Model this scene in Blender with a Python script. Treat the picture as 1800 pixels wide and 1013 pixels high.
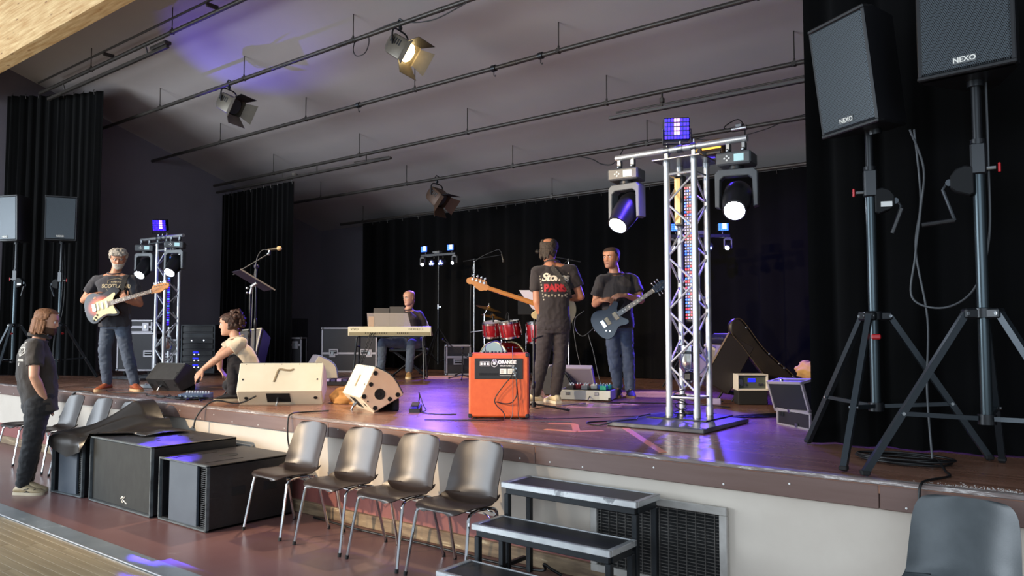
import bpy, bmesh, math, random
from mathutils import Vector, Matrix, noise
from mathutils.bvhtree import BVHTree
random.seed(7)
PI = math.pi
R = math.radians
for o in list(bpy.data.objects):
    bpy.data.objects.remove(o)
SC = bpy.context.scene
COL = SC.collection
# ------------------------------------------------------------------ camera
YAW = R(37.9)
cam = bpy.data.cameras.new('camera')
cam.sensor_width = 36.0
cam.lens = 27.0
cam.clip_start = 0.05
camo = bpy.data.objects.new('camera', cam)
camo.location = (0, -4.1, 1.53)
camo.rotation_euler = (PI / 2 + math.atan(76.5 / 1350), 0, YAW)
COL.objects.link(camo)
SC.camera = camo
# ------------------------------------------------------------------ world, exposure, lights
SC.view_settings.view_transform = 'Standard'
SC.view_settings.look = 'None'
SC.view_settings.gamma = 1.0
SC.view_settings.use_curve_mapping = False
SC.view_settings.exposure = 0.0
wd = bpy.data.worlds.new('hall_daylight')
SC.world = wd
wd.use_nodes = True
wd.node_tree.nodes['Background'].inputs[0].default_value = (0.62, 0.70, 0.80, 1)
wd.node_tree.nodes['Background'].inputs[1].default_value = 0.8


def aim(o, tgt):
    d = Vector(tgt) - Vector(o.location)
    o.rotation_euler = d.to_track_quat('-Z', 'Y').to_euler()


def area(name, loc, tgt, sx, sy, power, c):
    l = bpy.data.lights.new(name, 'AREA')
    l.shape = 'RECTANGLE'
    l.size, l.size_y = sx, sy
    l.energy = power
    l.color = c
    o = bpy.data.objects.new(name, l)
    COL.objects.link(o)
    o.location = loc
    aim(o, tgt)
    return o


def spot(name, loc, tgt, power, c, ang=30, blend=0.4, rad=0.05):
    l = bpy.data.lights.new(name, 'SPOT')
    l.energy = power
    l.color = c
    l.spot_size = R(ang)
    l.spot_blend = blend
    l.shadow_soft_size = rad
    o = bpy.data.objects.new(name, l)
    COL.objects.link(o)
    o.location = loc
    aim(o, tgt)
    return o


WARM = (1.0, 0.76, 0.50)
COOL = (0.72, 0.86, 1.0)
BLUE = (0.10, 0.05, 1.0)
# tall hall windows behind the camera and hall lamps
area('hall_window', (2.0, -10.5, 3.0), (-4, 0, 1.6), 9.0, 3.2, 380, COOL)
area('hall_side_window', (-13.5, -9.0, 2.8), (-6, 1.0, 1.8), 9.0, 3.4, 1300, (0.80, 0.90, 1.0))
# warm spotlights of the hall's lighting bar, over the audience, plus an added fill
spot('warm_front_spot', (-9.4, -9.0, 4.3), (-5.2, 1.6, 1.1), 4400, WARM, 30, 0.6, 0.10)
spot('warm_front_spot', (-6.2, -9.2, 4.6), (-4.2, 2.4, 1.6), 3600, WARM, 26, 0.7, 0.10)
spot('warm_front_spot', (-6.5, -5.4, 4.7), (-8.6, 4.6, 1.7), 2200, WARM, 24, 0.7, 0.12)  # added fill to brighten the keyboard player, not a known hall lamp
spot('warm_front_spot', (-11.0, -4.6, 4.4), (-9.4, 1.6, 1.7), 1600, WARM, 34, 0.7, 0.12)


def lin(h):
    h = h.lstrip('#')
    r = []
    for i in (0, 2, 4):
        v = int(h[i:i + 2], 16) / 255
        r.append(v / 12.92 if v <= 0.04045 else ((v + 0.055) / 1.055) ** 2.4)
    return (*r, 1)


MATS = {}


def mat(name, c='#808080', rough=0.6, metal=0.0, noise_amt=0.0, scale=8.0, bump=0.0, bscale=60.0, stretch=(1, 1, 1),
        emit=None, estr=0.0, c2=None, alpha=1.0, trans=0.0, coat=0.0, spec=None, sheen=0.0):
    """principled material; colour mottled by object-space noise between c and c2"""
    if name in MATS:
        return MATS[name]
    m = bpy.data.materials.new(name)
    m.use_nodes = True
    nt = m.node_tree
    b = nt.nodes['Principled BSDF']
    b.inputs['Base Color'].default_value = lin(c)
    b.inputs['Roughness'].default_value = rough
    b.inputs['Metallic'].default_value = metal
    if spec is not None:
        b.inputs['Specular IOR Level'].default_value = spec
    b.inputs['Alpha'].default_value = alpha
    b.inputs['Transmission Weight'].default_value = trans
    b.inputs['Coat Weight'].default_value = coat
    if sheen:
        b.inputs['Sheen Weight'].default_value = sheen
    if emit:
        b.inputs['Emission Color'].default_value = lin(emit)
        b.inputs['Emission Strength'].default_value = estr
    if c2 or bump:
        tc = nt.nodes.new('ShaderNodeTexCoord')
        mp = nt.nodes.new('ShaderNodeMapping')
        mp.inputs['Scale'].default_value = stretch
        nt.links.new(tc.outputs['Object'], mp.inputs[0])
    if c2:
        n = nt.nodes.new('ShaderNodeTexNoise')
        n.inputs['Scale'].default_value = scale
        n.inputs['Detail'].default_value = 6
        nt.links.new(mp.outputs[0], n.inputs['Vector'])
        r = nt.nodes.new('ShaderNodeValToRGB')
        r.color_ramp.elements[0].position = 0.35
        r.color_ramp.elements[1].position = 0.68
        r.color_ramp.elements[0].color = lin(c)
        r.color_ramp.elements[1].color = lin(c2)
        nt.links.new(n.outputs[0], r.inputs[0])
        nt.links.new(r.outputs[0], b.inputs['Base Color'])
    if bump:
        n2 = nt.nodes.new('ShaderNodeTexNoise')
        n2.inputs['Scale'].default_value = bscale
        n2.inputs['Detail'].default_value = 4
        nt.links.new(mp.outputs[0], n2.inputs['Vector'])
        bp = nt.nodes.new('ShaderNodeBump')
        bp.inputs['Strength'].default_value = bump
        bp.inputs['Distance'].default_value = 0.01
        nt.links.new(n2.outputs[0], bp.inputs['Height'])
        nt.links.new(bp.outputs[0], b.inputs['Normal'])
    MATS[name] = m
    return m


# ------------------------------------------------------------------ mesh helpers
def basis(d):
    d = Vector(d).normalized()
    a = Vector((0, 0, 1)) if abs(d.z) < 0.95 else Vector((1, 0, 0))
    x = d.cross(a).normalized()
    return x, d.cross(x).normalized(), d


class MB:
    def __init__(self):
        self.v = []
        self.f = []
        self.mi = []

    def add(self, vs, fs, mi=0):
        k = len(self.v)
        self.v += [Vector(p) for p in vs]
        self.f += [[i + k for i in f] for f in fs]
        self.mi += [mi] * len(fs)
        return self

    def box(self, c, s, rot=None, bev=0.0, mi=0):
        hx, hy, hz = s[0] / 2, s[1] / 2, s[2] / 2
        b = min(bev, hx * .95, hy * .95, hz * .95)
        M = Matrix.Identity(3)
        if rot is not None:
            M = rot if isinstance(rot, Matrix) else Matrix.Rotation(rot, 3, 'Z')
        c = Vector(c)
        if b <= 0:
            vs = [(sx * hx, sy * hy, sz * hz) for sx in (-1, 1) for sy in (-1, 1) for sz in (-1, 1)]
            fs = [(0, 1, 3, 2), (4, 6, 7, 5), (0, 4, 5, 1), (2, 3, 7, 6), (0, 2, 6, 4), (1, 5, 7, 3)]
        else:
            vs, idx = [], {}
            for sx in (-1, 1):
                for sy in (-1, 1):
                    for sz in (-1, 1):
                        for ax in range(3):
                            p = [sx * (hx - b), sy * (hy - b), sz * (hz - b)]
                            p[ax] = (sx * hx, sy * hy, sz * hz)[ax]
                            idx[(sx, sy, sz, ax)] = len(vs)
                            vs.append(p)
            fs = []
            I = idx
            for sg in (-1, 1):
                q = [(-1, -1), (1, -1), (1, 1), (-1, 1)]
                if sg < 0:
                    q = q[::-1]
                fs.append([I[(sg, a, d, 0)] for a, d in q])
                fs.append([I[(d, sg, a, 1)] for a, d in q])
                fs.append([I[(a, d, sg, 2)] for a, d in q])
            for s1 in (-1, 1):
                for s2 in (-1, 1):
                    fs.append([I[(-1, s1, s2, 1)], I[(1, s1, s2, 1)], I[(1, s1, s2, 2)], I[(-1, s1, s2, 2)]][::s1 * s2])
                    fs.append([I[(s1, -1, s2, 0)], I[(s1, 1, s2, 0)], I[(s1, 1, s2, 2)], I[(s1, -1, s2, 2)]][::-s1 * s2])
                    fs.append([I[(s1, s2, -1, 0)], I[(s1, s2, 1, 0)], I[(s1, s2, 1, 1)], I[(s1, s2, -1, 1)]][::s1 * s2])
                    for s3 in (-1, 1):
                        fs.append([I[(s1, s2, s3, 0)], I[(s1, s2, s3, 1)], I[(s1, s2, s3, 2)]][::s1 * s2 * s3])
        return self.add([c + M @ Vector(p) for p in vs], fs, mi)

    def cyl(self, a, b, r, r2=None, n=12, mi=0, caps=True):
        a, b = Vector(a), Vector(b)
        r2 = r if r2 is None else r2
        x, y, d = basis(b - a)
        vs, fs = [], []
        for i in range(n):
            t = 2 * PI * i / n
            o = x * math.cos(t) + y * math.sin(t)
            vs += [a + o * r, b + o * r2]
        for i in range(n):
            j = (i + 1) % n
            fs.append((2 * i, 2 * j, 2 * j + 1, 2 * i + 1))
        if caps:
            fs.append([2 * i for i in range(n)][::-1])
            fs.append([2 * i + 1 for i in range(n)])
        return self.add(vs, fs, mi)

    def rings(self, rs, mi=0, caps=True, closed=False):
        n = len(rs[0])
        vs = [p for r in rs for p in r]
        fs = []
        m = len(rs)
        for k in range(m if closed else m - 1):
            k2 = (k + 1) % m
            for i in range(n):
                j = (i + 1) % n
                fs.append((k * n + i, k * n + j, k2 * n + j, k2 * n + i))
        if caps and not closed:
            fs.append(list(range(n))[::-1])
            fs.append([(m - 1) * n + i for i in range(n)])
        return self.add(vs, fs, mi)

    def tube(self, pts, r, n=8, mi=0, closed=False, caps=True):
        P = [Vector(p) for p in pts]
        m = len(P)
        rad = r if isinstance(r, (list, tuple)) else [r] * m
        rs = []
        x = None
        for k in range(m):
            if closed:
                d = P[(k + 1) % m] - P[k - 1]
            else:
                d = P[min(k + 1, m - 1)] - P[max(k - 1, 0)]
            if d.length < 1e-9:
                d = Vector((0, 0, 1))
            d.normalize()
            if x is None:
                x = basis(d)[0]
            x = (x - d * x.dot(d))
            x = x.normalized() if x.length > 1e-6 else basis(d)[0]
            y = d.cross(x)
            rs.append([P[k] + (x * math.cos(2 * PI * i / n) + y * math.sin(2 * PI * i / n)) * rad[k] for i in range(n)])
        return self.rings(rs, mi, caps, closed)

    def lathe(self, prof, org=(0, 0, 0), ax=(0, 0, 1), n=20, mi=0):
        """prof: (r, h) pairs along axis"""
        org = Vector(org)
        x, y, d = basis(ax)
        rs = [[org + d * h + (x * math.cos(2 * PI * i / n) + y * math.sin(2 * PI * i / n)) * max(r, 1e-4) for i in range(n)] for r, h in prof]
        return self.rings(rs, mi)

    def ell(self, c, r, rot=None, n=14, m=9, mi=0):
        c = Vector(c)
        if not isinstance(r, (tuple, list)):
            r = (r, r, r)
        M = rot or Matrix.Identity(3)
        rs = []
        for k in range(m + 1):
            p = -PI / 2 + PI * k / m
            cr = max(math.cos(p), 1e-3)
            rs.append([c + M @ Vector((r[0] * cr * math.cos(2 * PI * i / n), r[1] * cr * math.sin(2 * PI * i / n), r[2] * math.sin(p))) for i in range(n)])
        return self.rings(rs, mi)

    def cap(self, a, b, ra, rb, n=14):
        """round cone from a to b"""
        a, b = Vector(a), Vector(b)
        if (b - a).length < 1e-5:
            return self.ell(a, ra)
        x, y, d = basis(b - a)
        rs = []
        for k in range(5):
            p = -PI / 2 + (PI / 2) * k / 4
            rs.append((a + d * math.sin(p) * ra, max(math.cos(p), 1e-3) * ra))
        for k in range(5):
            p = (PI / 2) * k / 4
            rs.append((b + d * math.sin(p) * rb, max(math.cos(p), 1e-3) * rb))
        return self.rings([[c + (x * math.cos(2 * PI * i / n) + y * math.sin(2 * PI * i / n)) * r for i in range(n)] for c, r in rs])

    def prism(self, poly, o, ux, uy, th, bev=0.0, mi=0):
        """polygon (ccw seen from ux x uy) extruded by th along -n, front face at o; optional chamfer"""
        o, ux, uy = Vector(o), Vector(ux), Vector(uy)
        nrm = ux.cross(uy).normalized()

        def ring(ins, dep):
            q = inset(poly, ins) if ins else poly
            return [o + ux * a + uy * b - nrm * dep for a, b in q]
        if bev:
            rs = [ring(bev, 0), ring(0, bev), ring(0, th - bev), ring(bev, th)]
        else:
            rs = [ring(0, 0), ring(0, th)]
        rs = rs[::-1]
        return self.rings(rs, mi)

    def obj(self, name, m, parent=None, smooth=35, kind=None):
        me = bpy.data.meshes.new(name)
        me.from_pydata([tuple(p) for p in self.v], [], self.f)
        ms = m if isinstance(m, (list, tuple)) else [m]
        for x in ms:
            me.materials.append(x)
        if len(ms) > 1:
            me.polygons.foreach_set('material_index', self.mi)
        me.validate()
        if smooth:
            me.shade_smooth()
            me.set_sharp_from_angle(angle=R(smooth))
        o = bpy.data.objects.new(name, me)
        COL.objects.link(o)
        if parent:
            o.parent = parent
        if kind:
            o['kind'] = kind
        return o


def inset(poly, d):
    n = len(poly)
    out = []
    for i in range(n):
        p0, p1, p2 = Vector(poly[i - 1]), Vector(poly[i]), Vector(poly[(i + 1) % n])
        e1, e2 = (p1 - p0), (p2 - p1)
        e1 = e1.normalized() if e1.length > 1e-9 else Vector((1, 0))
        e2 = e2.normalized() if e2.length > 1e-9 else e1
        n1, n2 = Vector((-e1.y, e1.x)), Vector((-e2.y, e2.x))
        nn = n1 + n2
        nn = nn / max(nn.length_squared / 2, 0.4)
        out.append((p1.x + nn.x * d, p1.y + nn.y * d))
    return out


def spline(pts, k=6, closed=False):
    """catmull-rom through points of any dimension"""
    P = [Vector(p) for p in pts]
    n = len(P)
    out = []
    for i in range(n if closed else n - 1):
        if closed:
            a, b, c, d = P[i - 1], P[i], P[(i + 1) % n], P[(i + 2) % n]
        else:
            a, b, c, d = P[max(i - 1, 0)], P[i], P[i + 1], P[min(i + 2, n - 1)]
        for j in range(k):
            t = j / k
            out.append(0.5 * ((2 * b) + (c - a) * t + (2 * a - 5 * b + 4 * c - d) * t * t + (3 * b - a - 3 * c + d) * t ** 3))
    if not closed:
        out.append(P[-1])
    return out


def rrect(w, h, r, k=4, cx=0, cy=0):
    q = []
    for sx, sy, a0 in ((1, 1, 0), (-1, 1, 90), (-1, -1, 180), (1, -1, 270)):
        for i in range(k + 1):
            a = R(a0 + 90 * i / k)
            q.append((cx + sx * (w / 2 - r) + r * math.cos(a), cy + sy * (h / 2 - r) + r * math.sin(a)))
    return q


def thing(name, label, cat, loc=(0, 0, 0), rz=0.0, group=None):
    o = bpy.data.objects.new(name, None)
    o.empty_display_size = 0.1
    COL.objects.link(o)
    o.location = loc
    o.rotation_euler = (0, 0, rz)
    return tag(o, label, cat, group)


def tag(o, label, cat, group=None):
    o['label'] = label
    o['category'] = cat
    if group:
        o['group'] = group
    return o


def struct(o):
    o['kind'] = 'structure'
    return o


KIDS = {}


def dup(root, loc=None, rz=None, label=None, group=None):
    def rec(o, par):
        c = o.copy()
        COL.objects.link(c)
        if par:
            c.parent = par
        for ch in [x for x in COL.objects if x.parent == o]:
            rec(ch, c)
        return c
    r = rec(root, None)
    if loc is not None:
        r.location = loc
    if rz is not None:
        r.rotation_euler = (0, 0, rz)
    if label:
        r['label'] = label
    if group:
        r['group'] = group
    return r


def text_mb(s, size, o, ux, uy, mb=None, depth=0.001, align='CENTER', shear=0.0, mi=0, bold=0.0, sp=1.0):
    cu = bpy.data.curves.new('t', 'FONT')
    cu.body = s
    cu.size = size
    cu.align_x = align
    cu.align_y = 'CENTER'
    cu.shear = shear
    cu.offset = bold
    cu.space_character = sp
    cu.extrude = 0.0
    cu.resolution_u = 3
    ob = bpy.data.objects.new('t', cu)
    COL.objects.link(ob)
    dg = bpy.context.evaluated_depsgraph_get()
    me = bpy.data.meshes.new_from_object(ob.evaluated_get(dg))
    bpy.data.objects.remove(ob)
    o, ux, uy = Vector(o), Vector(ux).normalized(), Vector(uy).normalized()
    n = ux.cross(uy)
    mb = mb or MB()
    mb.add([o + ux * v.co.x + uy * v.co.y + n * depth for v in me.vertices], [list(p.vertices) for p in me.polygons], mi)
    bpy.data.meshes.remove(me)
    return mb


def cable(name, pts, r, m, label, cat='cable', k=8, parent=None, group=None):
    mb = MB().tube(spline(pts, k), r, 8)
    o = mb.obj(name, m, parent, 60)
    if not parent:
        tag(o, label, cat, group)
    return o


# ------------------------------------------------------------------ materials
M_black = mat('black_paint', '#141416', 0.45, bump=0.05)
M_blackmatte = mat('black_matte', '#0c0c0d', 0.8)
M_blackplastic = mat('black_plastic', '#17171a', 0.38)
M_rubber = mat('rubber', '#0e0e0e', 0.7)
M_chrome = mat('chrome', '#d8dadc', 0.12, 1.0)
M_steel = mat('steel', '#a9adb0', 0.3, 1.0)
M_alu = mat('aluminium', '#d8dadc', 0.34, 0.75, c2='#c2c5c8', scale=5)
M_darkmetal = mat('dark_metal', '#3a3d40', 0.35, 0.8)
M_red = mat('red_plastic', '#c01820', 0.4)
M_white = mat('white_plastic', '#e8e8e4', 0.5)
M_velvet = mat('black_velvet', '#060607', 0.95, c2='#040404', scale=3, sheen=0.08, spec=0.08)
M_cable = mat('cable_black', '#101011', 0.45)
M_cablegrey = mat('cable_grey', '#4a4d50', 0.45)
M_pipe = mat('pipe_black', '#3d3936', 0.42, 0.4, c2='#4a4540', scale=4)
M_print = mat('white_print', '#e9e6dc', 0.7)


# ================================================================== room
def plank_wood(name, base, dark, light, rough=0.3, axis=0, scale=1.0, board=0.0):
    """wood with grain running along an axis, object coordinates"""
    m = bpy.data.materials.new(name)
    m.use_nodes = True
    nt = m.node_tree
    b = nt.nodes['Principled BSDF']
    tc = nt.nodes.new('ShaderNodeTexCoord')
    mp = nt.nodes.new('ShaderNodeMapping')
    s = [14 * scale] * 3
    s[axis] = 0.7 * scale
    mp.inputs['Scale'].default_value = s
    nt.links.new(tc.outputs['Object'], mp.inputs[0])
    n = nt.nodes.new('ShaderNodeTexNoise')
    n.inputs['Scale'].default_value = 1.4
    n.inputs['Detail'].default_value = 7
    n.inputs['Distortion'].default_value = 0.6
    nt.links.new(mp.outputs[0], n.inputs['Vector'])
    r = nt.nodes.new('ShaderNodeValToRGB')
    e = r.color_ramp.elements
    e[0].position, e[0].color = 0.28, lin(dark)
    e[1].position, e[1].color = 0.72, lin(light)
    e.new(0.5).color = lin(base)
    nt.links.new(n.outputs[0], r.inputs[0])
    nt.links.new(r.outputs[0], b.inputs['Base Color'])
    n3 = nt.nodes.new('ShaderNodeTexNoise')
    n3.inputs['Scale'].default_value = 2.0
    n3.inputs['Detail'].default_value = 5
    nt.links.new(tc.outputs['Object'], n3.inputs['Vector'])
    mr = nt.nodes.new('ShaderNodeMapRange')
    mr.inputs['To Min'].default_value = rough * 0.75
    mr.inputs['To Max'].default_value = rough * 1.35
    nt.links.new(n3.outputs[0], mr.inputs['Value'])
    nt.links.new(mr.outputs[0], b.inputs['Roughness'])
    bp = nt.nodes.new('ShaderNodeBump')
    bp.inputs['Strength'].default_value = 0.12
    bp.inputs['Distance'].default_value = 0.004
    nt.links.new(n.outputs[0], bp.inputs['Height'])
    nt.links.new(bp.outputs[0], b.inputs['Normal'])
    return m


def scuffed(name, c, c2, scuff, rough, scale=3.0, thr=0.66, stretch=(1, 1, 1), spec=0.5):
    """painted surface with soft mottling and sparse lighter scuff marks"""
    m = bpy.data.materials.new(name)
    m.use_nodes = True
    nt = m.node_tree
    b = nt.nodes['Principled BSDF']
    b.inputs['Roughness'].default_value = rough
    b.inputs['Specular IOR Level'].default_value = spec
    tc = nt.nodes.new('ShaderNodeTexCoord')
    mp = nt.nodes.new('ShaderNodeMapping')
    mp.inputs['Scale'].default_value = stretch
    nt.links.new(tc.outputs['Object'], mp.inputs[0])
    n = nt.nodes.new('ShaderNodeTexNoise')
    n.inputs['Scale'].default_value = scale
    n.inputs['Detail'].default_value = 8
    n.inputs['Roughness'].default_value = 0.62
    nt.links.new(mp.outputs[0], n.inputs['Vector'])
    r = nt.nodes.new('ShaderNodeValToRGB')
    e = r.color_ramp.elements
    e[0].position, e[0].color = 0.35, lin(c)
    e[1].position, e[1].color = 0.62, lin(c2)
    x = e.new(thr)
    x.color = lin(c2)
    y = e.new(min(thr + 0.05, 1))
    y.color = lin(scuff)
    nt.links.new(n.outputs[0], r.inputs[0])
    nt.links.new(r.outputs[0], b.inputs['Base Color'])
    bp = nt.nodes.new('ShaderNodeBump')
    bp.inputs['Strength'].default_value = 0.06
    nt.links.new(n.outputs[0], bp.inputs['Height'])
    nt.links.new(bp.outputs[0], b.inputs['Normal'])
    return m


M_deck = plank_wood('stage_wood', '#86604e', '#735040', '#977160', 0.26, 0)
M_maroon = scuffed('maroon_linoleum', '#72514f', '#7a5a58', '#9c8885', 0.32, 2.2, 0.69)
M_hallwood = plank_wood('hall_parquet', '#a09073', '#8d7c60', '#b0a081', 0.3, 0)
M_cream = scuffed('cream_paint', '#c9beb0', '#d2c8ba', '#b7a793', 0.6, 1.6, 0.72)
M_band = scuffed('maroon_paint', '#8a5450', '#935b56', '#b58d86', 0.55, 3.0, 0.68)
M_wornwood = scuffed('worn_wood', '#6b5846', '#9a8468', '#c9b795', 0.7, 5.0, 0.6, (0.5, 4, 4))
M_fascia = scuffed('brown_fascia_paint', '#6a524a', '#735c55', '#988078', 0.42, 2.5, 0.72, (0.4, 6, 6))
M_edge = scuffed('worn_stage_edge', '#6d5c57', '#8a7e7a', '#d8d2cd', 0.45, 9.0, 0.55, (0.5, 4, 4))
M_ceil = mat('ceiling_grey', '#b3aba9', 0.85, c2='#aaa2a1', scale=0.7)
M_wallg = mat('wall_grey', '#77717a', 0.8, c2='#6e6971', scale=0.8)
M_strip = scuffed('metal_threshold', '#8a949c', '#9aa4aa', '#d0d8dc', 0.3, 3.0, 0.64)
M_strip.node_tree.nodes['Principled BSDF'].inputs['Metallic'].default_value = 0.45

DECK_Z = 0.80
XL, XR, YB = -14.7, 2.6, 7.4
# hall floor: maroon strip, metal threshold, boarded hall floor
struct(MB().box((-6.0, -0.70, -0.05), (26, 1.46, 0.10)).obj('floor', M_maroon))
tr = struct(MB().box((-6.0, -1.505, -0.046), (26, 0.155, 0.10)).obj('trim_1', M_strip))
MB().box((-6.0, -1.585, 0.003), (26, 0.012, 0.008), bev=.002).obj('threshold_edge', M_alu, tr)
hf = struct(MB().box((-6.0, -6.6, -0.055), (26, 10.03, 0.09)).obj('floor.001', M_hallwood))
meshes = []
for k in range(3):
    q = MB().box((0, 0, 0), (1.795, 0.0685, 0.006), bev=0.0012)
    meshes.append(q)
pl0 = [q.obj('plank', M_hallwood, hf).data for q in meshes[:1]]
bpy.data.objects.remove(COL.objects[-1])
rnd = random.Random(3)
for row in range(15):
    off = rnd.uniform(0, 1.8)
    for i in range(7):
        x = -10.4 + off + i * 1.8
        if x > -2.0:
            continue
        o = bpy.data.objects.new('plank', pl0[0])
        COL.objects.link(o)
        o.parent = hf
        o.location = (x, -1.63 - row * 0.07, -0.0075 + rnd.uniform(0, 0.0006))
# stage deck, front wall, fascia
struct(MB().box(((XL + XR) / 2, YB / 2, DECK_Z - 0.03), (XR - XL, YB, 0.06)).obj('stage_floor', M_deck))
wf = struct(MB().box(((XL + XR) / 2, 0.10, 0.40), (XR - XL, 0.12, 0.68)).obj('wall_front', M_cream))
MB().box(((XL - 1.72) / 2, 0.095, 0.18), (-1.72 - XL, 0.122, 0.17)).obj('painted_band', M_band, wf)
struct(MB().box(((XL + XR) / 2, 0.07, 0.05), (XR - XL, 0.14, 0.10), bev=.006).obj('baseboard_front', M_wornwood))
t2 = struct(MB().box(((XL + XR) / 2, 0.03, 0.7925), (XR - XL, 0.07, 0.022), bev=.006).obj('trim_2', M_edge))
xs = [XL, -12.3, -9.9, -7.55, -5.1, -3.0, -0.92, 0.9, XR]
for a, b in zip(xs, xs[1:]):
    bd = MB().box(((a + b) / 2, 0.022, 0.722), (b - a - 0.004, 0.05, 0.116), bev=.004).obj('fascia_board', M_fascia, t2)
    s = MB()
    x = a + 0.12
    while x < b - 0.05:
        s.ell((x, -0.004, rnd.choice((0.685, 0.69, 0.735))), (0.006, 0.003, 0.006), n=8, m=4)
        x += rnd.uniform(0.22, 0.5)
    s.obj('screw', M_white, bd)
# walls, ceiling
struct(MB().box((XL - 0.06, YB / 2 - .2, 3.3), (0.12, YB + .4, 6.6)).obj('wall_left', M_wallg))
struct(MB().box((XR + 0.06, YB / 2, 3.3), (0.12, YB, 6.6)).obj('wall_right', M_wallg))
struct(MB().box(((XL + XR) / 2, YB + 0.06, 3.0), (XR - XL + .24, 0.12, 6.0)).obj('wall_back', M_wallg))


def ceil_z(y):
    return 5.91 - 0.3185 * (y - 1.1)


cz = MB()
vs = [(x, y, ceil_z(y) + d) for x in (XL - .12, XR + .12) for y in (-0.16, YB + .12) for d in (0, 0.12)]
cz.add(vs, [(0, 1, 3, 2), (4, 6, 7, 5), (0, 4, 5, 1), (2, 3, 7, 6), (0, 2, 6, 4), (1, 5, 7, 3)])
struct(cz.obj('ceiling', M_ceil))


# glulam beam across the opening
def glulam():
    m = bpy.data.materials.new('glulam_timber')
    m.use_nodes = True
    nt = m.node_tree
    b = nt.nodes['Principled BSDF']
    b.inputs['Roughness'].default_value = 0.5
    tc = nt.nodes.new('ShaderNodeTexCoord')
    mp = nt.nodes.new('ShaderNodeMapping')
    mp.inputs['Scale'].default_value = (0.8, 9, 9)
    nt.links.new(tc.outputs['Object'], mp.inputs[0])
    n = nt.nodes.new('ShaderNodeTexNoise')
    n.inputs['Scale'].default_value = 3
    n.inputs['Detail'].default_value = 8
    nt.links.new(mp.outputs[0], n.inputs['Vector'])
    r = nt.nodes.new('ShaderNodeValToRGB')
    r.color_ramp.elements[0].color = lin('#b98a52')
    r.color_ramp.elements[1].color = lin('#e3c28c')
    r.color_ramp.elements[0].position = 0.3
    r.color_ramp.elements[1].position = 0.7
    nt.links.new(n.outputs[0], r.inputs[0])
    mp2 = nt.nodes.new('ShaderNodeMapping')
    mp2.inputs['Scale'].default_value = (3.2, 8, 11)
    nt.links.new(tc.outputs['Object'], mp2.inputs[0])
    v = nt.nodes.new('ShaderNodeTexVoronoi')
    v.inputs['Scale'].default_value = 1.0
    nt.links.new(mp2.outputs[0], v.inputs['Vector'])
    r2 = nt.nodes.new('ShaderNodeValToRGB')
    r2.color_ramp.elements[0].position = 0.07
    r2.color_ramp.elements[1].position = 0.17
    r2.color_ramp.elements[0].color = (0.28, 0.13, 0.05, 1)
    r2.color_ramp.elements[1].color = (1, 1, 1, 1)
    nt.links.new(v.outputs['Distance'], r2.inputs[0])
    mx = nt.nodes.new('ShaderNodeMix')
    mx.data_type = 'RGBA'
    mx.blend_type = 'MULTIPLY'
    mx.inputs['Factor'].default_value = 0.75
    nt.links.new(r.outputs[0], mx.inputs['A'])
    nt.links.new(r2.outputs[0], mx.inputs['B'])
    nt.links.new(mx.outputs['Result'], b.inputs['Base Color'])
    return m


M_glulam = glulam()
bm_ = thing('timber_beam', 'pale knotty laminated timber beam crossing above the front of the stage', 'beam', (-6, -0.108, 5.29))
z = 0.0
for k in range(30):
    MB().box((0, 0, z + 0.02), (19, 0.217 - 0.003 * (k % 2), 0.0398), bev=0.001).obj('lamella', M_glulam, bm_)
    z += 0.04


# curtains: pleated velvet
def curtain(name, label, pts, z0, z1, fold=0.16, amp=0.05, seed=1, hooks=True):
    """pts: plan polyline; folded cloth of real thickness hung from z1"""
    rn = random.Random(seed)
    P = [Vector((p[0], p[1], 0)) for p in pts]
    L = [0]
    for a, b in zip(P, P[1:]):
        L.append(L[-1] + (b - a).length)
    nS = int(L[-1] / fold * 8)
    ph = rn.uniform(0, 6)
    nz = 9
    mb = MB()
    for side in (0, 1):
        vs = []
        for k in range(nz + 1):
            t = k / nz
            z = z0 + (z1 - z0) * t
            for i in range(nS + 1):
                s = L[-1] * i / nS
                j = 0
                while j < len(L) - 2 and s > L[j + 1]:
                    j += 1
                u = (s - L[j]) / (L[j + 1] - L[j])
                p = P[j].lerp(P[j + 1], u)
                d = (P[j + 1] - P[j]).normalized()
                nn = Vector((d.y, -d.x, 0))
                w = noise.noise(Vector((s * 0.9, seed * 3.1, t * 0.5))) * 2.2
                a = amp * (0.55 + 0.45 * (1 - t)) * (0.8 + 0.5 * noise.noise(Vector((s * 1.7, seed, 0))))
                off = a * math.sin(2 * PI * s / fold + ph + w) + 0.4 * a * math.sin(4.4 * PI * s / fold + w * 2)
                p = p + nn * (off + (0.006 if side else 0))
                vs.append((p.x, p.y, z))
        fs = []
        w_ = nS + 1
        for k in range(nz):
            for i in range(nS):
                q = (k * w_ + i, k * w_ + i + 1, (k + 1) * w_ + i + 1, (k + 1) * w_ + i)
                fs.append(q if side else q[::-1])
        mb.add(vs, fs)
    o = mb.obj(name, M_velvet, None, 0)
    o.data.shade_smooth()
    tag(o, label, 'curtain')
    if hooks:
        hb = MB()
        s = 0.1
        while s < L[-1]:
            j = 0
            while j < len(L) - 2 and s > L[j + 1]:
                j += 1
            u = (s - L[j]) / (L[j + 1] - L[j])
            p = P[j].lerp(P[j + 1], u)
            hb.tube([(p.x, p.y, z1 - 0.05), (p.x, p.y - .015, z1 + 0.02), (p.x, p.y, z1 + 0.035)], 0.006, 6)
            s += 0.22
        hb.obj('curtain_hook', M_pipe, o)
    return o


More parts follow.
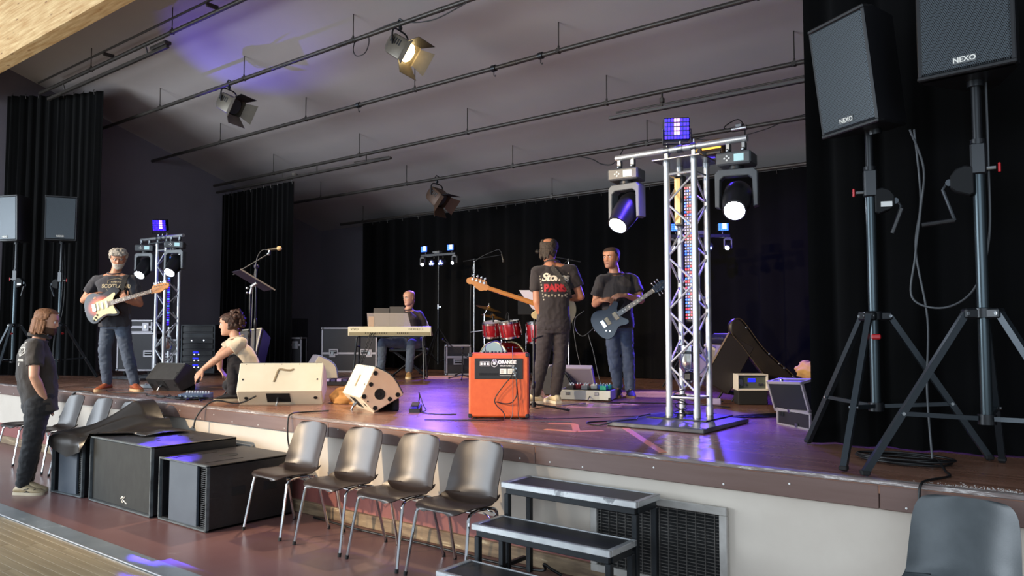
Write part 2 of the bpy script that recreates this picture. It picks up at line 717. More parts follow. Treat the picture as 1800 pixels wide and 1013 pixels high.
curtain('stage_curtain', 'wide black velvet curtain closing off the back of the stage', [(-12.3, 6.6), (-1.0, 6.6), (2.2, 6.55)], 0.81, 3.79, 0.42, 0.03, 2)
curtain('stage_curtain', 'black velvet side curtain behind the left pair of loudspeakers', [(-14.63, 0.76), (-13.9, 1.32), (-13.05, 1.62)], 0.81, 5.52, 0.16, 0.05, 5)
curtain('stage_curtain', 'black velvet wing curtain hanging halfway back against the left grey wall', [(-14.0, 4.42), (-11.66, 4.4)], 0.81, 4.27, 0.16, 0.045, 9)
curtain('stage_curtain', 'black velvet side curtain behind the right pair of loudspeaker stands', [(-1.56, 1.10), (0.2, 1.28), (2.4, 1.32)], 0.81, 5.45, 0.34, 0.055, 12)

# lighting pipes with ceiling rods
RODX = [-12.29, -9.87, -7.46, -5.06, -2.66, -0.26]
PN = ['nearest the stage front', 'carrying the lit lamp, second from the front', 'third from the stage front', 'fourth from the stage front',
      'fifth from the stage front', 'at the very back, carrying the wide back curtain']
PZ = [5.57, 5.22, 4.86, 4.49, 4.17, 3.83]
PE = [-14.2, -14.68, -14.68, -14.3, -14.3, -13.0]
for i in range(6):
    y = 1.1 * (i + 1)
    t = thing('lighting_pipe', 'black ceiling pipe on thin rods, ' + PN[i], 'pipe', (PE[i], y, PZ[i]), 0)
    L = XR - PE[i]
    mb = MB().cyl((0, 0, 0), (L, 0, 0), 0.028, n=12)
    mb.obj('pipe', M_pipe, t)
    for x in RODX:
        xx = x - PE[i]
        MB().cyl((xx, 0, 0), (xx, 0, ceil_z(y) - PZ[i] + 0.01), 0.007, n=8).obj('rod', M_pipe, t)
        MB().cyl((xx, -.028, 0), (xx, .028, 0), 0.03, n=12).cyl((xx, 0, .02), (xx, 0, .06), .013, n=8).obj('pipe_clamp', M_pipe, t)
    for x in (-10.9, -6.2, -3.9):
        xx = x - PE[i] + i * 0.21
        MB().cyl((xx, 0, 0), (xx + .09, 0, 0), 0.031, n=12).obj('coupler', M_pipe, t)
# second pipe right above the first, black curtain tracks under pipes
t = thing('curtain_track', 'black curtain track under the front pipe, above the left side curtain', 'track', (-13.9, 1.14, 5.43))
MB().box((1.9, 0, 0), (3.9, 0.05, 0.045), bev=.006).obj('rail', M_pipe, t)
MB().box((3.65, 0, 0.05), (0.42, 0.10, 0.05), bev=.008).obj('pulley_box', M_pipe, t)
MB().cyl((0.6, 0, 0), (0.6, -0.04, 0.14), 0.012).obj('bracket', M_pipe, t)
MB().cyl((3.3, 0, 0), (3.3, -0.04, 0.14), 0.012).obj('bracket', M_pipe, t)
t = thing('curtain_track', 'black curtain track above the halfway wing curtain on the left', 'track', (-14.2, 4.4, 4.34))
MB().box((2.55, 0, 0), (5.1, 0.05, 0.04), bev=.006).obj('rail', M_pipe, t)
for x in (2.2, 3.2, 4.5):
    MB().cyl((x, 0, 0), (x, 0, 0.15), 0.012).obj('bracket', M_pipe, t)
MB().cyl((4.2, 0, .05), (5.05, 0, .03), .008).obj('pull_rod', M_pipe, t)
t = thing('curtain_track', 'grey curtain track under the fourth pipe, running behind the right curtain', 'track', (-5.02, 4.4, 4.28))
MB().box((2.4, 0, 0), (4.8, 0.06, 0.04), bev=.006).obj('rail', mat('track_grey', '#5b5856', .5, .5), t)
MB().tube([(0.1, 0, .06), (1.2, 0, .045), (4.8, 0, .05)], .012).obj('pull_rod', M_pipe, t)
MB().cyl((0.75, 0, 0), (0.75, 0, 0.21), 0.012).box((.75, 0, .1), (.05, .05, .06), bev=.006).obj('bracket', M_pipe, t)
t = thing('lighting_pipe', 'second thin black pipe lying close above the front ceiling pipe', 'pipe', (-14.0, 1.0, 5.68))
MB().cyl((0, 0, 0), (16, 0, 0), 0.016, n=10).obj('pipe', M_pipe, t)
for x in (2.4, 5.2, 8.0):
    MB().box((x, 0.05, -.05), (.04, .16, .05), bev=.006).obj('pipe_clamp', M_pipe, t)

# smoke detector
z = ceil_z(5.9)
t = thing('smoke_detector', 'small round grey smoke detector on the ceiling left of centre', 'detector', (-12.6, 5.1, ceil_z(5.1)))
MB().lathe([(0.06, 0.01), (0.06, -.02), (0.045, -.045), (0.02, -.05)], n=16).obj('housing', mat('detector_grey', '#8d867e', .6), t)


# floor-level ventilation grilles in the stage front
def grille(label, x0, x1, z0, z1, nx, nz, fr=0.045):
    t = thing('vent_grille', label, 'grille', ((x0 + x1) / 2, 0.026, z0))
    w, h = x1 - x0, z1 - z0
    f = MB()
    f.box((0, -.012, fr / 2), (w, .03, fr), bev=.004).box((0, -.012, h - fr / 2), (w, .03, fr), bev=.004)
    f.box((-w / 2 + fr / 2, -.012, h / 2), (fr, .028, h - 2 * fr), bev=.003).box((w / 2 - fr / 2, -.012, h / 2), (fr, .028, h - 2 * fr), bev=.003)
    f.obj('frame', mat('grille_frame', '#a9a59e', .5, .3, c2='#c6c3bd', scale=9), t)
    MB().box((0, .004, h / 2), (w - fr, .004, h - fr)).obj('backing', M_blackmatte, t)
    iw, ih = w - 2 * fr, h - 2 * fr
    mm = mat('grille_slat', '#5a5753', .5, .3)
    a = MB().box((0, 0, 0), (iw, .010, .004)).obj('slat', mm, t)
    b = MB().box((0, 0, 0), (.004, .006, ih)).obj('mullion', mm, t)
    for k in range(nz):
        o = a if k == 0 else a.copy()
        if k:
            COL.objects.link(o)
        o.location = (0, -.008, fr + ih * (k + .5) / nz)
        o.rotation_euler = (0, 0, 0)
    for k in range(nx):
        o = b if k == 0 else b.copy()
        if k:
            COL.objects.link(o)
        o.location = (-iw / 2 + iw * (k + .5) / nx, -.016, h / 2)
    return t


grille('large metal ventilation grille in the stage front behind the portable steps', -2.58, -1.70, 0.06, 0.56, 14, 22)
grille('small ventilation grille in the stage front behind the low black subwoofer', -6.95, -6.2, 0.36, 0.50, 16, 4, .025)

# radiator on the left wall near the back
t = thing('radiator', 'dark panel radiator on the grey side wall left of the keyboard player', 'radiator', (-14.62, 6.2, 1.0))
MB().box((0, 0, 0.45), (.05, 1.6, .75), bev=.01).obj('panel', mat('radiator_dark', '#37343a', .6), t)
for k in range(26):
    MB().box((.03, -.76 + k * .061, .45), (.02, .03, .72), bev=.006).obj('fin', MATS['radiator_dark'], t)
MB().cyl((.0, -.7, -.2), (.0, -.7, .1), .016).cyl((.0, .7, -.2), (.0, .7, .1), .016).obj('radiator_foot', M_steel, t)
MB().cyl((.03, -.85, -.2), (.03, -.85, .8), .014).ell((.04, -.85, .82), .035).obj('valve', M_steel, t)


# ================================================================== stage lamps on the pipes
M_lampgrey = mat('lamp_grey', '#7d7568', 0.45, 0.35, c2='#6a6358', scale=6)
M_lampblack = mat('lamp_black', '#1d1c20', 0.5)
M_warmglow = mat('warm_lamp_glow', '#fff0c8', 0.4, emit='#ffdf9c', estr=22)
M_deadlens = mat('lamp_lens', '#40464c', 0.15)


def profile_lamp(label, loc, rz, tilt, lit, body=M_lampgrey):
    t = thing('stage_lamp', label, 'lamp', loc, rz)
    # hook clamp and yoke
    MB().tube([(0, 0, -.02), (0, .04, 0.03), (0, .01, .06), (0, -.035, .03)], .012, 8).cyl((0, 0, -.02), (0, 0, -.10), .012).box((0, 0, -.05), (.05, .03, .04), bev=.006).obj('hook_clamp', M_darkmetal, t)
    MB().tube(spline([(-.17, 0, -.30), (-.17, 0, -.16), (-.12, 0, -.10), (0, 0, -.09), (.12, 0, -.10), (.17, 0, -.16), (.17, 0, -.30)], 4), .011, 8).obj('yoke', M_lampblack, t)
    M = Matrix.Rotation(R(-tilt), 3, 'X')
    c = Vector((0, 0, -.30))

    def W(p):
        return c + M @ Vector(p)
    mb = MB()
    # body: box tapering back, open at the front (front is -Y)
    prof = [(-.16, .150, .125), (-.13, .155, .13), (.06, .15, .125), (.12, .12, .10), (.16, .08, .075)]
    rs = []
    for y, w, h in prof:
        rs.append([W((a, y, b)) for a, b in rrect(2 * w, 2 * h, .03, 2)])
    mb.rings(rs, caps=False)
    mb.f.append([len(mb.v) - 12 + i for i in range(12)][::-1])
    mb.mi.append(0)
    mb.obj('housing', body, t, 30)
    v = MB()
    for k in range(5):
        for s in (-1, 1):
            v.box(W((s * .155, -.08 + k * .035, .05)), (.006, .014, .07), M)
    v.obj('vent_slots', M_lampblack, t)
    MB().cyl(W((0, -.13, 0)), W((0, -.12, 0)), .115, n=24).obj('lens', M_warmglow if lit else M_deadlens, t)
    for i, (a, ax) in enumerate(((35, 'T'), (40, 'B'), (35, 'L'), (35, 'R'))):
        s, cc = math.sin(R(a)), math.cos(R(a))
        ln = .17
        if ax in 'TB':
            sg = 1 if ax == 'T' else -1
            q = [(-.14, -.16, sg * .125), (.14, -.16, sg * .125), (.18, -.16 - ln * cc, sg * (.125 + ln * s)), (-.18, -.16 - ln * cc, sg * (.125 + ln * s))]
        else:
            sg = 1 if ax == 'R' else -1
            q = [(sg * .15, -.16, -.11), (sg * .15, -.16, .11), (sg * (.15 + ln * s), -.16 - ln * cc, .15), (sg * (.15 + ln * s), -.16 - ln * cc, -.15)]
        P = [W(p) for p in q]
        n = (P[1] - P[0]).cross(P[2] - P[0]).normalized() * .003
        MB().rings([[p - n for p in P], [p + n for p in P]]).obj('barn_door', body if ax != 'T' else M_lampblack, t, 0)
    MB().cyl(W((.15, 0, 0)), W((.20, 0, 0)), .022, n=10).box(W((.205, 0, .03)), (.02, .02, .09), bev=.006).obj('tilt_knob', M_lampblack, t)
    return t, W((0, -.10, 0))


LOC = (-6.6, 2.2, 5.22)
profile_lamp('lit metal theatre lamp with barn doors on the second ceiling pipe, glowing warm', LOC, R(103), -34, True)
spot('stage_lamp_beam', (-6.63, 2.02, 4.66), (-6.2, 1.4, .8), 700, WARM, 80, .8, .1)
profile_lamp('unlit grey theatre lamp on the second pipe, before a blue patch of ceiling', (-10.25, 2.2, 5.22), R(108), -28, False)
profile_lamp('dark theatre lamp with one orange barn door on the fifth ceiling pipe', (-9.12, 5.5, 4.17), R(98), -40, False, mat('lamp_brown', '#5a4436', .5, .3))

# ================================================================== speaker stands and loudspeakers
M_poleblack = mat('stand_black', '#1b1d20', 0.3, 0.3)
M_polegrey = mat('stand_steel', '#3e474b', 0.28, 0.75)
M_leggrey = mat('stand_leg_steel', '#343a3f', 0.32, 0.55)


def crank_stand(label, loc, rz, legang, zhead, crank_rz, crank_z=1.53, hout=False):
    """loc at floor centre; heights are above the floor"""
    t = thing('speaker_stand', label, 'speaker stand', loc, rz, None)
    MB().cyl((0, 0, .27), (0, 0, 1.58), .0275, n=16).obj('outer_tube', M_polegrey, t)
    MB().cyl((0, 0, 1.55), (0, 0, zhead), .0225, n=16).obj('inner_tube', M_poleblack, t)
    hub = MB().lathe([(.03, -.02), (.05, -.02), (.05, .025), (.03, .03)], (0, 0, .82), n=18)
    for a in legang:
        hub.box((.062 * math.cos(R(a)), .062 * math.sin(R(a)), .82), (.07, .06, .05), R(a), bev=.008)
    hub.obj('hub', M_poleblack, t)
    low = MB().lathe([(.029, -.03), (.042, -.03), (.042, .02), (.029, .02)], (0, 0, .30), n=16)
    low.obj('lower_collar', M_poleblack, t)
    for a in legang:
        c, s = math.cos(R(a)), math.sin(R(a))
        A, B = Vector((.085 * c, .085 * s, .82)), Vector((.595 * c, .595 * s, .012))
        d = (B - A).normalized()
        side = Vector((-s, c, 0))
        up = side.cross(d)
        lg = MB()
        w, h = .016, .016
        lg.rings([[p + side * x * w + up * y * h for x, y in ((-1, -1), (1, -1), (1, 1), (-1, 1))] for p in (A, B)])
        leg = lg.obj('leg', M_leggrey, t, 0)
        MB().box(B - d * .012 + Vector((0, 0, 0)), (.042, .042, .024), R(a), bev=.005).obj('rubber_foot', M_rubber, leg)
        mid = A.lerp(B, .62)
        b0 = Vector((.045 * c, .045 * s, .30))
        side2 = side * .011
        br = MB()
        dd = (mid - b0).normalized()
        u2 = side.cross(dd) * .011
        br.rings([[p + side2 * x + u2 * y for x, y in ((-1, -1), (1, -1), (1, 1), (-1, 1))] for p in (b0, mid)])
        br.obj('brace', M_leggrey, t, 0)
        MB().cyl(mid - side * .024, mid + side * .024, .009, n=10).cyl(A - side * .03, A + side * .03, .009, n=10).obj('bolt', M_steel, leg)
    # winch
    c, s = math.cos(crank_rz), math.sin(crank_rz)
    ux, uy = Vector((c, s, 0)), Vector((-s, c, 0))
    z = crank_z
    poly = [(0.02, -.075), (.04, -.085), (.105, -.06), (.125, -.04), (.125, .02), (.10, .055), (.06, .07), (.02, .06)]
    MB().prism(poly, Vector((0, 0, z)) - uy * .035, ux, Vector((0, 0, 1)), .07, .006).obj('winch', mat('winch_black', '#101113', .6, spec=.25), t, 30)
    MB().box(Vector((0, 0, z + .10)), (.07, .07, .16), crank_rz, bev=.008).cyl((0, 0, z + .12), (0, 0, z + .2), .034).obj('winch_bracket', M_poleblack, t)
    MB().box(ux * .08 - uy * .037 + Vector((0, 0, z - .03)), (.06, .004, .03), crank_rz).obj('rating_label', M_white, t)
    e = ux * .14 + Vector((0, 0, z - .01))
    cr = MB().tube([e - ux * .02, e, e + Vector((0, 0, -.03)) + ux * .02, e + Vector((0, 0, -.19)) - ux * .03 - uy * .02], .009, 8)
    cr.cyl(e - uy * .02 - ux * .01, e + uy * .02 - ux * .01, .018, n=10)
    ck = cr.obj('crank', M_darkmetal, t)
    g = e + Vector((0, 0, -.19)) - ux * .03 - uy * .02
    hv = ux * .15 + Vector((0, 0, -.015)) if hout else ux * .05 + Vector((0, 0, .14)) - uy * .02
    MB().cyl(g, g + hv, .013, n=10).obj('crank_handle', M_blackplastic, ck)
    MB().cyl(-ux * .03 + Vector((0, 0, z + .05)), -ux * .075 + Vector((0, 0, z + .05)), .01, n=8).obj('pin', M_steel, t)
    MB().box(-ux * .09 + Vector((0, 0, z + .05)), (.012, .016, .05), crank_rz, bev=.004).obj('locking_knob', M_red, t)
    MB().cyl((0, 0, .70), uy * -.07 + Vector((0, 0, .70)), .009).box(uy * -.075 + Vector((0, 0, .70)), (.05, .018, .03), crank_rz, bev=.006).obj('leg_lock', M_red, t)
    MB().lathe([(.024, 0), (.04, .01), (.04, .02), (.018, .03), (.017, .12)], (0, 0, zhead), n=16).obj('spigot', M_poleblack, t)
    return t


def perforated(name, c_metal, c_hole, sc):
    m = bpy.data.materials.new(name)
    m.use_nodes = True
    nt = m.node_tree
    b = nt.nodes['Principled BSDF']
    b.inputs['Roughness'].default_value = 0.35
    b.inputs['Metallic'].default_value = 0.35
    tc = nt.nodes.new('ShaderNodeTexCoord')
    sep = nt.nodes.new('ShaderNodeSeparateXYZ')
    nt.links.new(tc.outputs['Object'], sep.inputs[0])

    def mth(op, a, bb=None):
        n = nt.nodes.new('ShaderNodeMath')
        n.operation = op
        for i, q in enumerate((a, bb)):
            if q is None:
                continue
            if isinstance(q, (int, float)):
                n.inputs[i].default_value = q
            else:
                nt.links.new(q, n.inputs[i])
        return n.outputs[0]
    # staggered holes on the front face (object x and z)
    zz = mth('MULTIPLY', sep.outputs[2], sc * 1.1547)
    row = mth('FLOOR', zz)
    fz = mth('SUBTRACT', mth('FRACT', zz), 0.5)
    xx = mth('ADD', mth('MULTIPLY', sep.outputs[0], sc), mth('MULTIPLY', row, 0.5))
    fx = mth('SUBTRACT', mth('FRACT', xx), 0.5)
    d = mth('SQRT', mth('ADD', mth('MULTIPLY', fx, fx), mth('MULTIPLY', mth('MULTIPLY', fz, fz), 0.75)))
    mr = nt.nodes.new('ShaderNodeMapRange')
    mr.inputs['From Min'].default_value = 0.33
    mr.inputs['From Max'].default_value = 0.39
    nt.links.new(d, mr.inputs['Value'])
    mx = nt.nodes.new('ShaderNodeMix')
    mx.data_type = 'RGBA'
    nt.links.new(mr.outputs[0], mx.inputs['Factor'])
    mx.inputs['A'].default_value = lin(c_hole)
    mx.inputs['B'].default_value = lin(c_metal)
    nt.links.new(mx.outputs['Result'], b.inputs['Base Color'])
    return m


M_grill = perforated('perforated_grille', '#4f575d', '#0b0c0d', 105)


def loudspeaker(label, loc, rz, tilt, w=.43, h=.68, d=.36, badge=True):
    """loc: bottom centre of the cabinet over the pole"""
    t = thing('loudspeaker', label, 'loudspeaker', loc, rz)
    t.rotation_euler = (R(tilt), 0, rz)
    poly = [(-w / 2, -d / 2), (w / 2, -d / 2), (w / 2, -d * .30), (w * .17, d / 2), (-w * .17, d / 2), (-w / 2, -d * .30)]
    MB().prism(poly, (0, 0, h), (1, 0, 0), (0, 1, 0), h, .012).obj('cabinet', M_blackplastic, t, 30)
    MB().box((0, -d / 2 - .006, h / 2), (w - .035, .022, h - .05), bev=.008).obj('grille', M_grill, t, 30)
    MB().box((-w / 2 + .012, -d / 2 - .002, h / 2), (.024, .016, h - .012), bev=.005).box((w / 2 - .012, -d / 2 - .002, h / 2), (.024, .016, h - .012), bev=.005).obj('grille_edge', M_blackplastic, t)
    MB().box((0, -d / 2 + .01, .012), (w + .004, .05, .024), bev=.006).box((0, -d / 2 + .01, h - .012), (w + .004, .05, .024), bev=.006).obj('bumper', M_black, t)
    MB().cyl((0, 0, -.03), (0, 0, .0), .04, n=16).obj('pole_socket', M_poleblack, t)
    if badge:
        bd = MB().box((0, -d / 2 - .019, .065), (.105, .004, .038), bev=.001).obj('badge', mat('badge_grey', '#55585a', .5), t)
        text_mb('NEXO', .036, (0, -d / 2 - .0215, .065), (1, 0, 0), (0, 0, 1), bold=.001).obj('lettering', M_print, bd, 0)
    return t


# right pair
crank_stand('left of the two crank-up speaker stands at the right curtain, crank on its right', (-1.09, .737, DECK_Z), 0, (146, 267, 27), 1.93, R(20), 1.50)
loudspeaker('black loudspeaker tilted down towards the hall on the left stand of the right pair', (-1.06, .737, 2.72), R(-32), 8, h=.665)
crank_stand('black crank-up speaker stand nearest the camera, its crank sticking out to the left', (-.5, .38, DECK_Z), 0, (212, 90, -30), 1.97, R(188), 1.50, True)
loudspeaker('black loudspeaker facing straight out above the nearest stand, cut by the picture edge', (-.5, .38, 2.80), R(-6), 0)
# left pair
crank_stand('black crank-up speaker stand at the far left edge of the stage', (-12.83, .36, DECK_Z), 0, (200, 320, 80), 2.03, R(35), 1.46)
loudspeaker('loudspeaker at the far left whose grille shines pale blue', (-12.83, .36, 2.86), R(22), 2)
crank_stand('black crank-up speaker stand behind the bearded floor man, its crank on the left', (-12.62, .90, DECK_Z), 0, (215, 335, 95), 2.07, R(215), 1.46)
loudspeaker('dark loudspeaker on the second stand from the left, behind the man on the hall floor', (-12.62, .90, 2.90), R(60), 0)

# cables of the stands
cable('speaker_cable', [(-.85, .62, 2.66), (-.80, .70, 2.45), (-.83, .75, 2.22), (-.86, .72, 1.95), (-.88, .72, 1.72), (-.72, .68, 1.66), (-.55, .50, 1.75), (-.47, .43, 2.0), (-.46, .42, 2.4), (-.46, .43, 2.8)], .006, M_cablegrey, 'grey speaker cable hanging in a long loop beside the nearest speaker stand')
cable('speaker_cable', [(-.86, .80, 2.70), (-.84, .82, 2.3), (-.87, .80, 2.0), (-.82, .80, 1.6), (-.83, .78, 1.2), (-.80, .70, .815)], .006, M_cablegrey, 'dark cable hanging straight down between the two right speaker stands to the coil')
rn = random.Random(11)
co = []
for i in range(60):
    a = i * 2 * PI / 12
    rr = .17 + .03 * math.sin(i * .7) + rn.uniform(-.012, .012)
    co.append((-.93 + rr * 1.25 * math.cos(a) + .012 * math.sin(i), .66 + rr * math.sin(a) * .85, .808 + .0016 * i * .35))
co += [(-.70, .45, .808), (-.66, .30, .808), (-.72, .12, .81), (-.735, -.01, .806), (-.74, -.03, .72), (-.73, -.10, .55)]
cable('cable_coil', co, .0065, M_cable, 'coil of black cable lying on the stage between the right speaker stand legs', k=3)
for i, (x0, z0) in enumerate(((-12.55, 2.85), (-12.52, 2.85))):
    cable('speaker_cable', [(x0 - .1, .92 + .02 * i, z0), (x0 + .05 * i, .9, 2.3), (x0 - .02 + .06 * i, .88, 1.8), (x0 - .14, .86, 1.45), (x0 - .1, .84, 1.1), (x0 - .05, .9, .81)], .006, M_cable,
          ('thin black cable hanging from the dark left loudspeaker', 'second black cable looping down beside the dark left loudspeaker')[i])


# ================================================================== box trusses with moving heads
M_beamglow = mat('moving_head_glow', '#ffffff', 0.3, emit='#e4efff', estr=45)
M_headgrey = mat('moving_head_grey', '#5c5f62', 0.4, c2='#4e5154', scale=4)
M_headblack = mat('moving_head_black', '#17171c', 0.4)
M_lcd = mat('lcd_screen', '#9fc4c8', .3, emit='#a9cfd2', estr=.6)
M_ledblue = mat('led_blue', '#2a12ff', .3, emit='#2a10ff', estr=2.6)
M_ledhot = mat('led_pink_white', '#f6c8ff', .3, emit='#e0a0ff', estr=2.6)
M_ledviolet = mat('led_violet', '#3a18e0', .3, emit='#3a14f0', estr=3)
POOL = (.92, .90, 1.0)
M_ledred = mat('led_red', '#e04a5c', .3, emit='#ff4060', estr=1.0)
M_ledcool = mat('led_cool_blue', '#3a6cff', .3, emit='#3568ff', estr=3)


def moving_head(label, loc, rz, pan, tilt, scale=1.0, parent=None, body=M_headgrey):
    """hangs below loc; pan/tilt aim the beam; returns the world lens position and direction"""
    if parent is None:
        t = thing('moving_head_light', label, 'stage light', loc, rz)
    else:
        t = parent
    k = scale
    MB().box((-.06 * k, 0, -.02 * k), (.035 * k, .05 * k, .06 * k), bev=.006).box((.06 * k, 0, -.02 * k), (.035 * k, .05 * k, .06 * k), bev=.006).cyl((-.06 * k, 0, -.02 * k), (-.06 * k, 0, -.075 * k), .012 * k).cyl((.06 * k, 0, -.02 * k), (.06 * k, 0, -.075 * k), .012 * k).ell((-.06 * k, -.03 * k, -.05 * k), .016 * k).ell((.06 * k, -.03 * k, -.05 * k), .016 * k).obj('clamp', M_steel, t)
    MB().box((0, 0, -.125 * k), (.27 * k, .20 * k, .10 * k), bev=.012 * k).obj('base', body, t)
    MB().box((.045 * k, -.101 * k, -.125 * k), (.075 * k, .004, .055 * k)).obj('display', M_lcd, t)
    bt = MB()
    for dx, dz in ((-.03, 0), (-.065, 0), (-.047, .016), (-.047, -.016)):
        bt.cyl(((dx) * k, -.1 * k, (-.125 + dz) * k), (dx * k, -.104 * k, (-.125 + dz) * k), .008 * k, n=8)
    bt.obj('buttons', M_white, t)
    Mp = Matrix.Rotation(pan, 3, 'Z')
    org = Vector((0, 0, -.19 * k))
    MB().cyl((0, 0, -.17 * k), (0, 0, -.20 * k), .06 * k, n=18).obj('pan_bearing', M_headblack, t)

    def W(p):
        return org + Mp @ (Vector(p) * k)
    for_y = []
    out = [(-.16, -.30), (-.16, -.04), (-.13, -.01), (.13, -.01), (.16, -.04), (.16, -.30), (.125, -.31), (.12, -.09), (.09, -.065), (-.09, -.065), (-.12, -.09), (-.125, -.31)]
    MB().prism([(a, b) for a, b in out][::-1], W((0, -.05, 0)), Mp @ Vector((k, 0, 0)), Vector((0, 0, k)), .10, .006).obj('yoke', body, t, 30)
    Mt = Mp @ Matrix.Rotation(tilt, 3, 'X')
    c = W((0, 0, -.24))

    def H(p):
        return c + Mt @ (Vector(p) * k)
    dirn = (Mt @ Vector((0, -1, 0))).normalized()
    MB().lathe([(.03 * k, -.16 * k), (.085 * k, -.15 * k), (.108 * k, -.10 * k), (.112 * k, 0), (.105 * k, .08 * k), (.092 * k, .15 * k), (.09 * k, .19 * k), (.078 * k, .195 * k), (.074 * k, .17 * k)], c, dirn, 24).obj('head', M_headblack, t, 40)
    MB().lathe([(.0, .176 * k), (.04 * k, .182 * k), (.072 * k, .176 * k)], c, dirn, 20).obj('lens', M_beamglow, t)
    wc = Matrix.Rotation(rz, 3, 'Z') @ (c + dirn * .24 * k) + Vector(loc)
    return t, wc, Matrix.Rotation(rz, 3, 'Z') @ dirn


def derby(label, loc, rz, tilt, w=.20, h=.175, hot=(3, 4), cols=8, rows=5, M_base=None, parent=None):
    t = parent or thing('led_effect_light', label, 'stage light', loc, rz)
    M_base = M_base or M_ledblue
    M = Matrix.Rotation(R(-tilt), 3, 'X')
    c = Vector((0, 0, .05 + h / 2))
    MB().tube([(-w / 2 - .012, 0, c.z), (-w / 2 - .012, 0, .01), (w / 2 + .012, 0, .01), (w / 2 + .012, 0, c.z)], .008, 6).obj('bracket', M_headblack, t)
    MB().box(c + M @ Vector((0, .05, 0)), (w + .012, .12, h + .012), M, bev=.01).obj('housing', M_headblack, t)
    mb = MB()
    for i in range(cols):
        for j in range(rows):
            p = c + M @ Vector((-w / 2 + w * (i + .5) / cols, -.014, -h / 2 + h * (j + .5) / rows))
            mb.box(p, (w / cols * .72, .012, h / rows * .70), M, mi=(1 if i in hot and 0 < j < rows else (2 if (i + j) % 3 == 0 else 0)))
    mb.obj('led_lenses', [M_base, M_ledhot, M_ledviolet], t, 0)
    return t


M_ledred2 = M_ledred


def truss_tower(label, loc, rz, bars):
    """310 mm box truss on a steel plate; origin on the floor under its centre"""
    t = thing('truss_tower', label, 'truss', loc, rz)
    MB().box((.02, -.24, .02), (.80, .86, .034), bev=.006).obj('base_board', mat('base_board', '#2e2f33', .35, .2, c2='#55585c', scale=6), t)
    MB().box((0, 0, .043), (.52, .52, .012), bev=.003).obj('base_plate', mat('base_steel', '#34373b', .3, .7), t)
    a = .12
    z0, z1 = .05, 2.12
    cor = [(-a, -a), (a, -a), (a, a), (-a, a)]
    for x, y in cor:
        tb = MB().cyl((x, y, z0), (x, y, z1), .0255, n=16).obj('chord_tube', M_alu, t)
        MB().cyl((x, y, z0), (x, y, z0 + .07), .03, n=16).cyl((x, y, z1 - .03), (x, y, z1 + .02), .03, n=16).obj('coupler', M_alu, tb)
    for f in range(4):
        (x0, y0), (x1, y1) = cor[f], cor[(f + 1) % 4]
        for z in (.20, 2.02):
            MB().cyl((x0, y0, z), (x1, y1, z), .0105, n=8).obj('cross_tube', M_alu, t)
        nb = 8
        for k in range(nb):
            za, zb = .24 + k * 1.76 / nb, .24 + (k + 1) * 1.76 / nb
            p, q = ((x0, y0, za), (x1, y1, zb)) if (k + f) % 2 else ((x1, y1, za), (x0, y0, zb))
            MB().cyl(p, q, .009, n=8).obj('diagonal', M_alu, t)
    MB().box((0, 0, z1 + .01), (.42, .42, .012), bev=.003).obj('top_plate', mat('top_plate', '#8f9296', .3, .8), t)
    # crossbar across the top
    zb = z1 + .10
    MB().cyl((-.60, -.11, zb), (.56, -.11, zb), .026, n=18).obj('crossbar', M_alu, t)
    cl = MB()
    for x in (-.12, .0, .12):
        cl.cyl((x - .022, -.11, zb), (x + .022, -.11, zb), .034, n=14).cyl((x, -.11, zb + .02), (x, -.11, zb + .06), .009)
    for x in (-.12, .12):
        cl.box((x, -.11, zb - .05), (.04, .04, .06), bev=.006)
    cl.obj('half_coupler', M_steel, t)
    return t, zb


TR = (-2.72, 1.74, DECK_Z)
tw, zb = truss_tower('large silver box truss tower on a dark base board at the right of the stage', TR, R(0), None)
zz = DECK_Z + zb - .035
_, p1, d1 = moving_head('lit moving head lamp under the left end of the right truss crossbar', (TR[0] - .50, TR[1] - .11, zz), R(8), R(-14), R(46), 1.0)
_, p2, d2 = moving_head('lit moving head lamp under the right end of the right truss crossbar', (TR[0] + .47, TR[1] - .11, zz), R(6), R(8), R(36), 1.0)
derby('LED effect light glowing violet on top of the right truss', (TR[0] - .03, TR[1] - .11, DECK_Z + zb + .03), R(30), -6)
# inside the right truss: vertical LED bar, yellow-fronted lamp boxes, chrome bucket lamp, cable bundle
t = thing('led_bar', 'upright LED bar with red and blue diodes inside the right truss', 'stage light', (TR[0] + .0, TR[1] + .02, DECK_Z))
MB().box((0, .03, 1.38), (.07, .06, 1.15), bev=.008).obj('housing', M_headblack, t)
mb = MB()
for k in range(44):
    for i in range(3):
        mb.box((-.022 + i * .022, -.004, .84 + k * .025), (.013, .01, .014), mi=rn.choice((0, 1, 2, 2, 2)))
mb.obj('diodes', [M_ledred, M_ledcool, mat('led_pale', '#b8b4d8', .3, emit='#a8a0e0', estr=.35)], t, 0)
MB().cyl((0, .06, 1.9), (0, .12, 1.9), .02).cyl((0, .06, .95), (0, .12, .95), .02).obj('clamp', M_steel, t)
M_amber = mat('amber_lens', '#d8b06a', .3, emit='#ffcf78', estr=.5)
t = thing('strip_lamp', 'tall narrow lamp with a yellow reflector inside the upper right truss', 'stage light', (TR[0] - .085, TR[1] + .03, DECK_Z + 1.62))
MB().box((0, .03, .2), (.085, .06, .42), bev=.008).obj('housing', M_headblack, t)
MB().box((-.012, -.003, .2), (.05, .008, .38), bev=.002).obj('reflector', M_amber, t)
MB().box((0, .08, .38), (.03, .05, .05), bev=.005).obj('clamp', M_steel, t)
t = thing('work_lamp', 'lamp with a bright yellow reflector behind the top of the right truss', 'stage light', (TR[0] + .22, TR[1] + .06, DECK_Z + 2.14))
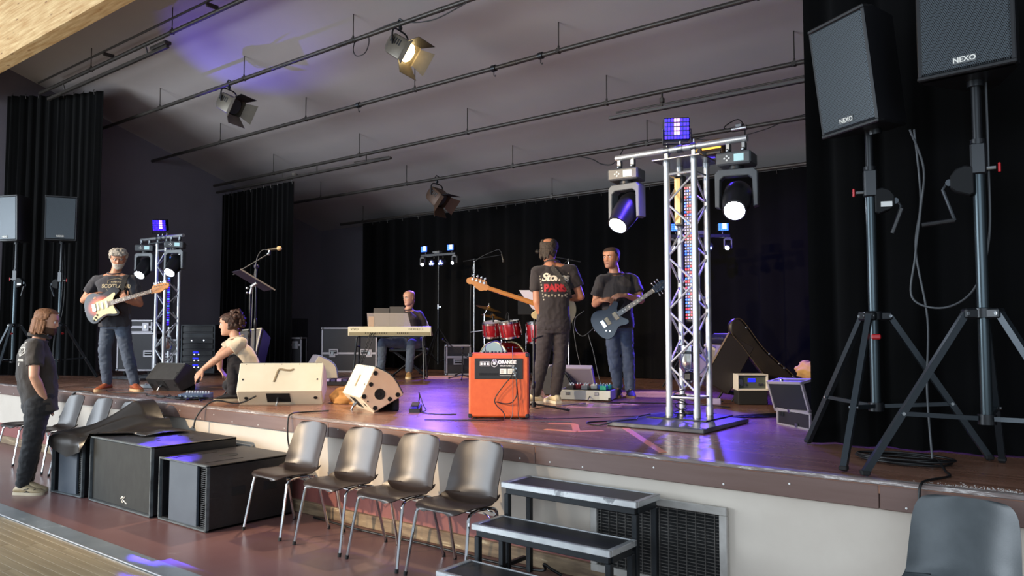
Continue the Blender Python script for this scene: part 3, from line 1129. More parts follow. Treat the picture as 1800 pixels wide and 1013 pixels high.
MB().box((0, 0, .08), (.20, .12, .13), bev=.012).cyl((0, .05, .0), (0, .05, -.03), .015).obj('housing', mat('work_lamp', '#4a3220', .5), t)
MB().box((0, -.063, .10), (.16, .008, .07), bev=.003).obj('reflector', mat('amber_hot', '#f2b84c', .3, emit='#ffc04c', estr=2.2), t)
MB().box((0, -.063, .035), (.16, .008, .03), bev=.003).obj('grid', M_headblack, t)
t = thing('bucket_lamp', 'polished steel can lamp inside the foot of the right truss', 'stage light', (TR[0] + .0, TR[1] + .0, DECK_Z + .40))
MB().lathe([(.0, 0), (.05, .005), (.078, .04), (.085, .10), (.085, .215), (.078, .22), (.074, .20), (.0, .20)], n=28).obj('can', M_chrome, t)
MB().cyl((-.087, 0, .16), (-.11, 0, .16), .012).cyl((.087, 0, .16), (.11, 0, .16), .012).lathe([(.086, .15), (.088, .155), (.088, .165), (.086, .17)], n=24).obj('bracket', M_darkmetal, t)
MB().box((0, 0, -.035), (.07, .07, .07), bev=.012).cyl((0, 0, -.07), (0, 0, -.12), .012).obj('socket', M_headblack, t)
rn = random.Random(4)
for j in range(2):
    pts = []
    for i in range(34):
        a = i * .75
        pts.append((TR[0] - .07 + .06 * j + .05 * math.cos(a) + rn.uniform(-.012, .012), TR[1] - .02 + .035 * math.sin(a) + .03 * j, DECK_Z + .058 + .004 + (.19 - .006 * i if j == 0 else .004 * (i % 5)) + .01 * math.sin(i)))
    cable('cable_bundle', pts, .005, M_cable, ('loops of black cable hanging inside the foot of the right truss', 'tangle of black cable lying on the base plate inside the right truss')[j], k=3)
cable('cable', [(TR[0] - .25, TR[1] - .20, .862), (TR[0] - .28, TR[1] - .35, .852), (TR[0] - .22, TR[1] - .5, .85), (TR[0] - .30, TR[1] - .62, .842), (TR[0] - .42, TR[1] - .72, .81), (TR[0] - .6, TR[1] - .6, .806), (TR[0] - .5, TR[1] - .4, .806)], .006, M_cable, 'black cable with a grey plug trailing over the base board of the right truss')

TL = (-11.85, 2.18, DECK_Z)
tw2, _ = truss_tower('silver box truss tower at the left, behind the guitarist with the sunburst guitar', TL, R(4), None)
_, p3, d3 = moving_head('lit moving head lamp hanging left of the left truss', (TL[0] - .33, TL[1] - .21, zz), R(48), R(-20), R(44), 1.0)
_, p4, d4 = moving_head('lit moving head lamp hanging right of the left truss', (TL[0] + .52, TL[1] - .17, zz), R(48), R(-20), R(44), 1.0)
derby('LED effect light glowing violet on top of the left truss', (TL[0] - .12, TL[1] - .10, DECK_Z + zb + .07), R(42), -14, hot=(4, 5))
t = thing('bucket_lamp', 'polished can lamp inside the foot of the left truss', 'stage light', (TL[0], TL[1], DECK_Z + .42))
MB().lathe([(.0, 0), (.05, .005), (.078, .04), (.085, .10), (.085, .215), (.078, .22), (.0, .20)], n=24).obj('can', M_chrome, t)
MB().cyl((-.087, 0, .16), (-.11, 0, .16), .012).cyl((.087, 0, .16), (.11, 0, .16), .012).obj('bracket', M_darkmetal, t)
t = thing('led_bar', 'upright LED bar inside the left truss', 'stage light', (TL[0], TL[1] + .02, DECK_Z))
MB().box((0, .03, 1.38), (.07, .06, 1.15), bev=.008).obj('housing', M_headblack, t)
mb = MB()
for k in range(30):
    mb.box((0, -.004, .84 + k * .037), (.05, .01, .02), mi=k % 3)
mb.obj('diodes', [M_ledblue, M_ledviolet, M_ledcool], t, 0)


# T-bar light stands at the back
def light_tree(label, loc, rz, w, up=0.0):
    t = thing('light_stand', label, 'light stand', loc, rz)
    MB().cyl((0, 0, .16), (0, 0, 1.2), .0175, n=12).obj('outer_tube', M_poleblack, t)
    MB().cyl((0, 0, 1.15), (0, 0, 1.94 + up), .0135, n=12).obj('inner_tube', M_poleblack, t)
    MB().cyl((0, 0, 1.12), (0, 0, 1.2), .024).box((.04, 0, 1.16), (.05, .02, .03), bev=.005).obj('collar', M_steel, t)
    for a in (30, 150, 270):
        c, s = math.cos(R(a)), math.sin(R(a))
        MB().cyl((.02 * c, .02 * s, .78), (.52 * c, .52 * s, .014), .011, n=8).obj('leg', M_poleblack, t)
        MB().cyl((.02 * c, .02 * s, .2), (.30 * c, .30 * s, .345), .008, n=8).obj('brace', M_poleblack, t)
    MB().box((0, 0, 1.95), (w, .07, .05), bev=.008).obj('light_bar', M_headblack, t)
    MB().box((0, -.02, 1.99), (.12, .10, .05), bev=.008).box((-.03, -.072, 1.995), (.10, .004, .02)).obj('control_box', M_headgrey, t)
    for sx in (-1, 1):
        x = sx * w * .38
        M = Matrix.Rotation(R(10), 3, 'X')
        MB().box((x, 0, 2.06), (.13, .09, .105), bev=.01).cyl((x, 0, 1.97), (x, 0, 2.02), .012).obj('effect_housing', M_headblack, t)
        mb = MB()
        for i in range(5):
            for j in range(4):
                mb.box((x - .05 + i * .025, -.05, 2.024 + j * .024), (.02, .012, .018), mi=(1 if i in (2, 3) and j else 0))
        mb.obj('effect_lenses', [M_ledcool, mat('led_ice', '#d8e6ff', .3, emit='#c8dcff', estr=9)], t, 0)
    for sx in (-1, 1):
        x = sx * w * .13
        MB().cyl((x, 0, 1.93), (x, 0, 1.88), .01).lathe([(.03, 0), (.06, .02), (.06, .11), (.05, .11), (.0, .10)], (x, .03, 1.84), (0, -1, -.35), 18).obj('par_can', M_headblack, t)
        p = MB()
        for a in (90, 210, 330):
            p.ell((x + .026 * math.cos(R(a)), -.085, 1.80 + .026 * math.sin(R(a))), .017, n=10, m=6)
        p.obj('par_lenses', mat('par_glow', '#c8d4ff', .3, emit='#7f90ff', estr=14), t)
        x = sx * w * .46
        MB().box((x, 0, 1.92), (.07, .06, .03), bev=.005).box((x - .045, 0, 1.85), (.014, .05, .13), bev=.004).box((x + .045, 0, 1.85), (.014, .05, .13), bev=.004).box((x, 0, 1.905), (.10, .05, .02), bev=.004).obj('spot_yoke', M_headgrey, t)
        MB().lathe([(.02, -.05), (.038, -.03), (.038, .05), (.032, .055), (.0, .045)], (x, -.0, 1.82), (-.35 * sx, -.8, -.5), 16).obj('spot_head', M_headblack, t)
        q = Vector((x, 0, 1.82)) + Vector((-.35 * sx, -.8, -.5)).normalized() * .056
        MB().ell(q, .026, n=12, m=8).obj('spot_lens', M_beamglow, t)
    for ch in COL.objects:
        if ch.parent == t and ch.name.split('.')[0] in ('light_bar', 'control_box', 'effect_housing', 'effect_lenses', 'par_can', 'par_lenses', 'spot_yoke', 'spot_head', 'spot_lens'):
            ch.location.z += up
    return t


light_tree('tripod light stand with blue and white LED lamps behind the keyboard player', (-9.24, 5.68, DECK_Z), R(6), .76, .12)
light_tree('tripod light stand with blue LED lamps at the back, half hidden by the right truss', (-4.12, 5.10, DECK_Z), R(34), .78)

# ------------------------------------------------------------------ light from those lamps
for i, (p, d) in enumerate(((p1, d1), (p2, d2), (p3, d3), (p4, d4))):
    spot('moving_head_beam', p, p + d * 3, 90, (.80, .90, 1.0), 16, .3, .04)
spot('moving_head_beam', (-3.95, 4.72, 2.55), (-4.2, 4.05, .8), 320, POOL, 26, .15, .02)
spot('moving_head_beam', (-9.0, 5.35, 2.68), (-8.45, 4.95, .8), 320, (1, .86, .86), 26, .15, .02)
spot('moving_head_beam', p4 + d4 * .1, (-5.45, 1.42, .8), 900, POOL, 3.2, .1, .02)
spot('blue_wash', (-9.24, 5.4, 2.75), (-7.35, .6, 1.2), 420, BLUE, 18, .5, .03)
spot('blue_wash', (TR[0] + .05, TR[1] + .35, 3.2), (-3.2, 6.5, 1.7), 900, BLUE, 56, .95, .05)  # added blue wash on the back curtain, standing in for lit haze
# violet / blue LED washes
spot('blue_wash', (TL[0] - .12, TL[1] - .28, 3.25), (-10.0, 2.1, 5.4), 300, BLUE, 46, .8, .02)
spot('blue_wash', (TR[0] - .15, TR[1] - .3, 3.2), (-3.4, .9, .8), 190, BLUE, 70, .8, .05)
spot('blue_wash', (TR[0] + .05, TR[1] + .3, 3.15), (-1.9, 1.5, .8), 480, BLUE, 60, .7, .05)
spot('blue_wash', (TR[0] - .05, TR[1] - .50, 3.25), (-4.72, 1.12, .8), 700, BLUE, 17, .5, .03)
spot('blue_wash', (-9.15, 5.5, 2.75), (-7.9, 3.2, .8), 400, BLUE, 80, .6, .05)
spot('blue_wash', (-4.05, 4.95, 2.7), (-3.8, 3.0, .8), 520, BLUE, 90, .6, .05)
for q, a in (((-6.62, -.52, .59), 2.6), ((-6.02, -1.5, 0), 2.4), ((-4.85, -1.5, 0), 4.0), ((-6.05, -.72, .51), 2.2)):
    spot('led_spot', (TL[0] + .05, TL[1] - .35, 3.25), q, 700, BLUE, a, .4, .02)


# ================================================================== chairs
M_shell = mat('chair_shell', '#31251e', 0.34, c2='#2a1f19', scale=14, bump=.03, bscale=180)
M_shellgrey = mat('chair_shell_grey', '#454b4e', 0.34, c2='#3d4346', scale=14, bump=.03, bscale=180)


def chair(label, loc, rz, m=M_shell):
    """one-piece plastic shell chair on a chromed tube frame; faces -Y"""
    t = thing('shell_chair', label, 'chair', loc, rz, 'shell chairs along the stage front')
    # shell profile: (y, z, half width, dish)
    prof = [(-.245, .425, .10, .0), (-.240, .438, .165, .004), (-.20, .452, .205, .012), (-.12, .452, .222, .022), (-.02, .443, .226, .030), (.06, .438, .225, .036), (.115, .452, .222, .046),
            (.145, .492, .218, .058), (.163, .55, .213, .062), (.182, .62, .21, .056), (.20, .70, .205, .046), (.214, .76, .193, .036), (.222, .795, .165, .026), (.225, .806, .12, .02)]
    P = spline([Vector(q).to_4d() if False else Vector(q) for q in [Vector((a, b, c, d)) for a, b, c, d in prof]], 3)
    nx = 14
    mb = MB()
    front, back = [], []
    for k, q in enumerate(P):
        y, z, w, dsh = q
        a = P[max(k - 1, 0)]
        b = P[min(k + 1, len(P) - 1)]
        tg = Vector((0, b[0] - a[0], b[1] - a[1])).normalized()
        nn = Vector((0, -tg.z, tg.y))
        if nn.z < 0 and abs(nn.z) > .99:
            nn = -nn
        fr, bk = [], []
        for i in range(nx + 1):
            u = -1 + 2 * i / nx
            c = abs(u) ** 2.6 * dsh
            if z > .47:
                p = Vector((w * u, y, z)) + Vector((0, -1, 0)) * c
            else:
                p = Vector((w * u, y, z)) + Vector((0, -.3, .75)) * c - Vector((0, 0, .02 * max(0, abs(u) - .75) * 4 * (1 if z < .455 and y < .05 else 0) * .6))
            fr.append(p)
            bk.append(p - nn * .006)
        front.append(fr)
        back.append(bk)
    rs = []
    for fr, bk in zip(front, back):
        rs.append(fr + bk[::-1])
    mb.rings(rs)
    mb.obj('seat_shell', m, t, 50)
    for sx in (-1, 1):
        # legs as bent tubes: front leg and rear leg
        MB().tube(spline([(sx * .18, -.05, .425), (sx * .20, -.13, .424), (sx * .213, -.175, .405), (sx * .222, -.195, .34), (sx * .245, -.255, .006)], 4), .0105, 10).obj('leg', M_chrome, t)
        MB().tube(spline([(sx * .18, -.05, .425), (sx * .20, .04, .424), (sx * .208, .085, .405), (sx * .212, .105, .34), (sx * .228, .19, .006)], 4), .0105, 10).obj('leg', M_chrome, t)
        MB().tube(spline([(sx * .20, .02, .414), (sx * .24, .02, .41), (sx * .262, .02, .395), (sx * .262, -.03, .38), (sx * .24, -.03, .395), (sx * .205, -.03, .41)], 3), .004, 6).obj('linking_hook', M_chrome, t)
    MB().cyl((-.19, -.10, .418), (.19, -.10, .418), .009).cyl((-.19, .05, .418), (.19, .05, .418), .009).obj('crossbar', M_chrome, t)
    for sx in (-1, 1):
        for y in (-.257, .192):
            MB().cyl((sx * (.2455 if y < 0 else .2285), y, 0), (sx * (.244 if y < 0 else .2275), y + (.004 if y < 0 else -.002), .025), .0125, n=10).obj('foot_cap', M_rubber, t)
    return t


ch0 = chair('brown plastic shell chair beside the low black subwoofer, leftmost of the four right of it', (-5.08, -.375, 0), R(-2))
for x, r, l in ((-4.44, 1, 'brown plastic shell chair, second from the left of the four between subwoofer and steps'),
                (-3.865, -1, 'brown plastic shell chair, third from the left of the four between subwoofer and steps'),
                (-3.305, 0, 'brown plastic shell chair standing right beside the portable steps')):
    dup(ch0, (x, -.375, 0), R(r), l)
for x, r, l in ((-8.01, 2, 'shell chair with its back showing just behind the black dust cover'),
                (-8.66, -1, 'pale-shining shell chair behind the dust cover, second from the cover\'s right end'),
                (-9.34, 1, 'shell chair right behind the man on the hall floor, next to his hip'),
                (-10.15, 2, 'shell chair at the far left edge, its seat showing left of the floor man')):
    dup(ch0, (x, -.375, 0), R(r), l)
c5 = chair('dark grey plastic shell chair at the lower right corner', (-.535, -.42, 0), R(-3), M_shellgrey)

# ================================================================== subwoofers
M_sub = mat('sub_black', '#121316', 0.42, c2='#191a1d', scale=30, bump=.12, bscale=140)
M_subpanel = mat('sub_panel', '#434b55', 0.42, c2='#4a525c', scale=4)  # pale window reflection on the front panel is put into this colour
M_subfoam = scuffed('sub_foam', '#1d1f1e', '#252826', '#565a57', .75, 5.0, .72, (3, 1, 1.2))
M_subedge = mat('sub_worn_edge', '#5d6568', .5, c2='#3c4144', scale=12)


def subwoofer(label, x0, x1, y0, d, h, style, rz=0):
    """front faces -Y at y0"""
    w = x1 - x0
    t = thing('subwoofer', label, 'subwoofer', ((x0 + x1) / 2, y0, 0), rz)
    th = .02
    b = MB()
    b.box((0, d / 2 + .01, h - th / 2), (w, d - .02, th), bev=.004).box((0, d / 2 + .01, th / 2 + .004), (w, d - .02, th), bev=.004)
    b.box((-w / 2 + th / 2, d / 2 + .01, h / 2), (th, d - .02, h - .01), bev=.004).box((w / 2 - th / 2, d / 2 + .01, h / 2), (th, d - .02, h - .01), bev=.004)
    b.box((0, d - th / 2, h / 2), (w - .01, th, h - .01), bev=.004)
    if style != 'grille':
        b.box((0, .16, h / 2), (w - .02, .02, h - .02))
    b.obj('cabinet', M_sub, t)
    e = MB()
    ew = .014
    e.box((0, .012, h - ew / 2), (w, .03, ew), bev=.003).box((0, .012, ew / 2 + .004), (w, .03, ew), bev=.003)
    e.box((-w / 2 + ew / 2, .012, h / 2), (ew, .03, h - .006), bev=.003).box((w / 2 - ew / 2, .012, h / 2), (ew, .03, h - .006), bev=.003)
    e.obj('front_edge', M_subedge, t)
    if style == 'grille':
        MB().box((0, .035, h / 2), (w - .03, .02, h - .03), bev=.004).obj('foam_front', M_subfoam, t)
        g_ = MB()
        q = spline([(-.055, .012), (-.02, .03), (.0, .022), (-.025, .0), (-.03, -.012), (-.012, -.014), (.0, .0), (.02, -.008), (.055, -.02)], 4)
        g_.tube([(p.x + .06, .021, .075 + p.y) for p in [Vector((a[0], a[1])) for a in q]], .0042, 6)
        g_.tube([(.06 - .035, .021, .11), (.06 - .028, .021, .088)], .0035, 6)
        g_.tube([(.06 + .012, .021, .10), (.06 + .02, .021, .112)], .0035, 6)
        g_.obj('logo', M_print, t)
    else:
        MB().box((-.03 * w, .03, h / 2), (w * .58, .022, h - .03), bev=.003).obj('centre_panel', M_subpanel, t)
        gr = MB()
        for k in range(30):
            gr.box((w * .40, .03, .03 + (h - .06) * k / 29), (w * .15, .006, .006))
        gr.obj('port_grille', M_black, t)
    # top fittings
    tp = MB()
    for fx, fy in ((-.30, .3), (-.12, .35), (-.02, .38), (.1, .36), (.2, .30), (.28, .62), (-.25, .7), (.05, .66)):
        tp.cyl((fx * w, fy * d, h - .002), (fx * w, fy * d, h + .002), .018, n=12)
    if style == 'slots':
        tp = MB()
        tp.lathe([(.075, 0), (.075, .003), (.05, .003), (.045, .001), (0.0, .001)], (.0, d * .52, h - .0005), n=24)
        tp.box((-w * .3, d * .3, h), (.012, d * .5, .004)).box((w * .3, d * .3, h), (.012, d * .42, .004))
    tp.obj('top_fitting', M_blackmatte, t)
    for sx in (-1, 1):
        hd = MB()
        for fy in (.35, .72):
            hd.box((sx * (w / 2 + .0005), d * fy, h * .55), (.004, .12, .07), bev=.001)
        hd.obj('handle_recess', M_blackmatte, t)
    ft = MB()
    for sx in (-1, 1):
        for y in (.08, d - .08):
            ft.cyl((sx * (w / 2 - .08), y, 0), (sx * (w / 2 - .08), y, .008), .025, n=10)
    ft.obj('feet', M_rubber, t)
    return t


subwoofer('black subwoofer half covered by the dust cover, nearest the man on the floor', -8.03, -7.50, -.92, .72, .55, 'ported', R(6))
subwoofer('largest black subwoofer, middle of three, with a scuffed front and white logo', -7.37, -6.26, -.885, .78, .58, 'grille', R(0))
subwoofer('low black subwoofer with a smooth pale-shining front panel, nearest the brown chairs', -6.19, -5.47, -.855, .78, .505, 'slots', R(0))

# dust cover thrown over the left subwoofer and a chair back
cl = MB()
nu, nv = 56, 40


def cover_pt(u, v):
    # u: left..right, v: front..back
    x = -8.10 + 1.22 * u
    y = -.99 + .80 * v
    top = .562
    z = top + .012 * math.sin(9 * u + 3 * v)
    # tent over the chair behind, ridge leaning to the right
    rx, ry = .36, .86
    rz_ = .285 * math.exp(-((u - rx - .10 * (v - ry)) / .21) ** 2) * max(0, min(1, (v - .18) / .62)) ** 1.25
    z += rz_
    z += .07 * math.exp(-((u - .30 - .35 * v) / .05) ** 2) * v
    z -= .05 * math.exp(-((u - .40 - .22 * v) / .045) ** 2) * v
    z += .05 * math.exp(-((u - .56 - .1 * v) / .05) ** 2) * v * (1 - .4 * v)
    # right end resting on the large subwoofer
    if u > .62:
        z = max(z, .598 + .006 * math.sin(11 * v))
    # front flap hanging over the front edge
    tri = max(0.0, .17 - .30 * abs(u - .33)) + .02
    if v < .10:
        y = -.965 - .012 * math.sin(14 * u)
        z = top - .01 - tri * (.10 - v) / .10 + .0
        if u > .6:
            y = -.90 + (.0)
            z = .60
            y += v
    if u < .05:
        z -= .10 * (.05 - u) / .05
    if u > .62 and v < .45:
        # hem cut diagonally across the big subwoofer's top
        y = max(y, -.99 + .80 * (.10 + (u - .62) * 1.7 * (.45 - v) / .45 + v * .8))
    return Vector((x, y, z))


pts = [[cover_pt(i / nu, j / nv) for i in range(nu + 1)] for j in range(nv + 1)]
vs = [p for row in pts for p in row]
fs = []
for j in range(nv):
    for i in range(nu):
        a = j * (nu + 1) + i
        fs.append((a, a + 1, a + nu + 2, a + nu + 1))
cl.add(vs, fs)
cl.add([p + Vector((0, 0.002, .004)) for p in vs], [f for f in fs])
cl.f[:len(fs)] = [f[::-1] for f in cl.f[:len(fs)]]
o = cl.obj('dust_cover', mat('cover_vinyl', '#24211f', .34, c2='#2c2926', scale=3, bump=.1, bscale=14), None, 0)
o.data.shade_smooth()
tag(o, 'black vinyl dust cover crumpled over the left subwoofer and a chair back', 'cover')

# ================================================================== portable steps
t = thing('portable_steps', 'portable three-tread steps with black treads and aluminium edges at the stage front', 'steps', (-2.535, 0, 0))
M_tread = mat('tread_black', '#232427', .38, c2='#2b2c2f', scale=5, bump=.05, bscale=200)
M_edge_alu = scuffed('tread_edge', '#b6b9bb', '#cdd0d1', '#8a8d90', .36, 7.0, .62)
M_edge_alu.node_tree.nodes['Principled BSDF'].inputs['Metallic'].default_value = .75
M_frame = mat('step_frame', '#2a2d30', .35, .6)
W2 = .47
for yf, z in ((-.35, .6), (-.63, .4), (-.93, .2)):
    MB().box((0, yf + .145, z - .0125), (2 * W2 - .05, .24, .021)).obj('tread', M_tread, t)
    e = MB()
    e.box((0, yf + .012, z - .0145), (2 * W2, .026, .035), bev=.003)
    e.box((-W2 + .016, yf + .15, z - .0145), (.034, .252, .033), bev=.003).box((W2 - .016, yf + .15, z - .0145), (.034, .252, .033), bev=.003)
    e.box((0, yf + .279, z - .0145), (2 * W2, .012, .033), bev=.003)
    e.obj('tread_edge', M_edge_alu, t)
    f = MB()
    for y in (yf + .035, yf + .26):
        f.box((0, y, z - .052), (2 * W2 - .04, .03, .038), bev=.003)
    for sx in (-1, 1):
        f.box((sx * (W2 - .025), yf + .148, z - .052), (.03, .2, .038), bev=.003)
    f.obj('under_frame', M_frame, t)
    for sx in (-1, 1):
        for y in (yf + .035, yf + .26):
            MB().box((sx * (W2 - .025), y, (z - .07) / 2 + .0), (.034, .034, z - .07), bev=.003).obj('post', M_frame, t)
rb = MB()
for sx in (-1, 1):
    rb.box((sx * (W2 - .025), -.5, .10), (.026, .72, .026), bev=.003)
rb.obj('side_rail', M_frame, t)
cable('floor_cable', [(-5.2, -.06, .012), (-4.6, -.09, .01), (-3.9, -.07, .01), (-3.3, -.1, .012), (-2.9, -.08, .02), (-2.86, -.10, .07), (-2.82, -.09, .05), (-2.75, -.06, .012)], .009, M_cable, 'black cable running along the foot of the stage front under the chairs')
cable('amp_cable', [(-6.62, .33, .90), (-6.75, .22, .83), (-6.88, .06, .86), (-6.95, -.02, .80), (-6.99, -.08, .70), (-7.0, -.10, .60)], .008, M_cable, 'thick black cable from the large white wedge down to the middle subwoofer')
cable('amp_cable', [(-5.6, .40, .815), (-5.72, .2, .81), (-5.62, .02, .82), (-5.60, -.035, .78), (-5.58, -.05, .62), (-5.57, -.02, .46), (-5.56, -.02, .40)], .007, M_cable, 'thin black cable hanging down the stage front left of the brown chairs')


# ================================================================== wedge monitors
def wedge(name, label, loc, rz, L, prof, m, m_end, holes=True, handle='slot', grille_m=None):
    """prof: (y, z) C front foot, B rear foot, mid, A top, D front shoulder; rests on C, prop under B"""
    t = thing(name, label, 'monitor', loc, rz)
    Cc, B, Mid, A, D = [Vector(p) for p in prof]
    poly = [Cc, B] + spline([B, Mid, A], 5)[1:-1] + [A, D]
    MB().prism([(p.x, p.y) for p in poly], (L / 2, 0, 0), (0, 1, 0), (0, 0, 1), L, .008).obj('cabinet', m, t, 30)
    # front grille on the curved side
    g = spline([B, Mid, A], 8)
    rs = []
    for p, q in zip(g, g[1:] + [g[-1] + (g[-1] - g[-2])]):
        d = (q - p).normalized()
        n = Vector((d.y, -d.x))
        a, b = p + n * .004, p + n * .012
        rs.append([Vector((x, w.x, w.y)) for x, w in ((-L / 2 + .02, a), (L / 2 - .02, a), (L / 2 - .02, b), (-L / 2 + .02, b))])
    MB().rings(rs[1:-1]).obj('front_grille', grille_m or M_grill, t, 0)
    # end cheek
    MB().prism([(p.x, p.y) for p in inset([(q.x, q.y) for q in poly], .006) for p in [Vector(p)]], (L / 2 + .003, 0, 0), (0, 1, 0), (0, 0, 1), .006, .002).obj('end_panel', m_end, t, 30)
    cx = (Cc + B + A + D) / 4
    if holes:
        def hole(c, r, nm):
            MB().lathe([(r, 0), (r, .004), (r * .82, .005), (r * .8, .001), (0, .001)], (L / 2 + .003, c.x, c.y), (1, 0, 0), 20).obj(nm, M_blackmatte, t)
        cen = (Cc + B + A + D) / 4
        MB().lathe([(.05, 0), (.05, .004), (.042, .005), (.03, .002), (.012, .002), (.01, .006), (0, .006)], (L / 2 + .003, cen.x + .015, cen.y - .01), (1, 0, 0), 24).obj('pole_socket', M_blackmatte, t)
        for q in (Cc, B, A, D):
            hole(q.lerp(cen, .24), .021, 'corner_button')
        hole(A.lerp(D, .45).lerp(cen, .3), .020, 'flying_point')
        hole(Cc.lerp(B, .66).lerp(cen, .26), .020, 'flying_point')
        hole(Cc.lerp(D, .62).lerp(cen, .2), .007, 'screw_hole')
    # handle in the back face A-D
    d = (A - D)
    n = Vector((-d.y, d.x)).normalized()
    if n.x > 0:
        n = -n

    def bk(x, f, off):
        p = D + d * f + n * off
        return Vector((x, p.x, p.y))
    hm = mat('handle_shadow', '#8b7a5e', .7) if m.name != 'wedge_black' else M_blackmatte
    if handle == 'slot':
        q = MB().rings([[bk(x, f, o_) for x, f in ((-.02 * L, .30), (.04 * L, .30), (.04 * L, .68), (-.02 * L, .68))] for o_ in (-.004, .0025)])
        q.obj('handle_recess', hm, t, 0)
    elif handle == 'ell':
        pts = [(-.06, .33), (-.045, .52), (-.03, .72), (-.01, .78), (.04, .75), (.09, .74), (.12, .78)]
        MB().tube([bk(x, f, -.004) for x, f in spline(pts, 4)], .013, 8).obj('handle_groove', hm, t)
    sc = MB()
    for x in (-.40, .40):
        for f in (.42,):
            sc.cyl(bk(x * L * 1.1, f, -.002), bk(x * L * 1.1, f, .003), .009, n=10)
    for k in range(5):
        sc.cyl(bk((-.42 + .21 * k) * L, .96, -.002), bk((-.42 + .21 * k) * L, .96, .002), .004, n=8)
    sc.obj('screw', M_blackmatte, t)
    # connector plate in the lower face C-D
    d2 = D - Cc
    n2 = Vector((-d2.y, d2.x)).normalized()

    def lo(x, f, off):
        p = Cc + d2 * f + n2 * off
        return Vector((x, p.x, p.y))
    if n2.x > 0:
        n2 = -n2
    x0, x1 = (-.16 * L, .12 * L)
    MB().rings([[lo(x, f, o_) for x, f in ((x0, .2), (x1, .2), (x1, .85), (x0, .85))] for o_ in (-.003, .003)]).obj('connector_plate', M_blackmatte, t, 0)
    MB().cyl(lo(-.02, .5, 0), lo(-.02, .5, .05), .014).cyl(lo(-.02, .5, .05), lo(-.03, .4, .09), .009).obj('plug', M_steel, t)
    h = MB()
    for x in (-.40, .42):
        h.cyl(lo(x * L, .5, -.002), lo(x * L, .5, .003), .020, n=16)
    h.obj('rubber_foot', M_blackmatte, t)
    # prop under the rear edge
    if B.y > .03:
        MB().box((0, B.x - .05, (B.y - .03) / 2), (L * .8, .06, B.y - .03), bev=.01).obj('prop', M_blackmatte, t)
    return t


M_wedgewhite = mat('wedge_white', '#d9cfb6', .5, c2='#e2d9c2', scale=4, bump=.05, bscale=90)
M_wedgeend = mat('wedge_plywood', '#d3b394', .5, c2='#dcc0a4', scale=5)
M_wedgeblack = mat('wedge_black', '#2b2c2d', .5, c2='#343536', scale=14, bump=.1, bscale=150)
PROF = [(0, 0), (.276, .148), (.169, .321), (0, .412), (-.133, .14)]
wedge('floor_monitor', 'large white floor monitor seen from behind at the stage edge, with an L-shaped groove', (-6.59, .60, DECK_Z), R(44), .82, PROF, M_wedgewhite, M_wedgewhite, False, 'ell')
L2 = .66
wedge('floor_monitor', 'smaller white floor monitor turned sideways, its round holes facing the camera', (-5.251 - .894 * L2 / 2, .626 + .448 * L2 / 2, DECK_Z), math.atan2(-.448, .894), L2, PROF, M_wedgewhite, M_wedgeend, True, 'slot')
PB = [(0, 0), (.28, .10), (.20, .26), (.05, .335), (-.12, .15)]
wedge('floor_monitor', 'black wedge monitor at the stage edge beside the orange-shoed guitarist', (-9.20, .80, DECK_Z), R(12), .50, PB, M_wedgeblack, M_wedgeblack, False, None)
wedge('floor_monitor', 'black wedge monitor behind the legs of the bass player', (-5.28, 3.35, DECK_Z), R(-60), .48, [(0, 0), (.34, .02), (.24, .24), (.06, .34), (-.06, .16)], M_wedgeblack, M_wedgeblack, False, None)
wedge('floor_monitor', 'pale violet wedge monitor on the stage floor left of the keyboard', (-9.95, 3.55, DECK_Z), R(-28), .52, [(0, 0), (.36, .0), (.30, .22), (.06, .36), (-.05, .18)], mat('wedge_grey', '#8a8794', .5), M_wedgewhite, False, None, mat('wedge_grille_blue_lit', '#b9c8f2', .4))  # blue stage light on the front grille is put into its colour
# dark monitor with a shining screen-like grille behind the crouching woman
t = thing('floor_monitor', 'tilted black monitor with a shining grille behind the crouching woman', 'monitor', (-9.22, 1.95, DECK_Z), YAW + R(-12))
M_ = Matrix.Rotation(R(-32), 3, 'X') @ Matrix.Rotation(R(-6), 3, 'Y')
c = Vector((0, 0, .48))
MB().box(c, (.42, .26, .52), M_, bev=.02).obj('cabinet', M_blackplastic, t)
MB().box(c + M_ @ Vector((0, -.135, .0)), (.35, .012, .44), M_, bev=.004).obj('grille', mat('grille_pale', '#6f6b68', .35, .3), t)
fr = MB()
fr.box(c + M_ @ Vector((.185, -.137, 0)), (.02, .016, .46), M_).box(c + M_ @ Vector((0, -.137, .235)), (.39, .016, .02), M_)
fr.obj('grille_frame', mat('frame_pale', '#c9c4b2', .3, .4), t)
MB().box((0, .10, .13), (.30, .22, .26), bev=.02).obj('stand_block', M_blackmatte, t)

# ================================================================== bass amplifier (orange combo seen from behind)
M_orange = mat('orange_vinyl', '#d4602c', .5, c2='#cd5826', scale=20, bump=.06, bscale=260)
t = thing('bass_amplifier', 'orange bass combo amplifier seen from the back at centre stage', 'amplifier', (-4.15, 1.06, DECK_Z), R(35.5))
W_, H_, D_ = .505, .535, .30
MB().box((0, 0, .012 + H_ / 2), (W_, D_, H_), bev=.014).obj('cabinet', M_orange, t)
MB().box((0, -D_ / 2 - .002, .418), (.405, .012, .172), bev=.003).obj('rear_panel', mat('amp_panel', '#17120f', .45), t)
pt = MB()
Yp = -D_ / 2 - .0085
UX, UZ = (1, 0, 0), (0, 0, 1)
text_mb('ORANGE', .031, (.058, Yp, .455), UX, UZ, pt, bold=.0022, sp=.98)
text_mb('CRUSH BASS 100', .0135, (.058, Yp, .430), UX, UZ, pt, bold=.0004)
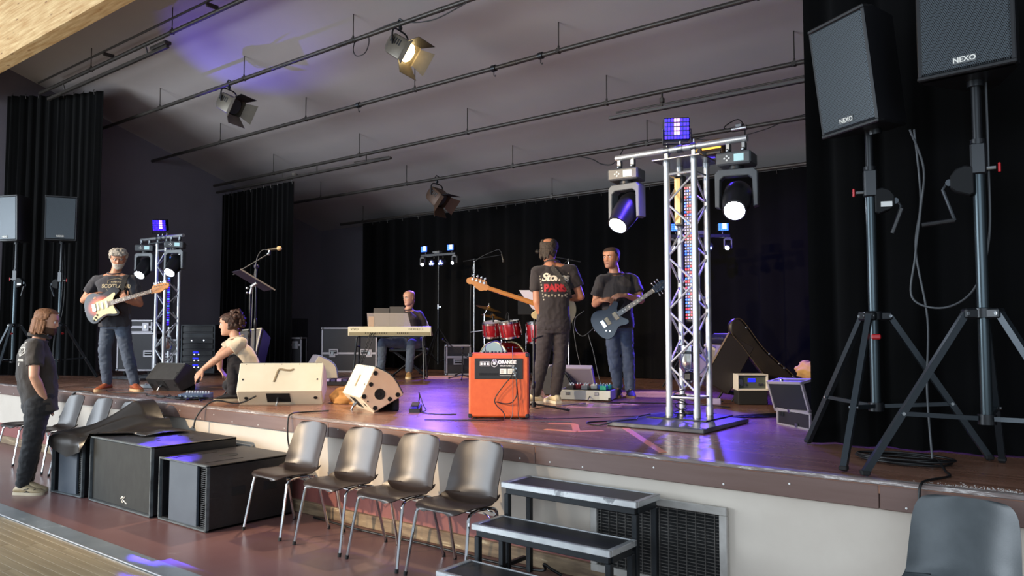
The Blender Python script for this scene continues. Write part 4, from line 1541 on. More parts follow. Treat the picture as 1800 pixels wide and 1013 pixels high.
# crest: shield with crown, and white data panels
cr = spline([(.0, -.022), (.018, -.012), (.021, .006), (.012, .02), (0, .012), (-.012, .02), (-.021, .006), (-.018, -.012)], 3, True)
pt.tube([(-.030 + p.x, Yp, .445 + p.y) for p in cr], .0018, 6, closed=True)
pt.ell((-.030, Yp, .447), (.011, .001, .010), n=12, m=6)
for k in range(5):
    pt.cyl((-.042 + k * .006, Yp, .466), (-.042 + k * .006, Yp, .474 + .003 * (k % 2)), .0014, n=6)
for x0, x1, z0, z1 in ((.008, .055, .375, .41), (.063, .108, .375, .41)):
    pt.box(((x0 + x1) / 2, Yp, (z0 + z1) / 2), (x1 - x0, .001, z1 - z0))
for x0, x1, z0, z1 in ((-.130, -.066, .4585, .4605), (-.130, -.066, .4285, .4305), (-.131, -.129, .4285, .4605), (-.067, -.065, .4285, .4605), (.008, .11, .361, .3645)):
    pt.box(((x0 + x1) / 2, Yp, (z0 + z1) / 2), (x1 - x0, .001, z1 - z0))
for x in (-.120, -.098, -.076):
    pt.box((x, Yp, .444), (.014, .001, .018))
for p in pt.v:
    p.x, p.z = p.x * 1.2, .418 + (p.z - .41) * 1.2
pt.obj('lettering', M_print, t, 0)
lb = MB()
for i in range(5):
    lb.box((.025, Yp - .001, .381 + i * .0055), (.02, .0008, .0016)).box((.086, Yp - .001, .381 + i * .0055), (.036, .0008, .0014))
for x in (-.109, -.087):
    lb.box((x, Yp - .001, .444), (.006, .0008, .01))
for p in lb.v:
    p.x, p.z = p.x * 1.2, .418 + (p.z - .41) * 1.2
lb.obj('fine_print', mat('ink_dark', '#3a342c', .7), t, 0)
v = MB()
for k in range(26):
    v.box((-.135 + k * .0053, Yp, .372), (.0026, .003, .018))
for p in v.v:
    p.x, p.z = p.x * 1.2, .418 + (p.z - .41) * 1.2
v.obj('cooling_slots', M_blackmatte, t, 0)
kn = MB()
for x in (-.13, -.095, -.06, -.03, .0, .03, .06):
    kn.cyl((x, -.10, .012 + H_ - .006), (x, -.10, .012 + H_ + .014), .011, n=12)
kn.obj('control_knobs', M_blackplastic, t)
MB().box((-.02, -.10, .012 + H_), (.36, .05, .006), bev=.001).obj('control_strip', mat('amp_strip', '#8f2f10', .5), t)
for sx in (-1, 1):
    for sz in (0, 1):
        z = .012 + (H_ - .0) * sz
        MB().box((sx * (W_ / 2 - .013), -D_ / 2 + .012, z + (.013 if sz == 0 else -.013)), (.034, .034, .034), bev=.006).obj('corner_protector', M_blackplastic, t)
MB().box((W_ / 2 + .002, .03, .30), (.006, .20, .44), bev=.002).obj('side_edge', M_black, t)
MB().cyl((-.2, -.1, 0), (-.2, -.1, .014), .018).cyl((.2, -.1, 0), (.2, -.1, .014), .018).cyl((-.2, .1, 0), (-.2, .1, .014), .018).cyl((.2, .1, 0), (.2, .1, .014), .018).obj('foot', M_rubber, t)
jk = MB()
for x, z in ((.120, .43), (.142, .42), (.122, .395), (.144, .385), (.135, .365)):
    jk.cyl((x, Yp + .004, z), (x, Yp - .006, z), .008, n=10)
jk.obj('jack_socket', M_steel, t)
AM = Matrix.Translation((-4.15, 1.06, DECK_Z)) @ Matrix.Rotation(R(35.5), 4, 'Z')


def amp_pts(q):
    return [AM @ Vector(p) for p in q]


cable('patch_cable', amp_pts([(.122, -.165, .395), (.10, -.19, .35), (.02, -.18, .25), (-.03, -.175, .17), (-.02, -.18, .12), (.04, -.19, .06), (.05, -.21, .01), (0.0, -.3, .008), (-.25, -.32, .008), (-.6, -.3, .008)]), .0045, M_cable, 'black cable curving down the back of the orange amplifier to the floor')
cable('patch_cable', amp_pts([(.144, -.165, .385), (.15, -.19, .3), (.15, -.185, .2), (.11, -.18, .14), (.05, -.18, .13), (-.02, -.18, .145)]), .0045, M_cable, 'black cable drooping in a wide loop across the back of the orange amplifier')
cable('patch_cable', amp_pts([(.112, -.08, .60), (.114, -.12, .57), (.118, -.175, .50), (.12, -.18, .3), (.118, -.19, .05), (.105, -.22, .008), (.2, -.35, .008), (.6, -.4, .008)]), .003, M_cablegrey, 'thin grey microphone cable hanging straight down behind the orange amplifier')
cable('patch_cable', amp_pts([(.142, -.165, .42), (.152, -.18, .3), (.17, -.185, .1), (.175, -.20, .015), (.3, -.2, .008), (.9, -.05, .008), (1.9, .3, .008)]), .0035, M_cable, 'black cable running from the orange amplifier across the floor towards the right truss')
cable('instrument_cable', amp_pts([(-.11, -.1, .548), (-.115, -.12, .60), (-.09, -.05, .63), (.0, .1, .62), (.05, .25, .3), (.02, .4, .01), (.4, .8, .008), (.8, 1.2, .008)]), .004, M_cablegrey, 'cable plugged into the top of the orange amplifier')

# ================================================================== microphone and music stands
M_micbody = mat('mic_body', '#3c372f', .4, .3)
M_micgrille = mat('mic_grille', '#cdb78c', .4, .3, c2='#a38f6a', scale=120)


def mic(mbpar, a, b, gm=M_micgrille):
    a, b = Vector(a), Vector(b)
    d = (b - a).normalized()
    L = (b - a).length
    MB().lathe([(.004, 0), (.011, .004), (.012, .02), (.016, L - .05), (.017, L - .045)], a, d, 14).obj('microphone_body', M_micbody, mbpar)
    MB().lathe([(.016, L - .046), (.024, L - .04), (.0265, L - .022), (.021, L - .004), (.008, L + .003), (0, L + .003)], a, d, 14).obj('microphone_grille', gm, mbpar)


def stand_legs(t, angs, r=.32, m=M_black, z=.09):
    for a in angs:
        c, s = math.cos(R(a)), math.sin(R(a))
        MB().cyl((.02 * c, .02 * s, z), (r * c, r * s, .012), .009, n=8).cyl((r * .93 * c, r * .93 * s, .018), (r * 1.02 * c, r * 1.02 * s, .010), .012, n=8).obj('leg', m, t)


t = thing('microphone_stand', 'boom microphone stand with a golden-headed vocal microphone above the crouching woman', 'microphone stand', (-7.56, .93, DECK_Z), YAW)
MB().cyl((0, 0, .08), (0, 0, .80), .012).lathe([(.012, .76), (.017, .77), (.017, .86), (.010, .88)], n=12).cyl((0, 0, .85), (0, 0, 1.45), .0085).obj('pole', M_poleblack, t)
MB().ell((0, 0, 1.46), .028).box((.0, -.02, 1.46), (.03, .05, .04), bev=.006).obj('boom_clutch', mat('clutch_blue', '#1a1838', .4), t)
MB().cyl((-.25, -.03, 1.365), (.145, -.03, 1.60), .0085).obj('boom', M_darkmetal, t)
MB().ell((.145, -.03, 1.60), .018).cyl((.145, -.03, 1.60), (.155, -.03, 1.64), .012).obj('clip', M_steel, t)
mic(t, (.13, -.03, 1.645), (.285, -.03, 1.665))
stand_legs(t, (20, 140, 262), .33)
cable('microphone_cable', [Matrix.Translation((-7.56, .93, DECK_Z)) @ Matrix.Rotation(YAW, 4, 'Z') @ Vector(p) for p in ((.13, -.03, 1.645), (.08, -.03, 1.645), (.04, -.04, 1.60), (.01, -.045, 1.50), (-.02, -.04, 1.2), (-.03, -.03, .9), (-.04, -.03, .5), (-.03, -.03, .1), (-.10, -.06, .01))], .0035, M_cablegrey, 'grey microphone cable hanging from the golden-headed vocal microphone')

t = thing('music_stand', 'black music stand with a tilted desk in front of the crouching woman', 'music stand', (-7.35, .72, DECK_Z), YAW)
MB().cyl((0, 0, .10), (0, 0, .72), .013).lathe([(.013, .66), (.019, .67), (.019, .73), (.011, .75)], n=12).cyl((0, 0, .7), (0, 0, 1.17), .010).obj('pole', M_black, t)
MB().ell((-.03, -.01, 1.2), .016).ell((-.03, -.01, 1.15), .014).cyl((0, 0, 1.14), (.02, 0, 1.22), .014).box((.04, 0, 1.235), (.08, .05, .025), Matrix.Rotation(R(-35), 3, 'Y'), bev=.004).obj('tilt_head', M_steel, t)
lx_ = Vector((.28, .25, -.20)).normalized()
ly_ = -Vector((-.126, .133, -.01)).normalized()
ly_ = (ly_ - lx_ * ly_.dot(lx_)).normalized()
Md = Matrix((lx_, ly_, lx_.cross(ly_))).transposed()
c = Vector((.02, .03, 1.285))
MB().box(c, (.42, .25, .006), Md, bev=.002).obj('desk', mat('desk_violet', '#25233a', .35, .3), t)
MB().box(c + Md @ Vector((.0, .125, .006)), (.44, .008, .014), Md).obj('desk_lip', mat('desk_lip', '#8f8781', .4, .3), t)
sl = MB()
for k in range(7):
    sl.box(c + Md @ Vector((-.13 + k * .03, .03, -.0035)), (.012, .06, .002), Md)
sl.obj('desk_slots', M_steel, t)
for a in (165, 285, 45):
    cc, s = math.cos(R(a)), math.sin(R(a))
    MB().cyl((.015 * cc, .015 * s, .37), (.33 * cc, .33 * s, .012), .008, n=8).cyl((.31 * cc, .31 * s, .03), (.34 * cc, .34 * s, .010), .012, n=8).obj('leg', M_black, t)
MB().lathe([(.014, .34), (.024, .345), (.024, .39), (.014, .395)], n=12).obj('leg_collar', M_black, t)

t = thing('microphone_stand', 'low black microphone stand between the orange amplifier and the bass player', 'microphone stand', (-4.23, 1.66, DECK_Z), YAW)
MB().cyl((0, 0, .05), (0, 0, .66), .010).lathe([(.010, .2), (.016, .21), (.016, .26), (.01, .27)], n=12).obj('pole', M_black, t)
MB().cyl((0, 0, .66), (.09, .05, .69), .008).ell((0, 0, .655), .015).obj('boom', M_black, t)
stand_legs(t, (-14, 108, 186), .33, M_black, .06)
MB().lathe([(.012, .03), (.022, .035), (.022, .075), (.012, .08)], n=12).obj('leg_collar', M_black, t)

t = thing('microphone_stand', 'tall boom stand with an overhead microphone behind the drum kit', 'microphone stand', (-8.22, 5.45, DECK_Z), YAW)
MB().cyl((0, 0, .1), (0, 0, 1.9), .010).cyl((0, 0, .1), (0, 0, .95), .014).obj('pole', M_steel, t)
MB().cyl((-.18, -.02, 1.88), (.46, -.02, 1.99), .0075).ell((0, -.01, 1.91), .022).obj('boom', M_darkmetal, t)
mic(t, (.45, -.02, 2.01), (.485, -.02, 1.86), M_micbody)
stand_legs(t, (30, 150, 270), .36, M_black, .16)
cable('microphone_cable', [Matrix.Translation((-8.22, 5.45, DECK_Z)) @ Matrix.Rotation(YAW, 4, 'Z') @ Vector(p) for p in ((.45, -.02, 2.01), (.40, -.03, 2.07), (.25, -.03, 2.02), (.08, -.03, 1.93), (-.02, -.03, 1.8), (-.06, -.03, 1.3), (-.06, -.03, .6), (-.04, -.03, .1))], .004, M_cablegrey, 'cable looping off the overhead drum microphone')
t = thing('microphone_stand', 'boom microphone stand showing behind the bass player\'s shoulder', 'microphone stand', (-5.67, 4.41, DECK_Z), YAW)
MB().cyl((0, 0, .1), (0, 0, 1.66), .010).cyl((0, 0, .1), (0, 0, .85), .014).obj('pole', M_steel, t)
MB().cyl((-.32, -.02, 1.745), (.16, -.02, 1.655), .0075).ell((0, -.01, 1.68), .022).cyl((-.08, .0, 1.62), (.0, 0, 1.68), .006).obj('boom', M_darkmetal, t)
mic(t, (-.30, -.02, 1.75), (-.44, -.02, 1.80), M_micbody)
stand_legs(t, (45, 165, 285), .34, M_black, .14)
cable('microphone_cable', [Matrix.Translation((-5.67, 4.41, DECK_Z)) @ Matrix.Rotation(YAW, 4, 'Z') @ Vector(p) for p in ((.02, -.03, 1.62), (.03, -.03, 1.1), (.08, -.05, .6), (.16, -.1, .2), (.22, -.1, .012), (.4, 0, .01))], .004, M_cablegrey, 'cable trailing from the stand behind the bass player')
t = thing('music_stand', 'music stand holding white sheets behind the neck of the bass', 'music stand', (-5.85, 3.80, DECK_Z), YAW)
MB().cyl((.05, 0, .1), (.05, 0, .95), .011).obj('pole', M_black, t)
M_paper = mat('paper', '#d9d5df', .7)
Mp_ = Matrix.Rotation(R(0), 3, 'Y') @ Matrix.Rotation(R(-18), 3, 'X')
MB().prism([(-.17, .20), (.0, -.04), (.16, -.12), (.20, .2)][::1], (.02, -.03, 1.06), (1, 0, 0), (0, -.25, .97), .006).obj('sheet_music', M_paper, t, 0)
MB().box((.04, .02, 1.08), (.40, .008, .28), Mp_, bev=.002).obj('desk', M_black, t)
stand_legs(t, (50, 170, 290), .30, M_black, .2)

# ================================================================== stage keyboard
t = thing('stage_keyboard', 'cream stage piano seen from behind, carrying a clear music rest', 'keyboard', (-8.71, 4.07, DECK_Z), YAW + R(1))
KW = 1.255
M_keyw = mat('keyboard_cream', '#d6d0b0', .4, c2='#dcd7ba', scale=3)
MB().prism([(-.165, .0), (.165, .0), (.165, .035), (.02, .075), (-.145, .142), (-.165, .135)], (KW / 2, 0, .665), (0, 1, 0), (0, 0, 1), KW, .005).obj('body', M_keyw, t, 30)
MB().box((0, -.166, .695), (KW - .03, .008, .052), bev=.002).obj('rear_panel', mat('keyboard_rear', '#8a8263', .5), t)
cn = MB()
for x in [-.36 + .035 * k for k in range(10)] + [.12 + .03 * k for k in range(6)]:
    cn.cyl((x, -.170, .705), (x, -.176, .705), .008, n=8)
cn.obj('connector', M_blackmatte, t)
kk = MB()
for k in range(52):
    kk.box((-KW / 2 + .05 + k * .0222, .095, .720), (.0205, .13, .016), mi=0)
kk.obj('white_keys', M_white, t, 0)
bl = MB()
for k in range(51):
    if k % 7 in (0, 1, 3, 4, 5):
        bl.box((-KW / 2 + .061 + k * .0222, .07, .732), (.011, .08, .014))
bl.obj('black_keys', M_blackplastic, t, 0)
lt = text_mb('VIVO', .052, (-.53, -.1655, .762), (1, 0, 0), (0, 0, 1), depth=.001, bold=.0012)
text_mb('DEXIBELL', .040, (.40, -.1655, .762), (1, 0, 0), (0, 0, 1), lt, depth=.001, sp=1.4, bold=.0012)
lt.obj('lettering', mat('key_ink', '#7a7556', .6), t, 0)
M_acr = mat('clear_acrylic', '#e8dcd0', .12, alpha=.22)
MB().prism([(-.33, 0), (.33, 0), (.27, .215), (-.35, .215)], (-.02, -.045, .80), (1, 0, 0), (0, .12, .99), .006).obj('music_rest', M_acr, t, 0)
MB().cyl((-.12, -.06, .775), (-.12, -.02, .785), .012).cyl((.16, -.06, .775), (.16, -.02, .785), .012).obj('rest_clip', M_blackplastic, t)
for sx, nm in ((-1, 0), (1, 0)):
    lg = MB()
    x = sx * .50
    for y0, y1 in ((-.12, -.24), (.12, .24)):
        lg.box((x, y0, .655), (.05, .05, .03), bev=.004)
        lg.cyl((x, y0, .655), (x + sx * .035, y1, .012), .016, n=10)
    lg.cyl((x + sx * .008, -.15, .5), (x + sx * .008, .15, .5), .010)
    lg.obj('stand_leg', M_darkmetal, t)
MB().box((0, 0, .650), (1.04, .04, .02), bev=.003).obj('stand_beam', M_darkmetal, t)
KM = Matrix.Translation((-8.71, 4.07, DECK_Z)) @ Matrix.Rotation(YAW + R(1), 4, 'Z')
for i, (x, q) in enumerate(((-.28, .0), (-.26, .03), (-.22, -.02))):
    cable('keyboard_cable', [KM @ Vector(p) for p in ((x, -.18, .705), (x - .02, -.21, .66), (x - .10, -.22, .42), (x - .22 + q, -.22, .15), (x - .25 + q, -.24, .01), (x - .6, -.3 + q, .008))], .006, M_cable, 'black cable behind the cream stage piano, %s of its three' % ('middle', 'rightmost', 'leftmost')[i], group='cables behind the stage piano')
for i, (x0, x1, h, zz_) in enumerate(((-.27, -.03, .30, 0), (-.03, .20, .325, .0))):
    o = MB().box(((x0 + x1) / 2, -.005 + .012 * i, .79 + h / 2), (x1 - x0, .012, h), Matrix.Rotation(R(-7), 3, 'X'), bev=.002).obj('sheet_folder', mat('folder_dark', '#35302c', .5), None)
    o.matrix_world = KM
    tag(o, ('dark music folder standing on the left half of the clear music rest', 'slightly taller dark folder on the right half of the clear music rest')[i], 'folder')
o = MB().box((-.30, -.02, .875), (.085, .03, .17), Matrix.Rotation(R(-7), 3, 'X'), bev=.003).obj('wooden_box', mat('box_ply', '#b08d68', .6), None)
o.matrix_world = KM
tag(o, 'small tan box leaning at the left end of the clear music rest', 'box')

# keyboard player's bench
t = thing('keyboard_bench', 'black folding bench under the seated keyboard player', 'bench', (-9.06, 4.80, DECK_Z), YAW)
MB().box((0, 0, .43), (.62, .32, .06), bev=.02).obj('seat', M_blackplastic, t)
for y in (-.1, .1):
    MB().cyl((-.24, y, .405), (.26, y, .02), .012).cyl((.24, y, .405), (-.26, y, .02), .012).obj('cross_leg', M_darkmetal, t)
MB().cyl((-.26, -.16, .014), (-.26, .16, .014), .014).cyl((.26, -.16, .014), (.26, .16, .014), .014).obj('foot_bar', M_darkmetal, t)

# ================================================================== drum kit
M_drumred = mat('drum_red', '#8e0f1c', .22, .25, c2='#a3131f', scale=3, coat=.5)
M_skin = mat('drum_skin', '#7d96a0', .35, c2='#8aa2aa', scale=3)
M_skinw = mat('drum_skin_white', '#c9c2b8', .5)
M_hoopwood = mat('drum_hoop', '#cfc3a3', .35, .3)
M_cymbal = mat('cymbal_bronze', '#b98a4a', .3, .6)


def drum(t, c, ax, r, d, parts, hoopm, headm, lugs=8):
    ax = Vector(ax).normalized()
    c = Vector(c)
    x, y, _ = basis(ax)
    b = MB().lathe([(r * .99, -d / 2), (r, -d / 2 + .004), (r, d / 2 - .004), (r * .99, d / 2)], c, ax, 28).obj(parts, M_drumred, t, 30)
    for s in (-1, 1):
        MB().lathe([(r + .003, -.012), (r + .014, -.012), (r + .014, .014), (r + .004, .016), (r + .003, 0)], c + ax * s * d / 2, ax, 28).obj('hoop', hoopm, b)
        MB().lathe([(r + .002, 0), (r, .004), (0.0, .004)] if s > 0 else [(0, -.004), (r, -.004), (r + .002, 0)], c + ax * s * d / 2, ax, 28).obj('drumhead', headm[0 if s < 0 else 1], b)
    lg = MB()
    for k in range(lugs):
        a = 2 * PI * k / lugs
        e = x * math.cos(a) + y * math.sin(a)
        p = c + e * (r + .012)
        lg.cyl(p - ax * d / 2, p + ax * d / 2, .004, n=6)
        for s in (-.22, .22):
            lg.cyl(c + e * r + ax * (d * s - .02), c + e * (r + .004) + ax * (d * s + .02), .011, n=6)
    lg.obj('lug', M_chrome, b)
    return b


kick_ax = Vector((.0, -1, 0))
t = thing('bass_drum', 'red bass drum with two rack toms mounted on top', 'drum', (-7.17, 4.88, DECK_Z), R(-2))
drum(t, (0, 0, .29), (0, -1, 0), .28, .40, 'bass_drum_shell', M_hoopwood, (M_skinw, M_skin))
for sx in (-1, 1):
    MB().cyl((sx * .26, -.12, .2), (sx * .40, -.24, .012), .009).obj('spur', M_chrome, t)
MB().cyl((0, -.02, .56), (0, -.02, .86), .014).cyl((-.16, -.0, .80), (.16, -.0, .80), .010).obj('tom_arm', M_chrome, t)
drum(t, (-.19, -.02, .76), (.10, -.20, 1), .135, .20, 'rack_tom', M_chrome, (M_skinw, M_skinw), 6)
drum(t, (.15, .0, .76), (-.05, -.20, 1), .15, .22, 'rack_tom', M_chrome, (M_skinw, M_skinw), 6)
for x in (-.14, .17):
    MB().cyl((x, -.05, .87), (x, -.06, .96), .012).tube(spline([(x, -.06, .96), (x - .02, -.05, 1.01), (x - .05, -.05, .99), (x - .055, -.06, .92)], 4), .004, 6).obj('clip_microphone', M_black, t)
t = thing('floor_tom', 'red floor tom beside the bass player\'s elbow', 'drum', (-6.60, 5.02, DECK_Z))
drum(t, (0, 0, .72), (0, -.1, 1), .175, .28, 'floor_tom_shell', M_chrome, (M_skinw, M_skinw), 6)
for a in (90, 210, 330):
    MB().cyl((.19 * math.cos(R(a)), .19 * math.sin(R(a)), .0), (.19 * math.cos(R(a)), .19 * math.sin(R(a)), .7), .007).obj('leg', M_chrome, t)
t = thing('drum_stool', 'black drum stool behind the bass drum', 'stool', (-6.75, 5.75, DECK_Z))
MB().lathe([(.0, .46), (.16, .46), (.17, .49), (.16, .53), (0, .535)], n=24).obj('seat', M_black, t)
MB().cyl((0, 0, .1), (0, 0, .47), .014).obj('post', M_chrome, t)
stand_legs(t, (40, 160, 280), .27, M_chrome, .25)
t = thing('cymbal_stand', 'chrome stand with two bronze cymbals left of the red toms', 'cymbal', (-7.62, 5.0, DECK_Z), YAW)
MB().cyl((0, 0, .1), (0, 0, 1.0), .012).cyl((0, 0, 1.0), (.06, 0, 1.11), .009).cyl((-.22, .02, .72), (.24, .02, .78), .009).ell((0, 0, .74), .022).ell((0, 0, 1.0), .018).obj('stand', M_chrome, t)
Mc = Vector((.18, -.35, 1))
MB().lathe([(.20, 0), (.10, .014), (.035, .026), (.025, .045), (.0, .05), (.0, .044), (.03, .02), (.1, .010), (.198, -.003)], (.06, 0, 1.08), Vector((.28, -.12, 1)), 32).obj('crash_cymbal', M_cymbal, t)
MB().lathe([(.19, 0), (.10, .014), (.035, .026), (.025, .045), (.0, .05), (.0, .044), (.03, .02), (.1, .010), (.188, -.003)], (.13, .1, .955), Vector((.22, -.10, 1)), 32).obj('hi_hat_cymbal', M_cymbal, t)
MB().cyl((.06, 0, 1.08), (.07, 0, 1.15), .006).ell((.07, 0, 1.155), .014).obj('wing_nut', M_steel, t)
stand_legs(t, (30, 150, 270), .30, M_chrome, .25)
t = thing('microphone_stand', 'short dark boom stand leaning left of the bass drum', 'microphone stand', (-7.85, 4.75, DECK_Z), YAW)
MB().cyl((0, 0, .05), (0, 0, .48), .010).cyl((-.30, -.02, .60), (.24, -.02, .22), .008).ell((0, 0, .47), .02).obj('boom', M_black, t)
MB().ell((-.30, -.02, .60), (.018, .018, .018)).obj('counterweight', M_black, t)
stand_legs(t, (30, 150, 270), .25, M_black, .06)

# ================================================================== flight cases, racks
M_case = mat('flightcase_panel', '#1d1a20', .5, c2='#232027', scale=6)
M_casealu = mat('flightcase_alu', '#a8a4aa', .38, .35)


def flight_case(label, loc, rz, w, d, h, lid=.7, handles=(0,), latches=(), casters=0.0, name='flight_case'):
    t = thing(name, label, 'case', loc, rz)
    MB().box((0, 0, casters + h / 2), (w - .01, d - .01, h - .01)).obj('panel', M_case, t)
    e = MB()
    b = .028
    for sy in (-1, 1):
        for sz in (0, 1):
            e.box((0, sy * (d / 2 - b / 2 + .003), casters + b / 2 - .003 + sz * (h - b + .006)), (w, b, b), bev=.003)
        for sx in (-1, 1):
            e.box((sx * (w / 2 - b / 2 + .003), sy * (d / 2 - b / 2 + .003), casters + h / 2), (b, b, h), bev=.003)
    for sx in (-1, 1):
        for sz in (0, 1):
            e.box((sx * (w / 2 - b / 2 + .003), 0, casters + b / 2 - .003 + sz * (h - b + .006)), (b, d, b), bev=.003)
    if lid:
        e.box((0, -d / 2, casters + h * lid), (w, .012, .04), bev=.003)
    e.obj('edge_profile', M_casealu, t)
    for sx in (-1, 1):
        for sz in (0, 1):
            MB().ell((sx * (w / 2 - .008), -d / 2 + .008, casters + .012 + sz * (h - .024)), .028, n=10, m=6).obj('ball_corner', M_steel, t)
    for x in handles:
        q = MB().box((x, -d / 2 - .004, casters + h * .45), (.17, .012, .11), bev=.004)
        hh = q.obj('handle_dish', M_casealu, t)
        MB().box((x, -d / 2 - .010, casters + h * .45), (.12, .006, .06), bev=.002).obj('handle_recess', M_blackmatte, hh)
        MB().box((x, -d / 2 - .018, casters + h * .46), (.11, .014, .02), bev=.005).obj('handle_grip', M_steel, hh)
    for x in latches:
        q = MB().box((x, -d / 2 - .006, casters + h * (lid or .5)), (.11, .012, .14), bev=.004).obj('latch_dish', M_casealu, t)
        MB().box((x, -d / 2 - .014, casters + h * (lid or .5)), (.05, .012, .07), bev=.004).obj('latch', M_steel, q)
    if casters:
        for sx in (-1, 1):
            for sy in (-1, 1):
                MB().cyl((sx * (w / 2 - .1) - .016, sy * (d / 2 - .1), .05), (sx * (w / 2 - .1) + .016, sy * (d / 2 - .1), .05), .048, n=14).box((sx * (w / 2 - .1), sy * (d / 2 - .1), .09), (.05, .06, .03)).obj('caster', M_rubber, t)
    return t


flight_case('large black flight case with aluminium edges behind the stage piano', (-11.05, 5.30, DECK_Z), YAW, 1.0, .55, .80, .42, (-.28, .28), (-.30, .36), .0)
flight_case('small black flight case with a pale frame left of the large one', (-11.92, 4.70, DECK_Z), YAW, .30, .35, .62, .78, (), (.03,), 0)
flight_case('tall black flight case on castors behind the sunburst guitarist\'s legs', (-12.75, 2.25, DECK_Z), YAW, .60, .50, .62, 0, (-.12, .22), (), .09)
flight_case('small black case lying on top of the tall castored case', (-12.70, 2.25, DECK_Z + .71), YAW, .42, .35, .21, .45, (), (.1,), 0)
flight_case('dark rack case half hidden behind the left truss', (-12.44, 2.60, DECK_Z), YAW, .36, .40, .60, .6, (.02,), (), .0)
flight_case('dark equipment case behind the drum microphones, left of the drum kit', (-8.85, 5.75, DECK_Z), YAW + R(8), .42, .45, .50, .6, (.0,), (), 0)
# rack with amplifiers and blue displays
t = thing('amplifier_rack', 'black amplifier rack with rows of blue displays behind the crouching woman', 'rack', (-12.05, 2.92, DECK_Z), YAW)
MB().box((0, .03, .44), (.56, .44, .80), bev=.01).obj('cabinet', M_case, t)
e = MB()
for sx in (-1, 1):
    e.box((sx * .272, -.20, .44), (.018, .02, .80))
e.box((0, -.20, .835), (.56, .02, .014)).box((0, -.20, .05), (.56, .02, .014))
e.obj('edge_profile', M_darkmetal, t)
M_unit = mat('rack_unit', '#15161a', .4)
for k, (z0, h) in enumerate(((.72, .09), (.62, .085), (.53, .075), (.44, .075), (.33, .085), (.23, .085), (.12, .085))):
    u = MB().box((0, -.200, z0 + h / 2), (.50, .03, h - .008), bev=.003).obj('rack_unit', M_unit, t)
    if k == 1:
        MB().box((0, -.218, z0 + .06), (.44, .008, .012)).obj('handle_bar', M_darkmetal, u)
    if k >= 4:
        MB().box((-.03, -.217, z0 + .055), (.085, .004, .022)).obj('display', mat('display_blue', '#1420ff', .3, emit='#1418ff', estr=3), u)
        q = MB()
        for x in (-.05, .02):
            q.ell((x, -.217, z0 + .022), (.010, .006, .008), n=8, m=5)
        q.obj('status_led', mat('led_white', '#e8eeff', .3, emit='#dfe8ff', estr=5), u)
    elif k in (2,):
        MB().ell((-.10, -.217, z0 + .05), .009).ell((.10, -.217, z0 + .055), .010).obj('status_led', MATS['led_white'] if 'led_white' in MATS else mat('led_white', '#e8eeff', .3, emit='#dfe8ff', estr=5), u)
        MB().box((0, -.216, z0 + .02), (.12, .004, .008)).obj('label_strip', M_darkmetal, u)
    else:
        MB().box((0, -.216, z0 + h * .5), (.12, .004, .010)).obj('label_strip', M_darkmetal, u)

# open equipment case at the right curtain
t = thing('equipment_case', 'black hard case with aluminium edges standing half open at the right curtain', 'case', (-1.95, 1.90, DECK_Z), R(-39))
MB().box((.02, .13, .065), (.43, .26, .12), bev=.004).obj('case_base', M_case, t)
e = MB()
for z in (.006, .122):
    e.box((.02, -.001, z), (.44, .014, .014)).box((.236, .13, z), (.014, .26, .014)).box((-.196, .13, z), (.014, .26, .014))
e.box((.233, -.001, .065), (.016, .014, .12)).box((-.193, -.001, .065), (.016, .014, .12))
e.obj('base_profile', M_casealu, t)
Ml = Matrix.Rotation(R(14), 3, 'X') @ Matrix.Rotation(R(-3), 3, 'Y')
cc = Vector((-.01, .02, .242))
MB().box(cc, (.46, .10, .22), Ml, bev=.004).obj('case_lid', mat('case_lid', '#1d2023', .42, c2='#26292c', scale=3), t)
e = MB()
for sx in (-1, 1):
    e.box(cc + Ml @ Vector((sx * .23, -.046, 0)), (.018, .018, .235), Ml)
for sz in (-1, 1):
    e.box(cc + Ml @ Vector((0, -.046, sz * .11)), (.475, .018, .020), Ml).box(cc + Ml @ Vector((0, .046, sz * .11)), (.475, .018, .018), Ml)
    e.box(cc + Ml @ Vector((.23, 0, sz * .11)), (.018, .11, .018), Ml).box(cc + Ml @ Vector((-.23, 0, sz * .11)), (.018, .11, .018), Ml)
e.obj('lid_profile', M_casealu, t)
MB().box(cc + Ml @ Vector((-.02, -.058, -.11)), (.03, .012, .034), Ml, bev=.003).obj('latch', M_steel, t)
MB().ell(cc + Ml @ Vector((-.06, -.03, .125)), .016).obj('latch', M_steel, t)
MB().box((.07, -.01, .02), (.03, .012, .03)).obj('latch', M_steel, t)
MB().box((-.13, -.008, .085), (.05, .006, .03), bev=.002).obj('latch', M_darkmetal, t)
q = MB().ell((.02, 0, .01), (.13, .09, .075), n=40, m=26)
for p in q.v:
    r = 1 - abs(noise.noise(p * 17 + Vector((3, 1, 2)))) * 2
    p += p.normalized() * (.022 * r + .014 * noise.noise(p * 38))
o = q.obj('cloth_bundle', mat('tan_cloth', '#b98d4a', .8, bump=.4, bscale=20), None, 0)
o.data.shade_smooth()
o.location = (-1.93, 2.34, DECK_Z + .40)
tag(o, 'tan cloth bundle on top of the stack behind the half open case', 'cloth')
t = thing('equipment_case', 'dark case behind the half open case, carrying the tan cloth', 'case', (-1.93, 2.36, DECK_Z), R(-39))
MB().box((0, 0, .16), (.40, .22, .31), bev=.006).obj('case_body', M_case, t)
MB().box((0, -.112, .25), (.40, .01, .016)).box((0, 0, .315), (.41, .23, .012), bev=.003).obj('edge_profile', M_casealu, t)

